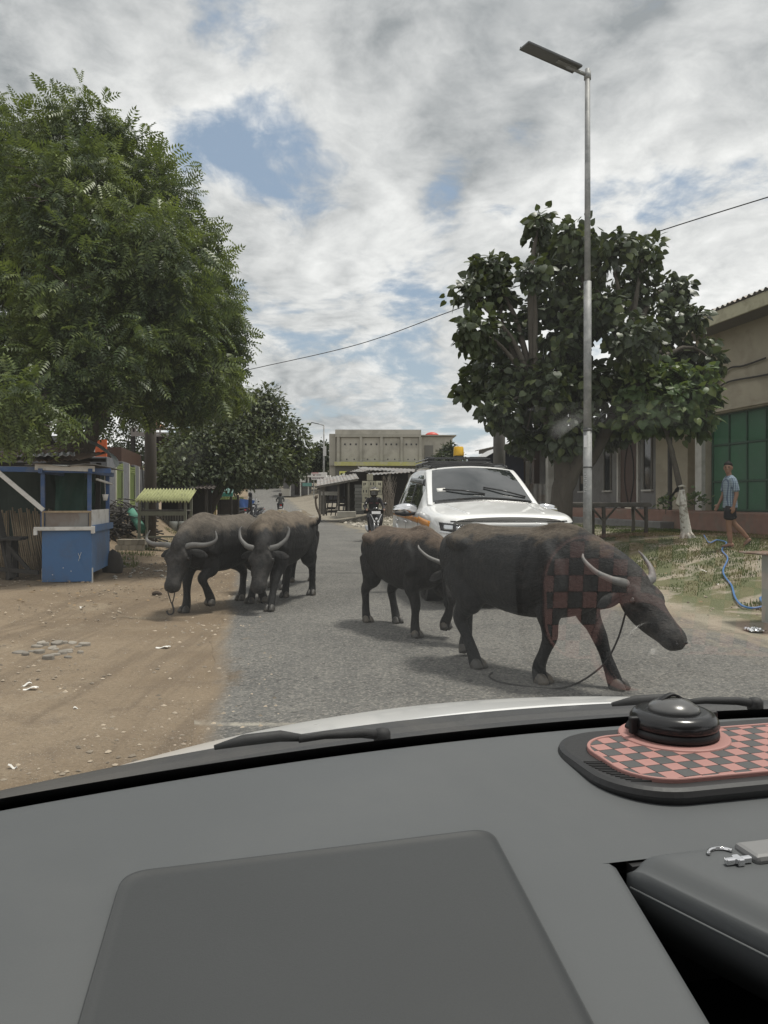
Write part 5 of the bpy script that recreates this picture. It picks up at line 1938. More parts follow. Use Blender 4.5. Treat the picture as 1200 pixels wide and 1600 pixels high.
mb.lathe([(.066, midz - .02), (.075, midz - .02), (.075, midz + .02), (.060, midz + .02)], 20)
mb.build('collar_band', lamp_dark, lamp, smooth=True)
zb_ = at(918, 730, DL).z - tz
MB().lathe([(.070, zb_ - .012), (.076, zb_ - .012), (.076, zb_ + .012), (.070, zb_ + .012)], 20).build('strap_band', lamp_dark, lamp, smooth=True)
zc_ = at(918, 690, DL).z - tz
MB().box((-.045, -.05, zc_), (.05, .012, .19), R(-40)).build('paper_label', plate_m, lamp)
# unreadable worn white lettering down the pole
zl0, zl1 = at(912, 741, DL).z - tz, at(912, 768, DL).z - tz
for k in range(9):
    z = zl0 + (zl1 - zl0) * k / 8
    a = R(226)
    mb = MB()
    c0 = Vector((math.cos(a) * .0705, math.sin(a) * .0705, z))
    tg = Vector((-math.sin(a), math.cos(a), 0))
    mb.bar(c0 - tg * .018, c0 + tg * .018, .006, .004)
    mb.bar(c0 + tg * (.018 if k % 2 else -.018) + Vector((0, 0, -.009)), c0 + tg * (.018 if k % 2 else -.018) + Vector((0, 0, .009)), .006, .004, up=(1, 0, 0))
    if k % 3 == 0:
        mb.bar(c0 + Vector((0, 0, -.009)), c0 + Vector((0, 0, .009)), .006, .004, up=(1, 0, 0))
    mb.build('letter', plate_m, lamp)
arm = Vector((-1.04, -.30, .26)).normalized()
hz_ = topz - .10
mb = MB()
mb.tube([Vector((0, 0, hz_)) - arm * .05, Vector((0, 0, hz_)) + arm * .38], .030, 10)
mb.lathe([(.050, hz_ - .07), (.056, hz_ - .07), (.056, hz_ + .05), (.050, hz_ + .05)], 16)
mb.build('bracket', galv, lamp, smooth=True)
# slab-like solar head tilted up to the left
sd = Vector((0, 1, 0)).cross(arm).normalized() * -1
side = Vector((arm.y, -arm.x, 0)).normalized()
nrm = side.cross(arm).normalized()
if nrm.z < 0:
    nrm = -nrm
tiltm = Matrix((arm, side, nrm)).transposed()
tiltm = tiltm @ Matrix.Rotation(R(14), 3, 'X')
c0 = Vector((0, 0, hz_)) + arm * .67 + Vector((0, 0, .03))
MB().box(tuple(c0), (.98, .34, .035), tiltm).build('lamp_head', lamp_dark, lamp, bev=.01)
MB().box(tuple(c0 + tiltm @ Vector((0, 0, .022))), (.94, .30, .008), tiltm).build('solar_panel', pm('solar_cells', (0.02, 0.025, 0.05), 0.2, var=0.1, bump=0), lamp)
MB().box(tuple(c0 + tiltm @ Vector((-.28, -.02, -.022))), (.34, .12, .012), tiltm).build('led_plate', galv, lamp, bev=.003)
mb = MB()
mb.box(tuple(c0 + tiltm @ Vector((0, .168, .004))), (.98, .02, .05), tiltm)
mb.build('edge_rail', lamp_dark, lamp, bev=.003)

# far lamp post
DF = 88
b_ = at(506, 768, DF)
tz = terrain(b_.x, b_.y)
fl = thing('street_lamp', 'slim far street lamp beside the roadside shacks', 'street lamp', (b_.x, b_.y, tz))
tp = at(500, 664, DF).z - tz
MB().tube([(0, 0, -.2), (0, 0, tp)], [.13, .08], 10).build('pole', galv, fl, smooth=True)
MB().tube([(.0, 0, tp - .05), (-.7, 0, tp + .15)], .05, 8).build('bracket', galv, fl, smooth=True)
MB().box((-1.0, 0, tp + .2), (.9, .3, .08), Matrix.Rotation(R(12), 3, 'Y')).build('lamp_head', lamp_dark, fl, bev=.02)
MB().box((.1, -.1, at(500, 705, DF).z - tz), (.35, .2, 1.1)).build('control_box', pm('grey_box', (0.5, .5, .5), .5, var=.1, bump=0), fl)

conc_pole = pm('old_concrete', (0.12, 0.115, 0.105), 0.9, var=0.25, bump=0.3)
timber_pole = pm('dark_timber', (0.060, 0.050, 0.042), 0.85, var=0.3, scale=8, bump=0.5, stretch=(1, 1, .2), tint=(0.13, .11, .09), tint_amt=.5)
b_ = at(780, 830, 20)
tz = terrain(b_.x, b_.y)
up_ = thing('utility_pole', 'thick dark concrete post rising behind the white car into the tree', 'utility pole', (b_.x, b_.y, tz))
MB().tube([(0, 0, -.2), (0, 0, 4.6)], [.165, .15], 18).build('post', conc_pole, up_, smooth=True)
MB().tube([(-.3, -.1, 4.45), (.3, -.1, 4.45)], .04, 8).build('crossbar', galv, up_)
b_ = at(234, 862, 19.5)
tz = terrain(b_.x, b_.y)
up2 = thing('utility_pole', 'dark wooden pole behind the stand with the corrugated roof', 'utility pole', (b_.x, b_.y, tz))
MB().tube([(0, 0, -.2), (.02, 0, 2.2), (.0, 0, 5.6)], [.155, .15, .12], 14).build('post', timber_pole, up2, smooth=True)
MB().tube([(-.15, -.17, .6), (-.12, -.17, 1.5), (-.16, -.16, 2.3)], .012, 6).build('cable', dark_rope, up2)


def wire(name, label, pts, r=.011, k=12):
    mb = MB()
    mb.tube(catmull([tuple(p) for p in pts], k), r, 5)
    return tag(mb.build(name, text_dark, smooth=True), label, 'wire')


wire('overhead_wire', 'thin overhead wire slanting across the sky from the left tree to the right edge', [at(330, 590, 26), at(405, 574, 25), at(560, 538, 23), at(700, 488, 21), at(840, 435, 19), at(975, 380, 17), at(1200, 308, 14), at(1400, 250, 12)], .012)

for o in ():
    pass
# ---------------------------------------------------------------- buildings and stalls
def vec(*a):
    return Vector(a)


def corr(mb, o, wx, ly, amp=.018, n=9, th=.006, per=6):
    """Corrugated sheet: o corner, wx across the ribs, ly along them."""
    o, wx, ly = Vector(o), Vector(wx), Vector(ly)
    nn = wx.cross(ly).normalized()
    if nn.z < 0:
        nn = -nn
    nu = n * per + 1
    top = [[o + wx * (i / (nu - 1)) + ly * v + nn * (amp * math.sin(2 * math.pi * n * i / (nu - 1))) for i in range(nu)] for v in (0, .5, 1)]
    vs = [p for r in top for p in r] + [p - nn * th for r in top for p in r]
    N = 3 * nu
    fs = []
    for j in range(2):
        for i in range(nu - 1):
            a = j * nu + i
            fs.append((a, a + 1, a + 1 + nu, a + nu))
            fs.append((N + a + nu, N + a + nu + 1, N + a + 1, N + a))
    for i in range(nu - 1):
        fs.append((i + 1, i, N + i, N + i + 1))
        a = 2 * nu + i
        fs.append((a, a + 1, N + a + 1, N + a))
    for j in range(2):
        a = j * nu
        fs.append((a, a + nu, N + a + nu, N + a))
        b = a + nu - 1
        fs.append((b + nu, b, N + b, N + b + nu))
    return mb.add(vs, fs)


wall_beige = pm('beige_render', (0.42, 0.375, 0.285), 0.9, var=0.10, scale=2.5, bump=0.15, tint=(0.27, 0.235, 0.18), tint_amt=0.5, tscale=1.1)
wall_grey = pm('grey_render', (0.20, 0.195, 0.19), 0.9, var=0.15, scale=3, bump=0.15, tint=(0.11, .105, .10), tint_amt=.5)
cream_trim = pm('cream_trim', (0.50, 0.47, 0.33), 0.75, var=0.12, bump=0.1, tint=(0.25, .22, .15), tint_amt=.5)
white_trim = pm('white_trim', (0.55, 0.54, 0.50), 0.75, var=0.12, bump=0.1, tint=(0.3, .28, .24), tint_amt=.4)
terracotta = pm('terracotta_tile', (0.26, 0.15, 0.115), 0.75, var=0.2, scale=5, bump=0.15, tint=(0.20, .16, .13), tint_amt=.6)
green_door = pm('green_door_paint', (0.020, 0.115, 0.050), 0.6, var=0.15, scale=4, bump=0.05, tint=(0.035, 0.10, 0.062), tint_amt=0.4)
green_frame = pm('green_door_frame', (0.012, 0.060, 0.030), 0.6, var=0.15, bump=0.05)
zinc_old = pm('weathered_zinc', (0.26, 0.255, 0.245), 0.6, var=0.2, scale=5, bump=0.1, metal=0.25, tint=(0.17, 0.10, 0.06), tint_amt=0.6, tscale=1.6)
rusty = pm('rusty_sheet', (0.20, 0.135, 0.095), 0.85, var=0.3, scale=5, bump=0.2, tint=(0.30, 0.28, 0.25), tint_amt=0.7, tscale=1.7, cut=(.48, .6))
wood_brown = pm('brown_wood', (0.075, 0.038, 0.026), 0.55, var=0.25, scale=6, bump=0.3, stretch=(1, 1, .15))
wood_grey = pm('weathered_wood', (0.135, 0.125, 0.108), 0.85, var=0.3, scale=9, bump=0.5, stretch=(1, 1, .4), tint=(0.06, .052, .045), tint_amt=.6)
wood_dark = pm('dark_wood', (0.038, 0.034, 0.030), 0.85, var=0.3, scale=9, bump=0.5)
bamboo_m = pm('bamboo', (0.33, 0.255, 0.165), 0.6, var=0.25, scale=7, bump=0.3, stretch=(1, 1, .2), island=.35, tint=(0.16, .12, .08), tint_amt=.6, tscale=4)
glass_dark = pm('window_glass', (0.015, 0.017, 0.018), 0.08, var=0, bump=0)

# --- right: building with the green doors, then the house with the porch, both along the road
GX, GY = 8.4, 20.0
GZ = 0.56
gar = thing('garage_building', 'beige building with big green folding doors and corrugated eave at the right edge', 'building', (GX, GY, GZ), RA)
DZ0, DZ1, EZ = 0.47, 2.93, 5.10
mb = MB()
mb.box((.15, -4.6, (DZ1 + EZ) / 2), (.30, 10.2, EZ - DZ1))          # above the doors
mb.box((4.3, .35, EZ / 2 - .2), (8.0, .30, EZ + .4))
mb.box((.18, .27, DZ1 / 2), (.30, .42, DZ1))
mb.build('wall', wall_beige, gar)
MB().box((-.03, .24, DZ1 / 2 + .1), (.12, .30, DZ1 + .2)).build('pilaster', white_trim, gar, bev=.01)
MB().box((-.02, -4.7, DZ1 + .06), (.10, 9.6, .05)).build('lintel', wall_beige, gar, bev=.01)
rows = [(DZ0, DZ0 + .74), (DZ0 + .74, DZ0 + 1.68), (DZ0 + 1.68, DZ1)]
dw = .70
leafd = thing('folding_door', None, None)
leafd.parent = gar
for i in range(11):
    y1 = -.02 - dw * i
    MB().box((.17, y1, (DZ0 + DZ1) / 2), (.05, .045, DZ1 - DZ0)).build('door_stile', green_frame, leafd, bev=.006)
    for z0, z1 in rows:
        o = MB().box((.19, y1 - dw / 2, (z0 + z1) / 2), (.03, dw - .05, z1 - z0 - .05)).build('door_panel', green_door, leafd, bev=.01)
for z in (DZ0 + .02, DZ0 + .74, DZ0 + 1.68, DZ1 - .02):
    MB().box((.172, -.02 - dw * 5.5, z), (.045, dw * 11, .05)).build('door_rail', green_frame, leafd, bev=.006)
MB().box((.30, -3.9, 1.7), (.04, 8, 2.6)).build('door_backing', green_frame, gar)
# eave: fascia, soffit, corrugated edge
MB().box((-.78, -4.6, EZ - .02), (.05, 10.6, .30)).build('fascia', cream_trim, gar, bev=.006)
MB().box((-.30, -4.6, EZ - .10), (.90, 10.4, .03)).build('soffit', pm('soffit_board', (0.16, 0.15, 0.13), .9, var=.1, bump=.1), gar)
for k in range(11):
    mb = MB()
    corr(mb, (-.86, -9.9 + .96 * k, EZ + .17), (0, 1.0, 0), (4.6, 0, 1.2), .028, 5, .006)
    mb.build('roof_sheet', zinc_old, gar)
# slack cables on the wall
for pts in ([(-.05, .25, 3.45), (-.06, -.35, 3.62), (-.06, -1.0, 3.98), (-.06, -1.6, 3.96), (-.06, -2.4, 4.0)], [(-.05, .25, 3.42), (-.06, -.3, 3.50), (-.06, -1.0, 3.66), (-.06, -2.2, 3.62), (-.06, -3, 3.6)],
            [(-.05, .3, 3.75), (-.05, .0, 3.74), (-.05, -.5, 3.76), (-.06, -.9, 3.92)]):
    MB().tube(catmull(pts, 6), .022, 6).build('wall_cable', wood_dark, gar, smooth=True)

house = thing('house', 'low house with a shaded tiled porch and brown wooden door behind the bamboo table', 'house', (GX, GY, GZ), RA)
HX_ = .30
mb = MB()
mb.box((HX_ + .12, 2.22, 1.62), (.24, 1.70, 2.5))
mb.build('beige_wall', wall_beige, house)
mb = MB()
mb.box((HX_ + .12, 3.58, 1.62), (.22, 1.0, 2.5))
mb.box((HX_ + .12, 4.75, 2.75), (.22, 1.34, .24))
mb.box((HX_ + .12, 9.7, 1.62), (.22, 8.5, 2.5))
mb.build('grey_wall', wall_grey, house)
dr = thing('door', None, None)
dr.parent = house
MB().box((HX_ + .06, 4.76, 1.55), (.06, 1.20, 2.12)).build('door_leaf', wood_brown, dr, bev=.01)
for s in (-1, 1):
    MB().box((HX_ - .005, 4.76 + s * .66, 1.6), (.10, .10, 2.26)).build('door_frame', white_trim, dr, bev=.006)
    MB().tube(catmull([(HX_ + .02, 4.76 + s * .06, .6), (HX_ + .02, 4.76 + s * .26, 1.2), (HX_ + .02, 4.76 + s * .30, 1.6), (HX_ + .02, 4.76 + s * .24, 2.1), (HX_ + .02, 4.76 + s * .06, 2.58)], 5), .022, 6).build('door_moulding', wood_dark, dr, smooth=True)
for y in (3.52, 6.2, 8.2):
    wn = thing('window', None, None)
    wn.parent = house
    MB().box((HX_ + .005, y, 1.85), (.03, .42, 1.55)).build('pane', glass_dark, wn)
    for s in (-1, 1):
        MB().box((HX_ - .005, y + s * .24, 1.85), (.06, .06, 1.67)).build('window_frame', wood_grey, wn)
    MB().box((HX_ - .02, y, 1.03), (.12, .60, .05)).build('window_sill', white_trim, wn)
for y, m_ in ((9.25, white_trim), (10.7, wood_brown), (11.4, white_trim), (12.2, wood_brown), (13.2, white_trim), (14.4, wood_grey), (15.3, white_trim)):
    MB().box((-.55, y, 1.65), (.24, .26, 2.45)).build('porch_column', m_, house, bev=.012)
MB().box((-.45, 1.0, 1.6), (.10, .10, 2.4)).build('drain_pipe', wood_dark, house, bev=.02)
# plinth with tiled front
MB().box((-.30, 7.6, .205), (1.40, 15.6, .52)).build('plinth', terracotta, house, bev=.015)
MB().box((-.42, -4.8, .205), (1.30, 9.15, .50)).build('plinth', terracotta, gar, bev=.015)
MB().box((-1.22, 7.6, .06), (.42, 15.6, .24)).build('step', wall_grey, house, bev=.015)
for k in range(9):
    mb = MB()
    corr(mb, (-1.35, .62 + 1.75 * k, 3.02), (0, 1.8, 0), (5.5, 0, 1.15), .02, 7)
    mb.build('roof_sheet', zinc_old, house)
MB().box((-1.25, 8.3, 2.93), (.05, 15.4, .16)).build('eave_board', wood_grey, house)
MB().box((-.30, 8.3, 2.88), (1.8, 15.4, .03)).build('porch_ceiling', wood_grey, house)

# potted weeds on the plinth edge
weed_m = waru_young
for i, (px, py, lab) in enumerate(((1085, 786, 'bushy green weed growing at the foot of the cream pilaster'), (1040, 792, 'small weed at the foot of the beige wall'))):
    p = at(px, py + 8, 19.6)
    r = thing('weed_plant', lab, 'plant', tuple(p))
    n_ = 60
    rr = np.random.default_rng(90 + i)
    lo = rr.normal(size=(n_, 3)) * np.array((.16, .12, .10)) + np.array((0, 0, .22))
    lo[:, 2] = np.maximum(lo[:, 2], .03)
    ax = lo + rr.normal(size=(n_, 3)) * .2
    me = leaves_mesh('leaves', heart_leaf(), frame(ax, np.array((0, 0, 1.)) + rr.normal(size=(n_, 3)) * .4), lo, .06 + .06 * rr.random(n_), weed_m)
    o = place('leaves', me, r)
    o['kind'] = 'stuff'
    MB().tube([(0, 0, -.05), (.02, 0, .3)], .01, 5).build('stem', bark_m, r)

# --- bamboo table in front of the house
tp_ = at(941, 830, 17.6)
tz = terrain(tp_.x, tp_.y)
tab = thing('table', 'long weathered bamboo table standing in the shade in front of the house', 'table', (tp_.x, tp_.y, tz), R(2))
for k in range(11):
    MB().tube([(-.95, -.42 + .084 * k, .745), (-.3, -.42 + .084 * k, .752), (.4, -.42 + .084 * k, .747), (.95, -.42 + .084 * k, .750)], .036, 8).build('top_pole', wood_grey, tab, smooth=True)
MB().bar((-.96, -.46, .72), (.96, -.46, .72), .05, .07).build('front_rail', wood_grey, tab, bev=.008)
MB().bar((-.96, .46, .72), (.96, .46, .72), .05, .07).build('back_rail', wood_grey, tab, bev=.008)
for x in (-.85, -.10, .86):
    for y in (-.40, .40):
        MB().tube([(x, y, -.05), (x + .01, y, .35), (x, y, .71)], [.048, .042, .045], 9).build('leg', wood_grey, tab, smooth=True)
for x in (-.10, .86):
    for s in ((-1, 1) if x < 0 else (-1,)):
        MB().bar((x, -.42, .36), (x + s * .30, -.42, .70), .045, .04).build('brace', wood_grey, tab, bev=.006)

# --- stall box with corrugated sheet at the right edge
sb_ = at(1191, 985, 7.7)
tz = terrain(sb_.x + .4, sb_.y)
stl = thing('metal_box', 'grey metal box under a corrugated sheet, cut off by the right edge', 'box', (sb_.x + .235, sb_.y, tz))
MB().box((.5, .25, .36), (1.0, .5, .74)).build('box_body', pm('grey_sheet_metal', (0.42, 0.44, 0.41), .6, var=.15, bump=.08, metal=.3), stl, bev=.01)
mb = MB()
corr(mb, (-.16, -.12, .76), (1.3, 0, .02), (0, .8, -.03), .014, 16)
mb.build('corrugated_sheet', rusty, stl)
MB().box((-.01, -.012, .36), (.04, .02, .76)).build('corner_angle', galv, stl)

# foil, hose
p = gpoint(1178, 988)
mb = MB()
rr = np.random.default_rng(4)
mb.sheet(lambda u, v: (-.08 + .16 * u, -.10 + .2 * v, .025 + .03 * noise.noise(Vector((u * 6, v * 6, 1))) + .02 * noise.noise(Vector((u * 15, v * 15, 7)))), 16, 16, .002)
o = mb.build('foil_scrap', pm('crumpled_foil', (0.85, .85, .86), .18, var=.02, bump=0, metal=1.0))
o.location = (p.x, p.y, terrain(p.x, p.y))
tag(o, 'crumpled shiny foil lying on the verge below the end of the blue hose', 'litter')
pts = []
for px, py in ((1100, 838), (1108, 850), (1120, 846), (1135, 850), (1128, 862), (1137, 875), (1130, 893), (1133, 905), (1143, 918), (1148, 935), (1157, 948), (1172, 953), (1190, 951), (1200, 943), (1196, 936), (1188, 938), (1192, 945), (1208, 952)):
    q_ = gpoint(px, py)
    pts.append((q_.x, q_.y, terrain(q_.x, q_.y) + .022))
mb = MB()
mb.tube(catmull(pts, 6), .013, 8)
tag(mb.build('garden_hose', pm('blue_hose', (0.075, 0.19, 0.42), .4, var=.15, bump=.05), smooth=True), 'thin blue hose winding over the verge from the boy to the right edge', 'hose')

# --- blue roofed hut and corrugated fence behind the white car
hb_ = at(770, 790, 30)
tz = terrain(hb_.x, hb_.y)
hut = thing('hut', 'small hut with pale metal roof and dark blue wall sheet behind the thick post', 'hut', (hb_.x, hb_.y, tz), RA * .4)
H = lambda px, py: at(px, py, 30) - Vector((hb_.x, hb_.y, tz))
a, b, c = H(736, 724), H(778, 700), H(818, 716)
mb = MB()
corr(mb, (b.x, -1.2, b.z), (0, 3.2, 0), (a.x - b.x - .2, 0, a.z - b.z - .12), .02, 12)
mb.build('roof_sheet', pm('pale_zinc', (0.5, .5, .5), .5, var=.12, bump=.05, metal=.3), hut)
mb = MB()
corr(mb, (b.x, -1.2, b.z), (0, 3.2, 0), (c.x - b.x + .2, 0, c.z - b.z - .1), .02, 12)
mb.build('roof_sheet', zinc_old, hut)
mb = MB()
mb.prism([(a.x, 0), (c.x, 0), (c.x, c.z - .05), (b.x, b.z - .06), (a.x, a.z - .05)], 0, .1, Matrix.Rotation(R(90), 3, 'X'))
mb.build('blue_wall', pm('navy_sheet', (0.025, 0.030, 0.065), .6, var=.15, bump=.05), hut)
mb = MB()
corr(mb, (-.6, -1.0, .0), (3.2, 0, 0), (0, 0, 1.35), .02, 16)
mb.build('corrugated_wall', zinc_old, hut)
for x in (a.x + .1, c.x - .1):
    MB().box((x, -1.05, a.z / 2), (.12, .12, a.z)).build('post', wood_grey, hut)

# --- big unfinished concrete building far up the road
D4 = 95.0
cb = at(588, 770, D4)
tz = terrain(cb.x, cb.y)
con = thing('concrete_building', 'large unfinished grey concrete building with four recessed panels up the road', 'building', (cb.x, cb.y, tz), R(1))
Q = lambda px, py: (at(px, py, D4) - Vector((cb.x, cb.y, tz)))
conc = pm('bare_concrete', (0.36, 0.345, 0.30), .92, var=.12, scale=.9, bump=.15, tint=(0.25, .24, .205), tint_amt=.55, tscale=.45)
conc_l = pm('bare_concrete_light', (0.42, 0.40, 0.35), .92, var=.12, scale=.9, bump=.15, tint=(0.19, .18, .155), tint_amt=.45, tscale=.45)
x0, x1 = Q(524, 0).x, Q(658, 0).x
zt, zb4 = Q(0, 671).z, Q(0, 727).z
MB().box(((x0 + x1) / 2, 5, zb4 / 2), (x1 - x0, 10, zb4)).build('lower_storey', pm('dull_green_wall', (0.115, .115, .10), .9, var=.2, bump=.1), con)
MB().box(((x0 + x1) / 2, 5.15, (zt + zb4) / 2), (x1 - x0 - .2, 9.5, zt - zb4)).build('upper_wall', conc, con)
px_p = [(533, 562), (566, 594), (598, 625), (630, 656)]
for a_, b_ in px_p:
    xa, xb = Q(a_, 0).x, Q(b_, 0).x
    za, zb5 = Q(0, 684).z, Q(0, 721).z
    MB().box(((xa + xb) / 2, .36, (za + zb5) / 2), (xb - xa, .08, za - zb5)).build('wall_panel', conc_l, con)
    for k in range(3):
        MB().box((xa + (xb - xa) * (.2 + .3 * k), .315, Q(0, 694).z), (.20, .03, .22)).build('vent_hole', text_dark, con)
    for k in range(2):
        MB().box((xa + (xb - xa) * (.3 + .4 * k), .315, Q(0, 717.5).z), (.14, .03, .16)).build('vent_hole', text_dark, con)
for pxm in (528.5, 564, 596, 627.5, 657):
    xm = Q(pxm, 0).x
    MB().box((xm, .22, (zt + zb4) / 2 - .45), (.32, .38, zt - zb4 - .9)).build('column', conc, con)
MB().box(((x0 + x1) / 2, .20, Q(0, 680.5).z), (x1 - x0, .40, .36)).build('ring_beam', conc, con)
MB().box(((x0 + x1) / 2, .30, (Q(0, 671).z + Q(0, 679).z) / 2), (x1 - x0 + .05, .34, .62)).build('parapet', conc_l, con)
MB().box((x0 - .40, 4.8, (Q(0, 677).z + zb4) / 2), (.8, 8, Q(0, 677).z - zb4)).build('corner_wall', conc, con)
yel = pm('yellow_paint', (0.42, 0.41, 0.14), .7, var=.2, scale=1.5, bump=.1, tint=(.42, .40, .30), tint_amt=.7, tscale=.9)
MB().box(((x0 + x1) / 2, -.25, Q(0, 725).z), (x1 - x0 + .2, .9, .48)).build('yellow_balcony_band', yel, con)
MB().box(((x0 + x1) / 2, -.30, Q(0, 721.3).z), (x1 - x0, .06, .06)).build('balcony_rail', galv, con)
xl0, xl1 = Q(514, 0).x, Q(529, 0).x
MB().box(((xl0 + xl1) / 2, 5.2, Q(0, 692).z / 2), (xl1 - xl0, 8, Q(0, 692).z)).build('side_wing', conc_l, con)
xr0, xr1 = x1 - .02, Q(710, 0).x
MB().box(((xr0 + xr1) / 2, 6.5, Q(0, 680).z / 2), (xr1 - xr0, 9, Q(0, 680).z)).build('rear_wing', conc_l, con)
MB().box(((xr0 + xr1) / 2 + .2, 6.5, Q(0, 678.4).z), (xr1 - xr0 + .5, 9.8, .14)).build('roof_slab', conc, con)
MB().box((Q(672, 0).x, 1.95, (Q(0, 694).z + Q(0, 722).z) / 2), (1.1, .06, Q(0, 694).z - Q(0, 722).z)).build('shutter', pm('grey_shutter', (.17, .165, .15), .8, var=.1, bump=.1), con)
mb = MB()
mb.lathe([(.1, 0), (.9, .02), (1.0, .2), (.6, .5), (.2, .62)], 18, (Q(680, 0).x, 5, Q(0, 678).z + .05))
mb.build('water_tank', pm('red_plastic', (.55, .07, .05), .5, var=.1, bump=0), con, smooth=True)

# --- shacks on the right of the road
def post(mb_root, x, y, z0, z1, w=.10, m=None):
    MB().box((x, y, (z0 + z1) / 2), (w, w, z1 - z0)).build('post', m or wood_grey, mb_root)


D5 = 46.0
sa = at(545, 805, D5)
tz = terrain(sa.x, sa.y)
sh = thing('shack', 'open timber shack with sloping tin roof, wooden racks and white counter beside the road', 'shack', (sa.x, sa.y, tz))
Q = lambda px, py, D=D5: (at(px, py, D) - Vector((sa.x, sa.y, tz)))
a, b = Q(496, 760, 44), Q(560, 748, 44)
for k in range(3):
    t0_, t1_ = k / 3, (k + 1) / 3
    p0, p1 = a.lerp(b, t0_), a.lerp(b, t1_ + .02)
    mb = MB()
    corr(mb, (p0.x, p0.y - .4, p0.z), (p1.x - p0.x, 0, p1.z - p0.z), (-.4, 4.6, .5), .025, 4)
    mb.build('roof_sheet', zinc_old, sh)
MB().bar((a.x - .1, a.y - .42, a.z - .06), (b.x, b.y - .42, b.z - .06), .06, .12).build('eave_board', wood_grey, sh)
for px in (500, 506, 529, 545):
    p0 = Q(px, 803, 44)
    post(sh, p0.x, p0.y - .2, p0.z - .1, a.z + (b.z - a.z) * (px - 496) / 64 - .05, .11)
    post(sh, p0.x - .2, p0.y + 3.8, p0.z - .1, a.z + (b.z - a.z) * (px - 496) / 64 + .3, .11)
for k, (pa, pb, py) in enumerate(((510, 524, 783), (510, 524, 795), (527, 545, 778), (527, 545, 790), (510, 545, 800))):
    p0, p1 = Q(pa, py, 44.5), Q(pb, py, 44.5)
    MB().bar(tuple(p0), tuple(p1), .08, .08).build('rack_bar', wood_dark, sh)
    MB().bar((p0.x, p0.y + 1.2, p0.z + .05), (p1.x, p1.y + 1.2, p1.z + .05), .08, .08).build('rack_bar', wood_dark, sh)
for px in (510, 517, 524, 528, 536, 544):
    p0 = Q(px, 803, 44.5)
    MB().bar((p0.x, p0.y, p0.z - .1), (p0.x + .15, p0.y, p0.z + 1.1), .06, .06).build('rack_upright', wood_dark, sh)
p0, p1 = Q(499, 772, 44.3), Q(529, 770, 44.3)
MB().box(((p0.x + p1.x) / 2, p0.y + .3, (p0.z + p1.z) / 2), (p1.x - p0.x, .5, .22)).build('counter_board', white_trim, sh, bev=.01)
p0 = Q(535, 775, 48)
MB().box((p0.x, p0.y, p0.z + .2), (2.6, .10, 1.3)).build('grey_cloth_screen', pm('grey_cloth', (.16, .16, .175), .9, var=.15, bump=.2), sh)
# upper roofs behind
for (pxa, pya, pxb, pyb, D) in ((542, 745, 580, 733, 50), (568, 734, 700, 739, 44), (580, 742, 640, 738, 42)):
    p0, p1 = Q(pxa, pya, D), Q(pxb, pyb, D)
    n_ = max(2, int((p1.x - p0.x) / 1.0))
    for k in range(n_):
        r0, r1 = p0.lerp(p1, k / n_), p0.lerp(p1, (k + 1.03) / n_)
        mb = MB()
        corr(mb, (r0.x, r0.y, r0.z), (r1.x - r0.x, 0, r1.z - r0.z), (-.5, 4.5, .35), .025, 5)
        mb.build('roof_sheet', zinc_old, sh)
for px, D in ((609, 42), (640, 42), (580, 42)):
    p0, p1 = Q(px, 806, D), Q(px, 740, D)
    post(sh, p0.x, p0.y + .2, p0.z - .1, p1.z, .14)
p0 = Q(620, 775, 47.5)
MB().box((p0.x, p0.y, p0.z + .2), (6.4, .12, 2.6)).build('back_wall', wood_dark, sh)
p0, p1 = Q(554, 804, 43), Q(568, 757, 43)
# block pier, laid course by course
for k in range(9):
    z0 = p0.z + (p1.z - p0.z) * k / 9
    MB().box(((p0.x + p1.x) / 2 + .02 * (k % 2), p0.y + .3, z0 + (p1.z - p0.z) / 18), (p1.x - p0.x, .55, (p1.z - p0.z) / 9 - .02)).build('concrete_block', pm('block_grey', (.17, .17, .16), .95, var=.2, bump=.3, island=.3), sh)
p0, p1 = Q(527, 799, 42.6), Q(556, 808, 42.6)
MB().box(((p0.x + p1.x) / 2, p0.y, (p0.z + p1.z) / 2), (p1.x - p0.x, .6, p0.z - p1.z)).build('low_kerb', conc_l, sh, bev=.02)

# stacked printed boxes
box_m = pm('cream_carton', (0.46, 0.44, 0.34), .8, var=.12, bump=.1, tint=(.30, .28, .22), tint_amt=.5, island=.2)
bn = 0
rows_ = [(791, 3), (779, 3), (768, 3), (757, 3)]
names = ['bottom', 'second', 'third', 'fourth']
cols = ['left', 'middle', 'right']
for ri, (py, n_) in enumerate(rows_):
    for ci in range(n_):
        p = at(570.5 + 10.6 * ci + (ri % 2) * .6, py + 5.5, 41.0)
        bx = thing('box', 'cream printed box, %s row from the ground, %s of three, behind the scooter rider' % (names[ri], cols[ci]), 'box', tuple(p), 0, 'cream boxes stacked by the shack')
        MB().box((0, 0, .185), (.345, .40, .365)).build('carton', box_m, bx, bev=.008)
        for k in range(3):
            if (ri * 3 + ci + k) % 4 == 3:
                continue
            MB().box((-.08 + .075 * k, -.203, .20 + .02 * ((k + ci) % 2)), (.05, .004, .14 - .03 * (k % 2))).build('printed_mark', text_dark, bx)
p = at(578, 751, 41.0)
bx = thing('box', 'single cream box on top of the stack behind the scooter rider', 'box', tuple(p), 0, 'cream boxes stacked by the shack')
MB().box((0, 0, .17), (.32, .40, .34)).build('carton', box_m, bx, bev=.008)
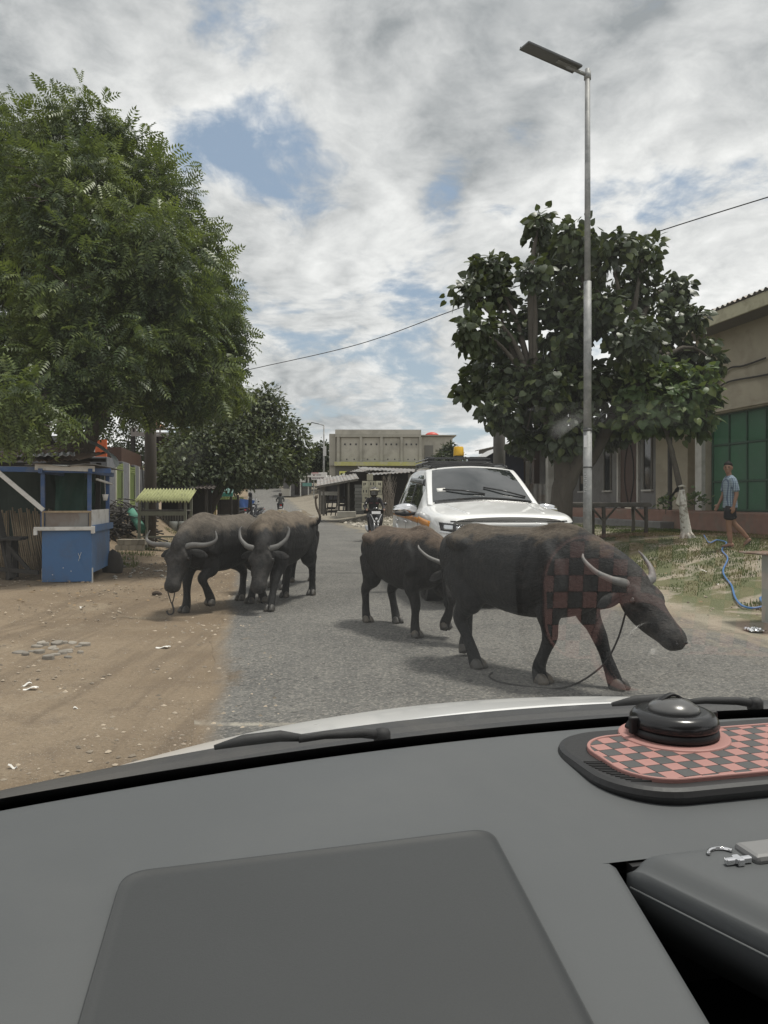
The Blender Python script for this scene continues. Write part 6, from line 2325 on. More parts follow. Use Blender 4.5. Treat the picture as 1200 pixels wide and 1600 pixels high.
for k in range(10):
    p = at(600 + 3.2 * (k % 5), 800 - 9 * (k // 5), 38 + .4 * (k % 3))
    br = MB()
    for j in range(3):
        br.tube([(0, 0, -.3), (random.uniform(-.15, .15), 0, .6), (random.uniform(-.4, .4), random.uniform(-.2, .2), 1.5)], [.02, .015, .006], 5)
    # bundle of upright sticks
    if k == 0:
        bundle = thing('stick_bundle', 'bundle of tall dry sticks leaning by a post left of the white car', 'sticks', tuple(p))
        org = p.copy()
    for v0 in range(1):
        o = br.build('stick', pm('dry_stick', (.22, .19, .16), .9, var=.3, bump=.2), bundle, loc=tuple(p - org))
        o['kind'] = 'stuff'

# yellow sign with dark leaf-like mark
p = at(536, 743, 55)
sg = thing('sign', 'small square yellow sign with a dark mark under the concrete building', 'sign', tuple(p))
MB().box((0, 0, 0), (.52, .05, .60)).build('board', pm('yellow_board', (.62, .62, .16), .6, var=.08, bump=0), sg, bev=.01)
MB().prism([(-.18, .16), (-.02, .20), (-.08, .06), (-.18, -.04)], .028, .034, Matrix.Rotation(R(90), 3, 'X')).build('mark', text_dark, sg)
MB().prism([(.02, .02), (.12, .06), (.18, -.06), (.10, -.16), (.0, -.08)], .028, .034, Matrix.Rotation(R(90), 3, 'X')).build('mark', pm('olive_print', (.16, .20, .05), .6, var=0, bump=0), sg)
MB().bar((0, .06, -2.5), (0, .06, .1), .06, .06).build('sign_post', galv, sg)

# white sign board with red head and unreadable rows of letters
p = at(499, 744, 76)
sg = thing('sign', 'white roadside sign board with red edge and blurred dark lettering on two rows', 'sign', tuple(p))
MB().box((0, 0, 0), (1.55, .08, .72)).build('board', pm('white_board', (.66, .64, .62), .6, var=.05, bump=0), sg, bev=.01)
MB().box((-.42, -.045, .31), (.68, .012, .07)).build('red_edge', pm('red_print', (.42, .10, .11), .6, var=0, bump=0), sg)
mb = MB()
mb.bar((-.64, -.05, .20), (-.54, -.05, .04), .07, .01, up=(0, 1, 0)).bar((-.54, -.05, .04), (-.40, -.05, .20), .07, .01, up=(0, 1, 0))
mb.build('letter', pm('dark_red_print', (.14, .03, .03), .6, var=0, bump=0), sg)
for k in range(5):
    MB().box((-.26 + .10 * k, -.045, .12), (.07, .01, .13 if k % 2 else .10)).build('letter', pm('grey_print', (.20, .16, .16), .6, var=0, bump=0), sg)
MB().box((-.10, -.044, -.20), (1.2, .008, .17)).build('dark_band', pm('grey_print', (.2, .16, .16)), sg)
for k in range(4):
    MB().box((-.52 + .20 * k, -.052, -.20), (.06, .008, .09)).build('letter', plate_m, sg)
for s in (-.55, .55):
    MB().bar((s, .05, -2.2), (s, .05, .2), .07, .07).build('sign_post', galv, sg)
p = at(513, 755, 73)
ban = MB()
ban.sheet(lambda u, v: (-.22 + .45 * u + .25 * v, .05 * math.sin(u * 6), .75 - 1.5 * v), 8, 6, .01)
o = ban.build('feather_banner', pm('pale_cloth', (.6, .59, .57), .85, var=.1, bump=.2), smooth=True)
o.location = p
tag(o, 'pale cloth banner hanging beside the far white sign board', 'banner')

# far house where the road turns
D6 = 98
hf = at(462, 770, D6)
tz = terrain(hf.x, hf.y)
fh = thing('house', 'far dark house with pale roof edges at the top of the road', 'house', (hf.x, hf.y, tz), RA * .5)
Q = lambda px, py: at(px, py, D6) - Vector((hf.x, hf.y, tz))
a, b = Q(439, 0), Q(490, 0)
wz = Q(0, 742).z
MB().box(((a.x + b.x) / 2, 2.5, wz / 2), (b.x - a.x - .6, 5, wz)).build('wall', wall_grey, fh)
mb = MB()
corr(mb, (Q(438, 0).x, -1.4, Q(0, 741).z), (Q(464, 0).x - Q(438, 0).x, 0, Q(0, 734).z - Q(0, 741).z), (0, 6, .8), .03, 8)
mb.build('roof_sheet', pm('pale_zinc', (.5, .5, .5)), fh)
mb = MB()
corr(mb, (Q(446, 0).x, -1.8, Q(0, 745).z), (Q(492, 0).x - Q(446, 0).x, 0, -.1), (0, 4, .6), .03, 14)
mb.build('roof_sheet', zinc_old, fh)
for px in (454, 470, 482):
    MB().box((Q(px, 0).x, -1.5, Q(0, 746).z / 2), (.16, .16, Q(0, 746).z)).build('post', white_trim, fh)
MB().box((Q(473, 0).x, -1.7, Q(0, 749).z), (.75, .06, .8)).build('white_panel', white_trim, fh)
MB().box((Q(480, 0).x, -1.75, Q(0, 757.5).z), (1.15, .06, .42)).build('teal_board', pm('teal_board', (.12, .27, .24), .6, var=.1, bump=0), fh)
MB().box((Q(447, 0).x, -1.5, .5), (1.0, .3, .9)).build('pale_crates', conc_l, fh)
MB().box((Q(466, 0).x, -.02, 1.2), (.9, .06, 2.0)).build('doorway', wood_dark, fh)

# rubble along the right kerb
pts, sz = [], []
for i in range(900):
    y = 26 + 20 * random.random()
    x = right_edge(y) + .25 + 2.6 * random.random() ** 1.3
    pts.append((x, y, terrain(x, y)))
    sz.append(.03 + .12 * random.random() ** 3)
scatter_stones('rubble', pts, sz, pm('rubble_stone', (.36, .33, .28), .9, var=.2, island=.6, bump=.3))

# ---------------------------------------------------------------- left of the road
blue_p = pm('blue_paint', (0.060, 0.150, 0.320), .6, var=.12, scale=3, bump=.08, tint=(.085, .095, .11), tint_amt=.45, tscale=1.6)
blue_dark = pm('blue_post_paint', (0.045, 0.105, 0.26), .6, var=.2, scale=4, bump=.1, tint=(.2, .2, .2), tint_amt=.3, tscale=5)
white_board = pm('white_painted_board', (.75, .74, .71), .7, var=.08, bump=.1, tint=(.35, .32, .27), tint_amt=.5, tscale=3)
KX, KY = -4.38, 11.5
kz = terrain(KX, KY)
ki = thing('food_stall', 'small blue painted food stall cart with white rim and open posts under the tree', 'stall', (KX, KY, kz), RA)
MB().box((-.35, .012, .40), (.70, .024, .78)).build('front_panel', blue_p, ki, bev=.004)
MB().box((-.012, .76, .46), (.024, 1.46, .66)).build('side_panel', blue_p, ki, bev=.004)
MB().box((-.688, .76, .46), (.024, 1.46, .66)).build('side_panel', blue_p, ki, bev=.004)
MB().box((-.35, 1.50, .46), (.70, .024, .66)).build('back_panel', blue_p, ki)
MB().box((-.35, .75, .775), (.72, 1.5, .02)).build('counter_top', wood_grey, ki)
MB().box((-.38, -.03, .805), (.84, .05, .055)).build('front_rim', white_board, ki, bev=.004)
MB().box((-.78, -.03, .76), (.05, .052, .10)).build('rim_end', white_board, ki, bev=.004)
MB().box((.022, .0, .785), (.045, .10, .11)).build('rim_end', white_board, ki, bev=.004)
MB().box((.026, .80, .80), (.05, 1.52, .10)).build('side_rim', blue_p, ki, bev=.004)
MB().box((-.35, .02, .935), (.60, .02, .22)).build('zinc_splash', zinc_old, ki)
MB().bar((-.70, .0, 1.055), (.0, .0, 1.055), .03, .028).build('bamboo_rail', bamboo_m, ki)
for x in (-.685, -.02):
    MB().bar((x, -.004, .83), (x, -.004, 1.05), .028, .03).build('bamboo_rail', bamboo_m, ki)
for k in range(4):
    MB().box((-.006, .22 + .36 * k, .95), (.02, .354, .26)).build('white_plank', white_board, ki, bev=.004)
for x, y in ((-.70, .06), (-.04, .06), (-.70, 1.45), (-.02, 1.45)):
    MB().box((x, y, 1.22), (.055, .055, .90)).build('post', blue_dark, ki, bev=.004)
for x, y in ((-.69, .05), (-.01, .05), (-.69, 1.45), (-.01, 1.45)):
    MB().box((x, y, .06), (.04, .04, .30)).build('leg', white_board if y < .1 else wood_grey, ki)
MB().bar((-2.6, -.02, 1.70), (.28, -.02, 1.665), .06, .075).build('roof_beam', blue_dark, ki, bev=.004)
MB().bar((.0, -.1, 1.66), (.0, 1.75, 1.66), .06, .07).build('roof_beam', blue_dark, ki, bev=.004)
MB().bar((-.70, -.1, 1.66), (-.70, 1.75, 1.66), .06, .07).build('roof_beam', blue_dark, ki, bev=.004)
MB().bar((-.78, -.065, 1.715), (.06, -.065, 1.695), .03, .085).build('white_fascia', white_board, ki, bev=.004)
MB().bar((-1.32, -.07, 1.67), (-.66, -.07, 1.08), .03, .065).build('brace', white_board, ki, bev=.004)
MB().bar((.0, .4, 1.55), (.02, 1.6, 1.50), .03, .03).build('white_tube', white_board, ki)
mb = MB()
mb.sheet(lambda u, v: (-.3 + .5 * u, -.2 + 2.2 * v, 1.735 + .03 * math.sin(u * 3)), 5, 8, .008)
mb.sheet(lambda u, v: (-.9 + .62 * u, -.15 + 2.2 * v, 1.745 + .02 * math.sin(u * 5)), 5, 8, .008)
mb.build('roof_sheet', zinc_old, ki)
# a hanging plastic bag with a cup
mb = MB()
mb.lathe([(.03, 0), (.05, .10), (.048, .102), (.028, .005)], 14, (.03, .95, 1.22))
mb.build('hanging_cup', white_board, ki, smooth=True)
MB().tube([(.03, .95, 1.32), (.02, .95, 1.63)], .004, 5).build('string', white_board, ki)
for k, (x, z) in enumerate(((-.40, .22), (-.29, .17), (-.55, .12))):
    MB().box((x, -.004, z), (.012, .006, .012)).build('chip', white_board, ki)
mb = MB()
mb.bar((-.19, -.004, .44), (-.16, -.004, .36), .008, .004).bar((-.145, -.004, .45), (-.185, -.004, .32), .008, .004)
mb.build('scratch', white_board, ki)
# crockery and bottles inside, dark lump behind
for k, (x, y, hh, m_) in enumerate(((-.5, .7, .22, glass_dark), (-.42, .8, .18, wood_brown), (-.25, 1.0, .25, glass_dark))):
    b_ = MB()
    b_.lathe([(.035, 0), (.04, hh * .6), (.015, hh * .8), (.015, hh)], 12)
    o = b_.build('bottle', m_, smooth=True)
    o.matrix_world = ki.matrix_basis @ Matrix.Translation((x, y, .79))
    tag(o, ['dark bottle standing at the left inside the blue food stall', 'short brown bottle in the middle of the blue food stall', 'tall dark bottle at the back right inside the blue food stall'][k], 'bottle')
p = at(176, 880, 13.0)
mb = MB()
loft(mb, [(0, 0, .0, .17, .16), (0, 0, .16, .19, .17), (0, .0, .32, .13, .12)], n=12, up=(1, 0, 0))
o = mb.build('filled_sack', pm('dark_sack', (.045, .040, .036), .9, var=.3, bump=.5), smooth=True)
o.location = (p.x, p.y, terrain(p.x, p.y))
tag(o, 'dark bulging sack standing behind the right side of the blue food stall', 'sack')

# shed with rusty sheets to its left
sx, sy = -6.1, 12.6
sz_ = terrain(sx, sy)
shd = thing('shed', 'makeshift shed roofed with rusty loose sheets left of the blue food stall', 'shed', (sx, sy, sz_), RA)
for (o_, w_, l_) in (((-1.2, -.9, 1.80), (1.1, .0, .05), (-.1, 2.2, .45)), ((-.25, -.85, 1.78), (1.0, .1, .02), (.05, 2.3, .35)), ((-.9, -.95, 1.93), (1.5, .3, -.10), (.1, 1.7, .30)), ((-1.4, -.3, 2.05), (1.2, .15, -.04), (-.1, 2.0, .50)),
                    ((.45, -.7, 1.80), (.75, .0, .03), (.1, 1.8, .22))):
    mb = MB()
    corr(mb, o_, w_, l_, .014, 9)
    mb.build('roof_sheet', rusty, shd)
mb = MB()
corr(mb, (.30, -.82, 1.86), (.85, .02, .03), (-.2, .9, .10), .012, 8)
mb.build('pale_roof_sheet', pm('pale_zinc', (.5, .5, .5)), shd)
for x, y in ((-1.3, .9), (.2, 1.0), (1.15, .9), (-.35, -.6)):
    MB().bar((x, y, -.1), (x + .04, y, 1.85), .075, .075).build('post', wood_dark, shd)
MB().bar((-.15, -.75, 1.75), (.35, -1.25, .02), .085, .07).build('leaning_pole', wood_dark, shd)
MB().bar((-1.6, -.6, 1.76), (1.3, -.6, 1.74), .06, .06).build('beam', wood_dark, shd)
MB().bar((-1.6, .95, 1.9), (1.3, .95, 1.9), .06, .06).build('beam', wood_dark, shd)
mb = MB()
mb.sheet(lambda u, v: (-1.6 + 2.9 * u, 1.1 + .03 * math.sin(u * 20), .2 + 1.5 * v), 30, 4, .01)
mb.build('back_sheet', pm('grey_green_sheet', (.085, .115, .095), .8, var=.2, bump=.15), shd)
tarp = pm('green_tarp', (0.022, 0.075, 0.052), .65, var=.25, scale=4, bump=.3, bscale=7, bdist=.04)
mb = MB()
mb.grid(lambda u, v: (.85 + .08 * math.sin(v * 6 + u * 3) + .42 * u * (1 - .35 * v), .55 + .9 * u + .09 * math.sin(u * 9 + v * 4), 1.65 - 1.55 * v - .35 * u * (1 - v)), 22, 22)
mb.grid(lambda u, v: (.72 + .35 * u, -.25 + .06 * math.sin(v * 8 + u * 9) + .5 * u, 1.66 - 1.5 * v), 12, 18)
mb.build('green_tarpaulin', tarp, shd, smooth=True)
mb = MB()
mb.grid(lambda u, v: (.55 + .95 * math.sin(u * 1.5), .6 + .6 * v, 1.75 + .55 * math.cos(u * 1.5) + .03 * math.sin(v * 7 + u * 8)), 16, 8)
mb.build('plastic_awning', pm('cloudy_plastic', (.24, .27, .265), .5, var=.3, scale=3, bump=.2, tint=(.08, .09, .09), tint_amt=.6), shd, smooth=True)

scr = thing('bamboo_screen', 'leaning screen of upright split bamboo between the shed and the blue stall', 'screen', (sx + .18, sy - .35, sz_), RA + R(14))
for k in range(26):
    x = -.0 + .030 * k
    hh = 1.02 + .05 * math.sin(k * 1.7) - .001 * k
    MB().tube([(x + .12, -.05 + random.uniform(-.01, .01), .02), (x + .03 + random.uniform(-.006, .006), .08, hh * .5), (x - .04, .22, hh)], .0135, 6).build('bamboo_slat', bamboo_m, scr, smooth=True)
MB().tube([(-.05, .10, .55), (.85, .10, .52)], .012, 6).build('cross_tie', bamboo_m, scr)
scr2 = thing('bamboo_screen', 'split bamboo screen behind the dark bench, cut by the left edge', 'screen', (sx - .85, sy - .15, sz_), RA)
for k in range(32):
    x = -.2 + .032 * k
    hh = 1.0 + .03 * math.sin(k * 2.1)
    MB().tube([(x + .05, .0, .05), (x, .06, hh * .5), (x - .02, .12, hh)], .0135, 6).build('bamboo_slat', bamboo_m, scr2, smooth=True)
MB().tube([(-.25, .05, .5), (.85, .05, .5)], .012, 6).build('cross_tie', bamboo_m, scr2)
p = at(5, 905, 11.6)
bn_ = thing('bench', 'dark weathered wooden bench at the left edge in front of the bamboo screen', 'bench', (p.x, p.y, terrain(p.x, p.y)), RA)
for k in range(4):
    MB().box((-.35, -.16 + .11 * k, .60 + .01 * (k % 2)), (1.3, .10, .035), R(random.uniform(-1, 1))).build('seat_plank', wood_dark, bn_, bev=.004)
for x in (-.8, .12):
    MB().bar((x, -.15, -.05), (x, -.12, .58), .07, .07).build('leg', wood_dark, bn_)
    MB().bar((x, .2, -.05), (x, .18, .58), .07, .07).build('leg', wood_dark, bn_)
MB().bar((.12, -.16, .50), (.42, -.16, .12), .05, .05).build('brace', wood_dark, bn_)
MB().bar((-.8, -.16, .25), (.55, -.20, .10), .06, .06).build('stretcher', wood_dark, bn_)

# grey gate wall
WX, WY = -8.20, 23.75
wz_ = terrain(WX, WY)
gw = thing('gate_wall', 'grey wall with pillars and pale green gates behind the blue stall', 'wall', (WX, WY, wz_), RA)
gate_g = pm('pale_green_gate', (.27, .33, .13), .6, var=.12, bump=.05)
gate_d = pm('gate_sheet', (.14, .19, .085), .6, var=.12, bump=.05)
wl = pm('grey_wall_paint', (.165, .17, .185), .85, var=.12, scale=3, bump=.12, tint=(.10, .10, .105), tint_amt=.4)
for y0, y1, h in ((-.62, .66, 1.52), (1.86, 2.90, 1.52), (-3.2, -1.82, 1.52)):
    MB().box((0, (y0 + y1) / 2, h / 2 - .1), (.42, y1 - y0, h + .2)).build('pillar', wl, gw, bev=.012)
    MB().box((.215, y1 - .08, h / 2 - .1), (.03, .14, h + .16)).build('white_strip', white_trim, gw)
MB().box((.02, 4.1, .62), (.34, 2.3, 1.62)).build('wall_panel', wl, gw, bev=.01)
MB().box((.20, 5.2, .62), (.05, .12, 1.62)).build('white_strip', white_trim, gw)
MB().box((0, 7.4, .50), (.30, 3.6, 1.3)).build('wall_panel', wl, gw, bev=.01)
MB().box((.05, 9.3, .6), (.18, .18, 1.7)).build('white_post', white_trim, gw)
for y0, y1 in ((-1.80, -.64), (.68, 1.84)):
    gt = thing('gate', None, None)
    gt.parent = gw
    MB().box((.19, (y0 + y1) / 2, .78), (.02, y1 - y0, .90)).build('sheet', gate_d, gt)
    for z in (.20, .27, .33, 1.26, 1.32, 1.40):
        MB().box((.20, (y0 + y1) / 2, z), (.035, y1 - y0, .028)).build('rail', gate_g, gt)
    for y in (y0 + .05, y1 - .05):
        MB().box((.205, y, .80), (.05, .10, 1.30)).build('stile', gate_g, gt)
    for k in range(5):
        yy = y0 + (y1 - y0) * (k + 1) / 6
        MB().box((.205, yy, .80), (.025, .035, 1.24)).build('bar', gate_g, gt)
    MB().box((.22, y1 - .16, .78), (.03, .07, .80)).build('lock_strip', text_dark, gt)
# orange panel and grey porch block of the house behind
p = at(158, 703, 22.6)
hs = thing('house', 'house behind the gate with an orange painted gable panel and grey walls', 'house', (p.x, p.y, wz_), RA)
zz = p.z - wz_
MB().box((0, 0, zz), (.32, .12, .60)).build('orange_panel', pm('orange_paint', (.55, .115, .035), .7, var=.08, bump=.05), hs, bev=.006)
MB().box((-.17, .5, zz - .78), (.75, .7, .92)).build('grey_block', wl, hs, bev=.01)
MB().box((-.62, .9, zz - .3), (.5, .6, 1.7)).build('pale_wall', pm('pale_render', (.42, .42, .41), .9, var=.1, bump=.1), hs)
MB().box((-3.0, 3.2, 1.0), (4.4, 4.6, 2.6)).build('wall', wl, hs)
MB().box((.15, 3.4, zz - .12), (.5, 4.6, .55)).build('brown_eave', wood_brown, hs)
# carport roof on posts
p = at(250, 690, 30)
cpz = terrain(p.x, p.y)
cp = thing('carport', 'open tin carport roof on thin rails behind the wooden pole', 'carport', (p.x, p.y, cpz))
Q = lambda px, py, D=30: at(px, py, D) - Vector((p.x, p.y, cpz))
a, b = Q(202, 666), Q(300, 671)
for k in range(5):
    r0, r1 = a.lerp(b, k / 5), a.lerp(b, (k + 1.02) / 5)
    mb = MB()
    corr(mb, tuple(r0), (r1.x - r0.x, 0, r1.z - r0.z), (-.3, 4.0, .25), .018, 4)
    mb.build('roof_sheet', pm('pale_zinc', (.5, .5, .5)) if k % 2 else zinc_old, cp)
pale_rail = pm('pale_rail', (.26, .23, .21), .7, var=.1, bump=.1)
for z_ in (676.5, 680):
    c, d = Q(205, z_), Q(288, z_ + 1)
    MB().bar((c.x, c.y, c.z), (d.x, d.y, d.z), .06, .08).build('rail', pale_rail, cp)
c, d = Q(270, 681), Q(283, 698)
MB().bar(tuple(c), tuple(d), .07, .07).build('brace', wood_brown, cp)
for px in (206, 212, 250, 284):
    c, d = Q(px, 668), Q(px, 681)
    MB().bar(tuple(c), tuple(d), .05, .05).build('strut', pale_rail, cp)
for px in (204, 290):
    c = Q(px, 668)
    MB().box((c.x, c.y + .3, c.z / 2), (.14, .14, c.z)).build('post', wood_dark, cp)
    MB().box((c.x, c.y + 3.4, c.z / 2), (.14, .14, c.z)).build('post', wood_dark, cp)
c = Q(250, 688)
MB().box((c.x, c.y + 3.8, c.z - .7), (2.4, .1, 2.4)).build('dark_back', wood_brown, cp)
mb = MB()
c = Q(217, 662)
mb.prism([(-.35, 0), (.3, 0), (-.05, .42)], -.3, .3, Matrix.Rotation(R(90), 3, 'X'), (c.x, c.y + 2.5, c.z))
mb.build('ridge_tile', pm('terracotta_ridge', (.45, .22, .13), .8, var=.15, bump=.1), cp)

# rack with corrugated sheet roof
D7 = 18.6
p = at(256, 858, D7)
rz_ = terrain(p.x, p.y)
rk = thing('roadside_rack', 'rickety wooden stand with a mossy yellow-green corrugated roof', 'stand', (p.x, p.y, rz_), R(3))
Q = lambda px, py: at(px, py, D7) - Vector((p.x, p.y, rz_))
a, b = Q(216, 783), Q(299, 783)
moss = pm('mossy_sheet', (.33, .345, .17), .9, var=.22, scale=9, bump=.3, tint=(.19, .20, .10), tint_amt=.6, tscale=6)
mb = MB()
corr(mb, (a.x, -.32, a.z), (b.x - a.x, 0, -.01), (0, .95, .30), .034, 17, .012)
mb.build('corrugated_roof', moss, rk, smooth=True)
for s, px in ((-1, 222), (1, 292)):
    for y in (-.2, .5):
        c, d = Q(px - 1, 858), Q(px, 785)
        MB().bar((c.x, y, -.05), (d.x, y, d.z + .25 * (y > 0)), .06, .06).build('leg', pm('pale_old_wood', (.20, .205, .16), .9, var=.25, bump=.4), rk)
for py in (802, 838):
    c, d = Q(221, py), Q(293, py)
    MB().bar((c.x, -.22, c.z), (d.x, -.22, d.z), .04, .10 if py < 810 else .04).build('cross_bar', pm('pale_old_wood', (.2, .2, .16)), rk)
c, d = Q(221, 795), Q(293, 795)
MB().box((0, .2, c.z - .04), (d.x - c.x, .7, .03)).build('shelf', wood_grey, rk)

# green rolled mat, brushwood, low block wall, pale slab
a, b = at(205, 799, 20.0), at(222, 828, 19.0)
mb = MB()
mb.tube([a, a.lerp(b, .5), b], [.105, .115, .105], 16)
tag(mb.build('rolled_mat', pm('green_mat', (.045, .19, .125), .6, var=.2, bump=.15, tint=(.09, .25, .18), tint_amt=.5), smooth=True), 'rolled green mat leaning on the brushwood beside the mossy-roofed stand', 'mat')
mb = MB()
for i in range(230):
    px, py = random.uniform(166, 240), random.uniform(806, 846)
    p = gpoint(px, py)
    z = terrain(p.x, p.y)
    hh = .45 * math.exp(-((px - 192) / 24) ** 2) + .10
    a = random.uniform(0, 6.28)
    L = random.uniform(.3, .9)
    c0 = Vector((p.x, p.y, z + random.uniform(0, hh)))
    d = Vector((math.cos(a), math.sin(a), random.uniform(-.2, .6))) * L
    mb.tube([c0 - d * .5, c0 + Vector((random.uniform(-.05, .05), 0, random.uniform(0, .06))), c0 + d * .5], [.024, .018, .007], 5)
tag(mb.build('brushwood', wood_dark), 'heap of dark cut branches below the green gates', 'branches', kind='stuff')
blk = thing('block_wall', 'low wall of pale blocks at the edge of the dirt left of the mossy-roofed stand', 'wall', tuple(gpoint(200, 861)), RA * .3)
for k in range(4):
    for j in range(2):
        MB().box((-.22 + .16 * k + .05 * j, .1, .07 + .135 * j), (.155, .2, .13)).build('block', pm('pale_block', (.29, .265, .215), .95, var=.2, bump=.4, island=.25), blk, bev=.008)
p = gpoint(285, 822)
sl_ = thing('concrete_slab', 'pale concrete slab lying slanted behind the mossy-roofed stand', 'slab', (p.x, p.y, terrain(p.x, p.y)), RA)
MB().box((0, 0, .30), (2.0, 1.0, .10), Matrix.Rotation(R(7), 3, 'Y')).build('slab', conc_l, sl_, bev=.015)
MB().box((0, .2, .10), (1.7, .7, .30)).build('earth_fill', pm('earth_fill', (.14, .11, .085), .95, var=.3, bump=.5), sl_)
pts, sz = [], []
for i in range(160):
    p = gpoint(random.uniform(175, 300), random.uniform(845, 905))
    pts.append((p.x, p.y, terrain(p.x, p.y)))
    sz.append(.012 + .05 * random.random() ** 3)
scatter_stones('rubble', pts, sz, pm('pale_rubble', (.34, .32, .28), .9, var=.2, island=.6, bump=.3))

# dark timber hut with a paling fence under the trees
p = at(285, 802, 28)
hz0 = terrain(p.x, p.y)
dk = thing('timber_hut', 'dark timber hut with a paling fence under the trees behind the mossy-roofed stand', 'hut', (p.x, p.y, hz0), RA * .6)
Q = lambda px, py: at(px, py, 28) - Vector((p.x, p.y, hz0))
a, b = Q(244, 0), Q(324, 0)
MB().box(((a.x + b.x) / 2, 1.2, .85), (b.x - a.x, .08, 1.7)).build('back_wall', wood_dark, dk)
for k in range(3):
    mb = MB()
    w3 = (b.x - a.x + .5) / 3
    corr(mb, (a.x - .25 + w3 * k, -.6, 1.62), (w3 + .05, 0, -.02), (0, 2.1, .30), .02, 6)
    mb.build('roof_sheet', pm('dark_rust_sheet', (.075, .062, .055), .9, var=.3, bump=.2, tint=(.14, .13, .12), tint_amt=.5), dk)
for x in (a.x, (a.x + b.x) / 2, b.x):
    MB().box((x, -.4, .8), (.10, .10, 1.7)).build('post', wood_dark, dk)
n_ = 20
for k in range(n_):
    x = a.x + (b.x - a.x) * (k + .5) / n_
    MB().box((x, -.5, .34 + .02 * math.sin(k * 2.3)), (.055, .02, .70)).build('fence_pale', wood_grey, dk)
MB().box(((a.x + b.x) / 2, -.475, .5), (b.x - a.x, .03, .05)).build('fence_rail', wood_dark, dk)
for x in (.1, .42):
    mb = MB()
    mb.lathe([(.15, 0), (.16, .3), (.155, .42), (.14, .43)], 14, (x - .3, -.7, 0))
    mb.build('drum', pm('pale_drum', (.24, .25, .235), .7, var=.15, bump=.1), dk, smooth=True)

# green roofed stall, plastic chair, blue tarp, parked motorcycles
D8 = 36
p = at(347, 808, D8)
gz_ = terrain(p.x, p.y)
gs = thing('stall', 'small roadside stall with a turquoise roof edge under the left trees', 'stall', (p.x, p.y, gz_))
Q = lambda px, py: at(px, py, D8) - Vector((p.x, p.y, gz_))
teal = pm('turquoise_paint', (.07, .34, .28), .6, var=.1, bump=.05)
a, b = Q(328, 773), Q(365, 773)
MB().box(((a.x + b.x) / 2, -.2, a.z), (b.x - a.x, .05, .17)).build('roof_edge', teal, gs, bev=.006)
mb = MB()
corr(mb, (a.x, -.2, a.z + .08), (b.x - a.x, 0, 0), (-.3, 2.0, .35), .02, 8)
mb.build('roof_sheet', pm('dull_teal_sheet', (.06, .15, .13), .7, var=.2, bump=.1, tint=(.3, .33, .32), tint_amt=.5), gs)
mb = MB()
mb.sheet(lambda u, v: (Q(316, 0).x + (Q(345, 0).x - Q(316, 0).x) * u, 1.5 - 1.0 * v, Q(0, 762).z - .35 * abs(u - .4) + .1 * v), 8, 4, .01)
mb.build('awning', teal, gs)
for x in (a.x + .05, b.x - .1):
    for y in (-.1, 1.6):
        MB().box((x, y, a.z / 2), (.09, .09, a.z)).build('post', wood_dark, gs)
MB().box(((a.x + b.x) / 2, .3, .55), (b.x - a.x - .2, .7, .06)).build('counter', wood_grey, gs)
MB().box(((a.x + b.x) / 2, 1.65, .7), (b.x - a.x - .1, .05, 1.2)).build('back_board', wood_dark, gs)
p = at(328, 806, 33)
ch = thing('chair', 'yellow plastic chair beside the turquoise-edged stall', 'chair', (p.x, p.y, terrain(p.x, p.y)), R(-60))
yl = pm('yellow_plastic', (.55, .40, .12), .5, var=.08, bump=.03)
MB().box((0, 0, .42), (.42, .42, .04)).build('seat', yl, ch, bev=.015)
MB().box((0, .20, .66), (.42, .04, .50)).build('backrest', yl, ch, bev=.015)
for x in (-.18, .18):
    for y in (-.18, .18):
        MB().bar((x, y, .41), (x * 1.15, y * 1.15, 0), .045, .03).build('leg', yl, ch)
    MB().bar((x * 1.1, -.15, .60), (x * 1.1, .2, .62), .04, .03).build('armrest', yl, ch)
p = at(386, 800, 47)
bt = thing('tarpaulin_booth', 'bright blue tarpaulin booth beside the parked motorcycles', 'booth', (p.x, p.y, terrain(p.x, p.y)), RA)
mb = MB()
mb.grid(lambda u, v: (-.45 + .9 * u + .05 * math.sin(v * 7), .05 * math.sin(u * 12 + v * 3), .35 + 1.0 * v - .12 * u * v), 14, 10)
mb.build('blue_tarpaulin', pm('blue_tarp', (.055, .13, .36), .6, var=.15, bump=.2), bt, smooth=True)
MB().box((.5, 0, .72), (.06, .06, 1.45)).build('pole', white_trim, bt)
MB().box((-.5, 0, .72), (.06, .06, 1.45)).build('pole', wood_grey, bt)
MB().box((.35, .4, .75), (.5, .05, 1.2)).build('white_panel', white_board, bt)
bike_mat = pm('bike_grey', (.05, .05, .055), .3, var=.1, bump=0)
for (px, py, D, rz, lab) in ((363, 803, 44, 2.7, 'parked dark motorcycle closest to the turquoise-edged stall'), (372, 802, 45.5, 2.9, 'parked motorcycle left of the blue tarpaulin'), (401, 800, 46, -1.9, 'parked motorcycle right of the blue tarpaulin')):
    p = at(px, py, D)
    scooter(lab, (p.x, p.y, terrain(p.x, p.y) + .004), rz, bike_mat, 'motorcycles parked on the left', lights=(px > 380))


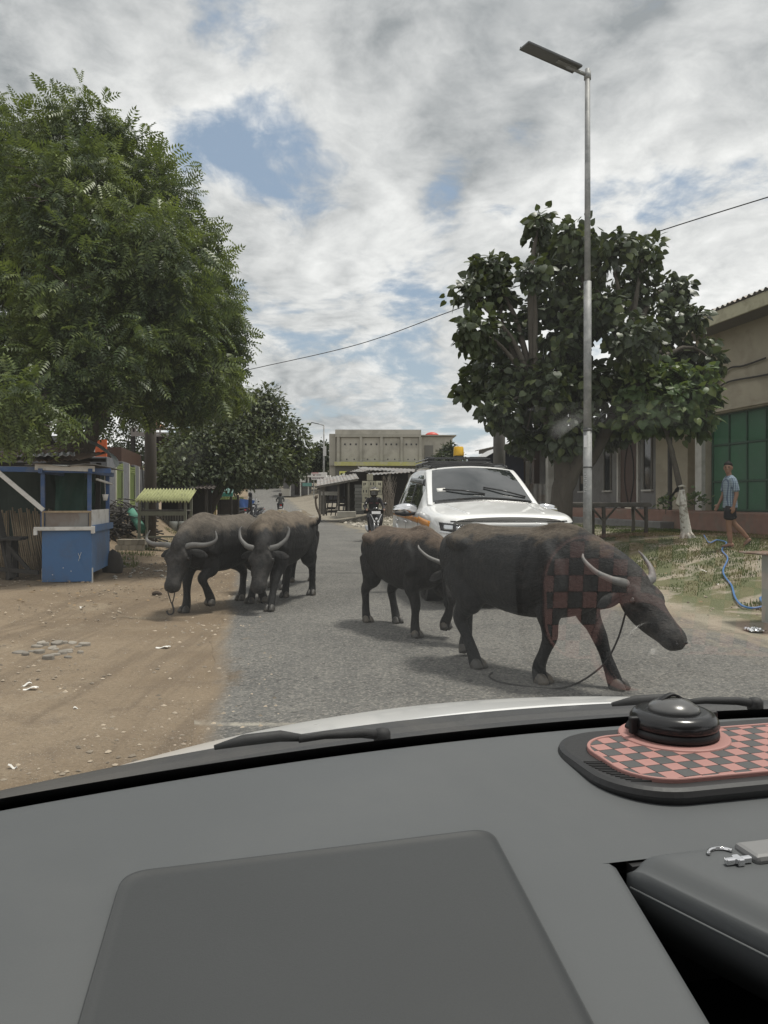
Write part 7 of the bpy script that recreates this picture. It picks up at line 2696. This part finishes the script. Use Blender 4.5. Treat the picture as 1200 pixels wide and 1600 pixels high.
def stander(label, px, py, D, cloth, rz):
    p = at(px, py, D)
    r = thing('person', label, 'person', (p.x, p.y, terrain(p.x, p.y)), rz)
    b_ = MB()
    head_mesh(b_, (.02, 0, 1.57), (1, 0, -.1))
    loft(b_, [(.0, 0, 1.36, .055, .055), (.01, 0, 1.5, .05, .05)], n=10, up=(1, 0, 0))
    for s in (-1, 1):
        hand(b_, (.08, s * .22, .82), (.1, 0, -1), (1, 0, 0), (0, -s, 0), 1, .4)
        loft(b_, [(-.04, s * .1, .06, .035, .04), (.06, s * .1, .05, .042, .03), (.17, s * .1, .03, .04, .016)], n=10)
        limb(b_, [(0, s * .1, .5, .06, .06), (0, s * .1, .1, .04, .045)], up=(1, 0, 0))
    place('body', fuse(b_, .011, 3, 'body', skin_dark), r)
    b_ = MB()
    loft(b_, [(0, 0, .25, .22, .20), (0, 0, .85, .18, .14), (0, 0, 1.1, .16, .11), (0, 0, 1.3, .18, .11), (0, 0, 1.4, .09, .07)], n=18, up=(1, 0, 0))
    for s in (-1, 1):
        limb(b_, [(0, s * .17, 1.34, .06, .06), (.01, s * .22, 1.1, .05, .05), (.07, s * .22, .86, .042, .042)], up=(1, 0, 0))
    place('long_dress', fuse(b_, .014, 3, 'long_dress', cloth), r)
    b_ = MB()
    loft(b_, [(.0, 0, 1.72, .05, .05), (.0, 0, 1.66, .10, .115), (-.01, 0, 1.56, .10, .11), (-.03, 0, 1.45, .10, .09), (-.02, 0, 1.34, .15, .11)], n=16, up=(1, 0, 0))
    b_.build('head_cloth', cloth, r, smooth=True)
    return r


stander('standing figure in long dark clothes in front of the blue tarpaulin', 391, 801, 45, shorts_m, R(200))

# ---------------------------------------------------------------- white off-road car coming towards us
SX, SY = 1.51, 9.25          # middle of its front bumper
s_head = math.atan2(-1, .105)
cx_ = SX - math.cos(s_head) * 2.40
cy_ = SY - math.sin(s_head) * 2.40
suv = thing('suv', 'white off-road car with orange side stripes and a loaded roof rack, facing the camera', 'car', (cx_, cy_, terrain(cx_, cy_) + .01), s_head)

# half sections: underside, underside edge, sill, door, shoulder, glass foot / wing top, glass head, roof edge, crown
ST = [
    (2.42, [(0, .42), (.40, .42), (.60, .46), (.72, .64), (.74, .90), (.68, 1.03), (.54, 1.07), (.30, 1.088), (0, 1.095)]),
    (2.33, [(0, .30), (.60, .30), (.78, .38), (.84, .66), (.83, .96), (.76, 1.085), (.60, 1.115), (.34, 1.130), (0, 1.137)]),
    (2.05, [(0, .28), (.72, .28), (.87, .36), (.905, .70), (.89, 1.0), (.83, 1.115), (.68, 1.145), (.40, 1.162), (0, 1.172)]),
    (1.60, [(0, .28), (.76, .28), (.90, .36), (.925, .74), (.905, 1.04), (.84, 1.145), (.71, 1.185), (.44, 1.208), (0, 1.222)]),
    (1.14, [(0, .28), (.76, .28), (.88, .36), (.915, .74), (.90, 1.055), (.845, 1.165), (.765, 1.225), (.70, 1.245), (0, 1.285)]),
    (1.04, [(0, .28), (.76, .28), (.88, .36), (.912, .74), (.90, 1.06), (.848, 1.17), (.768, 1.235), (.705, 1.262), (0, 1.31)]),
    (.62, [(0, .28), (.76, .28), (.88, .36), (.91, .74), (.90, 1.065), (.855, 1.16), (.735, 1.455), (.645, 1.53), (0, 1.575)]),
    (.26, [(0, .28), (.76, .28), (.88, .36), (.91, .74), (.90, 1.07), (.858, 1.15), (.70, 1.640), (.585, 1.735), (0, 1.780)]),
    (.10, [(0, .28), (.76, .28), (.88, .36), (.91, .74), (.90, 1.07), (.858, 1.145), (.695, 1.665), (.57, 1.757), (0, 1.803)]),
    (-.50, [(0, .28), (.76, .28), (.88, .36), (.91, .74), (.90, 1.075), (.855, 1.145), (.68, 1.685), (.555, 1.772), (0, 1.82)]),
    (-1.25, [(0, .30), (.76, .30), (.88, .38), (.915, .76), (.90, 1.08), (.85, 1.155), (.67, 1.675), (.545, 1.762), (0, 1.81)]),
    (-1.85, [(0, .34), (.74, .34), (.87, .42), (.905, .78), (.885, 1.095), (.825, 1.18), (.65, 1.63), (.525, 1.715), (0, 1.765)]),
    (-2.20, [(0, .38), (.70, .38), (.84, .46), (.875, .80), (.85, 1.10), (.78, 1.19), (.60, 1.50), (.47, 1.59), (0, 1.63)]),
    (-2.38, [(0, .42), (.60, .42), (.74, .5), (.78, .80), (.75, 1.08), (.68, 1.17), (.50, 1.36), (.36, 1.42), (0, 1.45)]),
]
m_white, m_glass, m_trim = white_paint, pm('tinted_car_glass', (.012, .015, .016), .03, var=0, bump=0, spec=1.0, coat=0.8), gloss_black
KI, KJ = 5, 5
rows_s = []
for x, sec in ST:
    full_ = [(x, -y, z) for y, z in sec] + [(x, y, z) for y, z in sec[::-1][1:]]
    rows_s.append(np.array(catmull(full_, KJ)))
nj = len(rows_s[0])
cols_s = [catmull([tuple(r[j]) for r in rows_s], KI) for j in range(nj)]
ni = len(cols_s[0])
V_ = [cols_s[j][i] for i in range(ni) for j in range(nj)]
F_ = []
for i in range(ni - 1):
    for j in range(nj - 1):
        a = i * nj + j
        F_.append(((a, a + 1, a + 1 + nj, a + nj), i // KI, j // KJ))
F_.append((tuple(range(nj)), -1, -1))
F_.append((tuple(range((ni - 1) * nj, ni * nj))[::-1], 99, -1))
groups_ = {0: [], 1: [], 2: [], 3: []}
for f_, si, sj in F_:
    mi = 0
    # crown strips are 7 and 8, side glass strips 5 and 10
    if sj in (7, 8) and 5 <= si <= 6:
        mi = 1
    if sj in (5, 10) and 6 <= si <= 10:
        mi = 2 if sj == 5 else 3
    groups_[mi].append(f_)
bvh = BVHTree.FromPolygons(V_, [f for g_ in groups_.values() for f in g_])


def sub_build(name, faces, mat, inset=0.0):
    used = sorted({i for f in faces for i in f})
    mp = {i: k for k, i in enumerate(used)}
    mb = MB()
    mb.add([V_[i] for i in used], [tuple(mp[i] for i in f) for f in faces])
    return mb.build(name, mat, suv, smooth=True)


sub_build('body', groups_[0], m_white)
sub_build('windscreen', groups_[1], m_glass)
sub_build('side_window', groups_[2], m_glass)
sub_build('side_window', groups_[3], m_glass)


def decal(name, corners, d, mat, nu=10, nv=6, off=.006, start=None, thick=True):
    """Patch laid on the body: four corners carried along d until they meet it."""
    d = Vector(d)
    cs = [Vector(c) for c in corners]
    P_ = []
    for j in range(nv):
        for i in range(nu):
            u, v = i / (nu - 1), j / (nv - 1)
            p = cs[0].lerp(cs[1], u).lerp(cs[3].lerp(cs[2], u), v)
            h = bvh.ray_cast(p - d * 2, d, 6)
            P_.append((h[0] - d * off) if h[0] is not None else p)
    mb = MB()
    vs = P_ + [p + d * (off + .012) for p in P_]
    N = len(P_)
    fs = []
    for j in range(nv - 1):
        for i in range(nu - 1):
            a = j * nu + i
            fs.append((a, a + 1, a + 1 + nu, a + nu))
    for i in range(nu - 1):
        fs.append((i + 1, i, N + i, N + i + 1))
        a = (nv - 1) * nu + i
        fs.append((a, a + 1, N + a + 1, N + a))
    for j in range(nv - 1):
        a = j * nu
        fs.append((a, a + nu, N + a + nu, N + a))
        b = a + nu - 1
        fs.append((b + nu, b, N + b, N + b + nu))
    mb.add(vs, fs)
    return mb.build(name, mat, suv, smooth=True)


fw = (-1, 0, 0)
orange = pm('orange_film', (.62, .235, .015), .4, var=.06, bump=0)
lens_dark = pm('headlamp_dark', (.03, .03, .032), .08, var=0, bump=0)
lens_clear = pm('headlamp_clear', (.62, .64, .66), .06, var=.1, bump=0, metal=.6)
for s in (-1, 1):
    # headlight with dark housing, bright projector and a chrome brow
    hl = decal('headlight', [(3, s * .84, 1.035), (3, s * .46, .985), (3, s * .50, .895), (3, s * .83, .935)], fw, lens_dark, 14, 6, .010)
    for (ya, yb, za, zb_) in ((.80, .70, 1.005, .948), (.66, .58, .985, .935)):
        o = decal('lamp_lens', [(3, s * ya, za), (3, s * yb, za - .01), (3, s * yb, zb_ - .008), (3, s * ya, zb_)], fw, lens_clear, 6, 5, .018)
        o.parent = hl
    o = decal('light_strip', [(3, s * .84, .928), (3, s * .50, .888), (3, s * .50, .872), (3, s * .84, .910)], fw, lamp_white, 12, 3, .018)
    o.parent = hl
    # chrome blade and fog lamp
    decal('chrome_blade', [(3, s * .46, .895), (3, s * .60, .79), (3, s * .52, .56), (3, s * .47, .58)], fw, chrome, 6, 10, .016)
    decal('fog_lamp', [(3, s * .84, .70), (3, s * .70, .70), (3, s * .70, .55), (3, s * .82, .55)], fw, lens_dark, 6, 6, .010)
    # side stripes
    sd_ = (0, -s, 0)
    decal('orange_stripe', [(1.95, s * 3, 1.035), (1.02, s * 3, 1.075), (1.02, s * 3, .995), (1.95, s * 3, .945)], sd_, orange, 10, 3, .005)
    decal('orange_stripe', [(1.00, s * 3, 1.055), (-.20, s * 3, 1.09), (-.20, s * 3, 1.015), (1.00, s * 3, .985)], sd_, orange, 16, 3, .005)
    decal('orange_stripe', [(-.22, s * 3, 1.09), (-2.0, s * 3, 1.13), (-2.0, s * 3, 1.04), (-.22, s * 3, 1.015)], sd_, orange, 20, 3, .005)
    for x in (1.01, -.21, -1.28):
        decal('door_gap', [(x + .006, s * 3, 1.12), (x - .006, s * 3, 1.12), (x - .02, s * 3, .45), (x - .008, s * 3, .45)], sd_, m_trim, 2, 14, .003)
    decal('window_pillar', [(-.20, s * 3, 1.66), (-.28, s * 3, 1.66), (-.30, s * 3, 1.13), (-.20, s * 3, 1.13)], sd_, m_trim, 3, 10, .006)
    decal('window_pillar', [(-1.15, s * 3, 1.65), (-1.22, s * 3, 1.65), (-1.34, s * 3, 1.15), (-1.25, s * 3, 1.15)], sd_, white_paint, 3, 10, .006)
    decal('rain_visor', [(.42, s * 3, 1.60), (-1.1, s * 3, 1.665), (-1.1, s * 3, 1.60), (.50, s * 3, 1.51)], sd_, m_trim, 18, 4, .018)
    decal('window_strip', [(.60, s * 3, 1.135), (-1.8, s * 3, 1.17), (-1.8, s * 3, 1.145), (.64, s * 3, 1.115)], sd_, chrome, 20, 2, .006)
    for x in (-.02, -1.08):
        b_ = MB()
        b_.tube([(x + .10, s * .925, .97), (x + .09, s * .95, .975), (x - .08, s * .95, .98), (x - .09, s * .925, .98)], .014, 8)
        b_.build('door_handle', chrome, suv, smooth=True)
    mr = thing('door_mirror', None, None)
    mr.parent = suv
    mr.location = (.60, s * .98, 1.16)
    b_ = MB()
    loft(b_, [(.0, s * -.10, .0, .05, .06), (.02, s * .0, .01, .085, .085), (.02, s * .11, .005, .085, .08), (.0, s * .20, -.005, .055, .055)], n=14, up=(0, 0, 1))
    b_.build('mirror_cap', chrome if s < 0 else chrome, mr, smooth=True)
    b_ = MB()
    loft(b_, [(.0, s * -.10, -.045, .05, .03), (.02, s * .05, -.055, .088, .040), (.0, s * .19, -.04, .06, .03)], n=12)
    b_.build('mirror_base', m_trim, mr, smooth=True)
    MB().bar((0, s * -.12, -.05), (0, s * .0, -.05), .06, .04).build('mirror_arm', m_trim, mr)
    # wheel arches and wheels
    for x in (1.48, -1.32):
        wl_ = wheel(suv, x, .385, .26, s * .80)
        wl_.location = (x, s * .80, .385)
        b_ = MB()
        arc = [(x + .47 * math.cos(a), s * .895, .40 + .47 * math.sin(a)) for a in np.linspace(-.1, math.pi + .1, 15)]
        b_.tube(arc, .045, 8)
        b_.build('wheel_arch', white_paint, suv, smooth=True)
        b_ = MB()
        b_.lathe([(.44, -.14), (.44, .06)], 24, (x, s * .84, .40), Matrix.Rotation(R(90), 3, 'X'))
        b_.build('wheel_well', black_m, suv)
    # roof rails
    MB().tube(catmull([(.10, s * .58, 1.75), (0, s * .575, 1.81), (-1.4, s * .56, 1.82), (-1.6, s * .55, 1.74)], 5), .02, 8).build('roof_rail', m_trim, suv, smooth=True)
# bonnet shut line, grille, badge, plate, bumper
decal('bonnet_gap', [(3, -.72, 1.052), (3, .72, 1.052), (3, .72, 1.038), (3, -.72, 1.038)], fw, m_trim, 30, 2, .004)
decal('grille', [(3, -.46, .94), (3, .46, .94), (3, .40, .70), (3, -.40, .70)], fw, m_trim, 16, 8, .010)
for k in range(2):
    decal('grille_bar', [(3, -.46, 1.02 - .07 * k), (3, .46, 1.02 - .07 * k), (3, .46, .985 - .07 * k), (3, -.46, .985 - .07 * k)], fw, chrome if k else white_paint, 20, 3, .016)
decal('number_plate', [(3, -.22, .66), (3, .22, .66), (3, .22, .55), (3, -.22, .55)], fw, text_dark, 4, 3, .03)
decal('lower_grille', [(3, -.5, .52), (3, .5, .52), (3, .45, .40), (3, -.45, .40)], fw, m_trim, 12, 4, .01)
up3 = (0, 0, -1)
for s in (-1, 1):
    decal('bonnet_crease', [(2.25, s * .49, 3), (1.16, s * .62, 3), (1.16, s * .57, 3), (2.25, s * .45, 3)], up3, white_paint, 16, 3, .007)
decal('bonnet_rear_gap', [(1.14, -.72, 3), (1.14, .72, 3), (1.11, .72, 3), (1.11, -.72, 3)], up3, m_trim, 24, 2, .004)
decal('screen_band', [(1.10, -.68, 3), (1.10, .68, 3), (1.00, .68, 3), (1.00, -.68, 3)], up3, m_trim, 24, 3, .003)
dn = Vector((-.75, 0, -.66)).normalized()
decal('paper_permit', [(1.55, -.60, 2.17), (1.55, -.48, 2.17), (1.60, -.48, 2.10), (1.60, -.60, 2.10)], dn, white_board, 4, 3, .004)
for s, y0 in ((1, -.1), (1, .48)):
    a_, b_ = bvh.ray_cast(Vector((.94, y0 + .15, 3)), Vector((0, 0, -1)))[0], bvh.ray_cast(Vector((.80, y0 - .42, 3)), Vector((0, 0, -1)))[0]
    MB().tube([a_ + Vector((0, 0, .015)), a_.lerp(b_, .5) + Vector((.02, 0, .03)), b_ + Vector((0, 0, .018))], .011, 6).build('wiper', m_trim, suv, smooth=True)
MB().tube([(.2, -.50, 1.72), (.22, -.52, 1.80)], .012, 6).build('aerial', m_trim, suv)
# rack: cross bars, tray, jack, spade, beacon
for x in (-.05, -.62, -1.2):
    MB().bar((x, -.60, 1.838), (x, .58, 1.838), .045, .024).build('cross_bar', m_trim, suv, bev=.005)
rk_ = thing('roof_rack', None, None)
rk_.parent = suv
rk_.location = (-.6, -.13, 1.852)
rk_.scale = (.9, .78, .75)
for s in (-1, 1):
    MB().tube([(.75, s * .60, .03), (-.75, s * .60, .03)], .018, 8).build('rack_rail', m_trim, rk_)
    MB().tube([(.75, s * .60, .09), (-.75, s * .60, .09)], .014, 8).build('rack_rail', m_trim, rk_)
for k in range(7):
    x = -.72 + .24 * k
    MB().tube([(x, -.60, .03), (x, .60, .03)], .014, 6).build('rack_slat', m_trim, rk_)
MB().tube([(.75, -.6, .09), (.75, .6, .09)], .014, 6).build('rack_rail', m_trim, rk_)
MB().box((.45, .42, .10), (.20, .34, .09)).build('tool_box', black_m, rk_, bev=.015)
MB().bar((.62, -.52, .10), (.50, .30, .12), .05, .04).build('jack', rubber_m, rk_, bev=.006)
MB().box((.30, -.50, .10), (.24, .16, .10)).build('shovel_head', black_m, rk_, bev=.02)
mb = MB()
loft(mb, [(.25, .62, .02, .10, .05), (.20, .75, .0, .12, .04)], n=10)
mb.build('folded_strap', rubber_m, rk_, smooth=True)
bc = thing('beacon', None, None)
bc.parent = suv
bc.location = (-.25, -.08, 1.95)
MB().lathe([(.065, -.03), (.075, 0), (.075, .03)], 18).build('beacon_base', m_trim, bc, smooth=True)
MB().lathe([(.080, .03), (.082, .05), (.074, .165), (.064, .172)], 18).build('beacon_lens', pm('amber_lens', (.72, .42, .02), .3, var=.05, bump=0), bc, smooth=True)
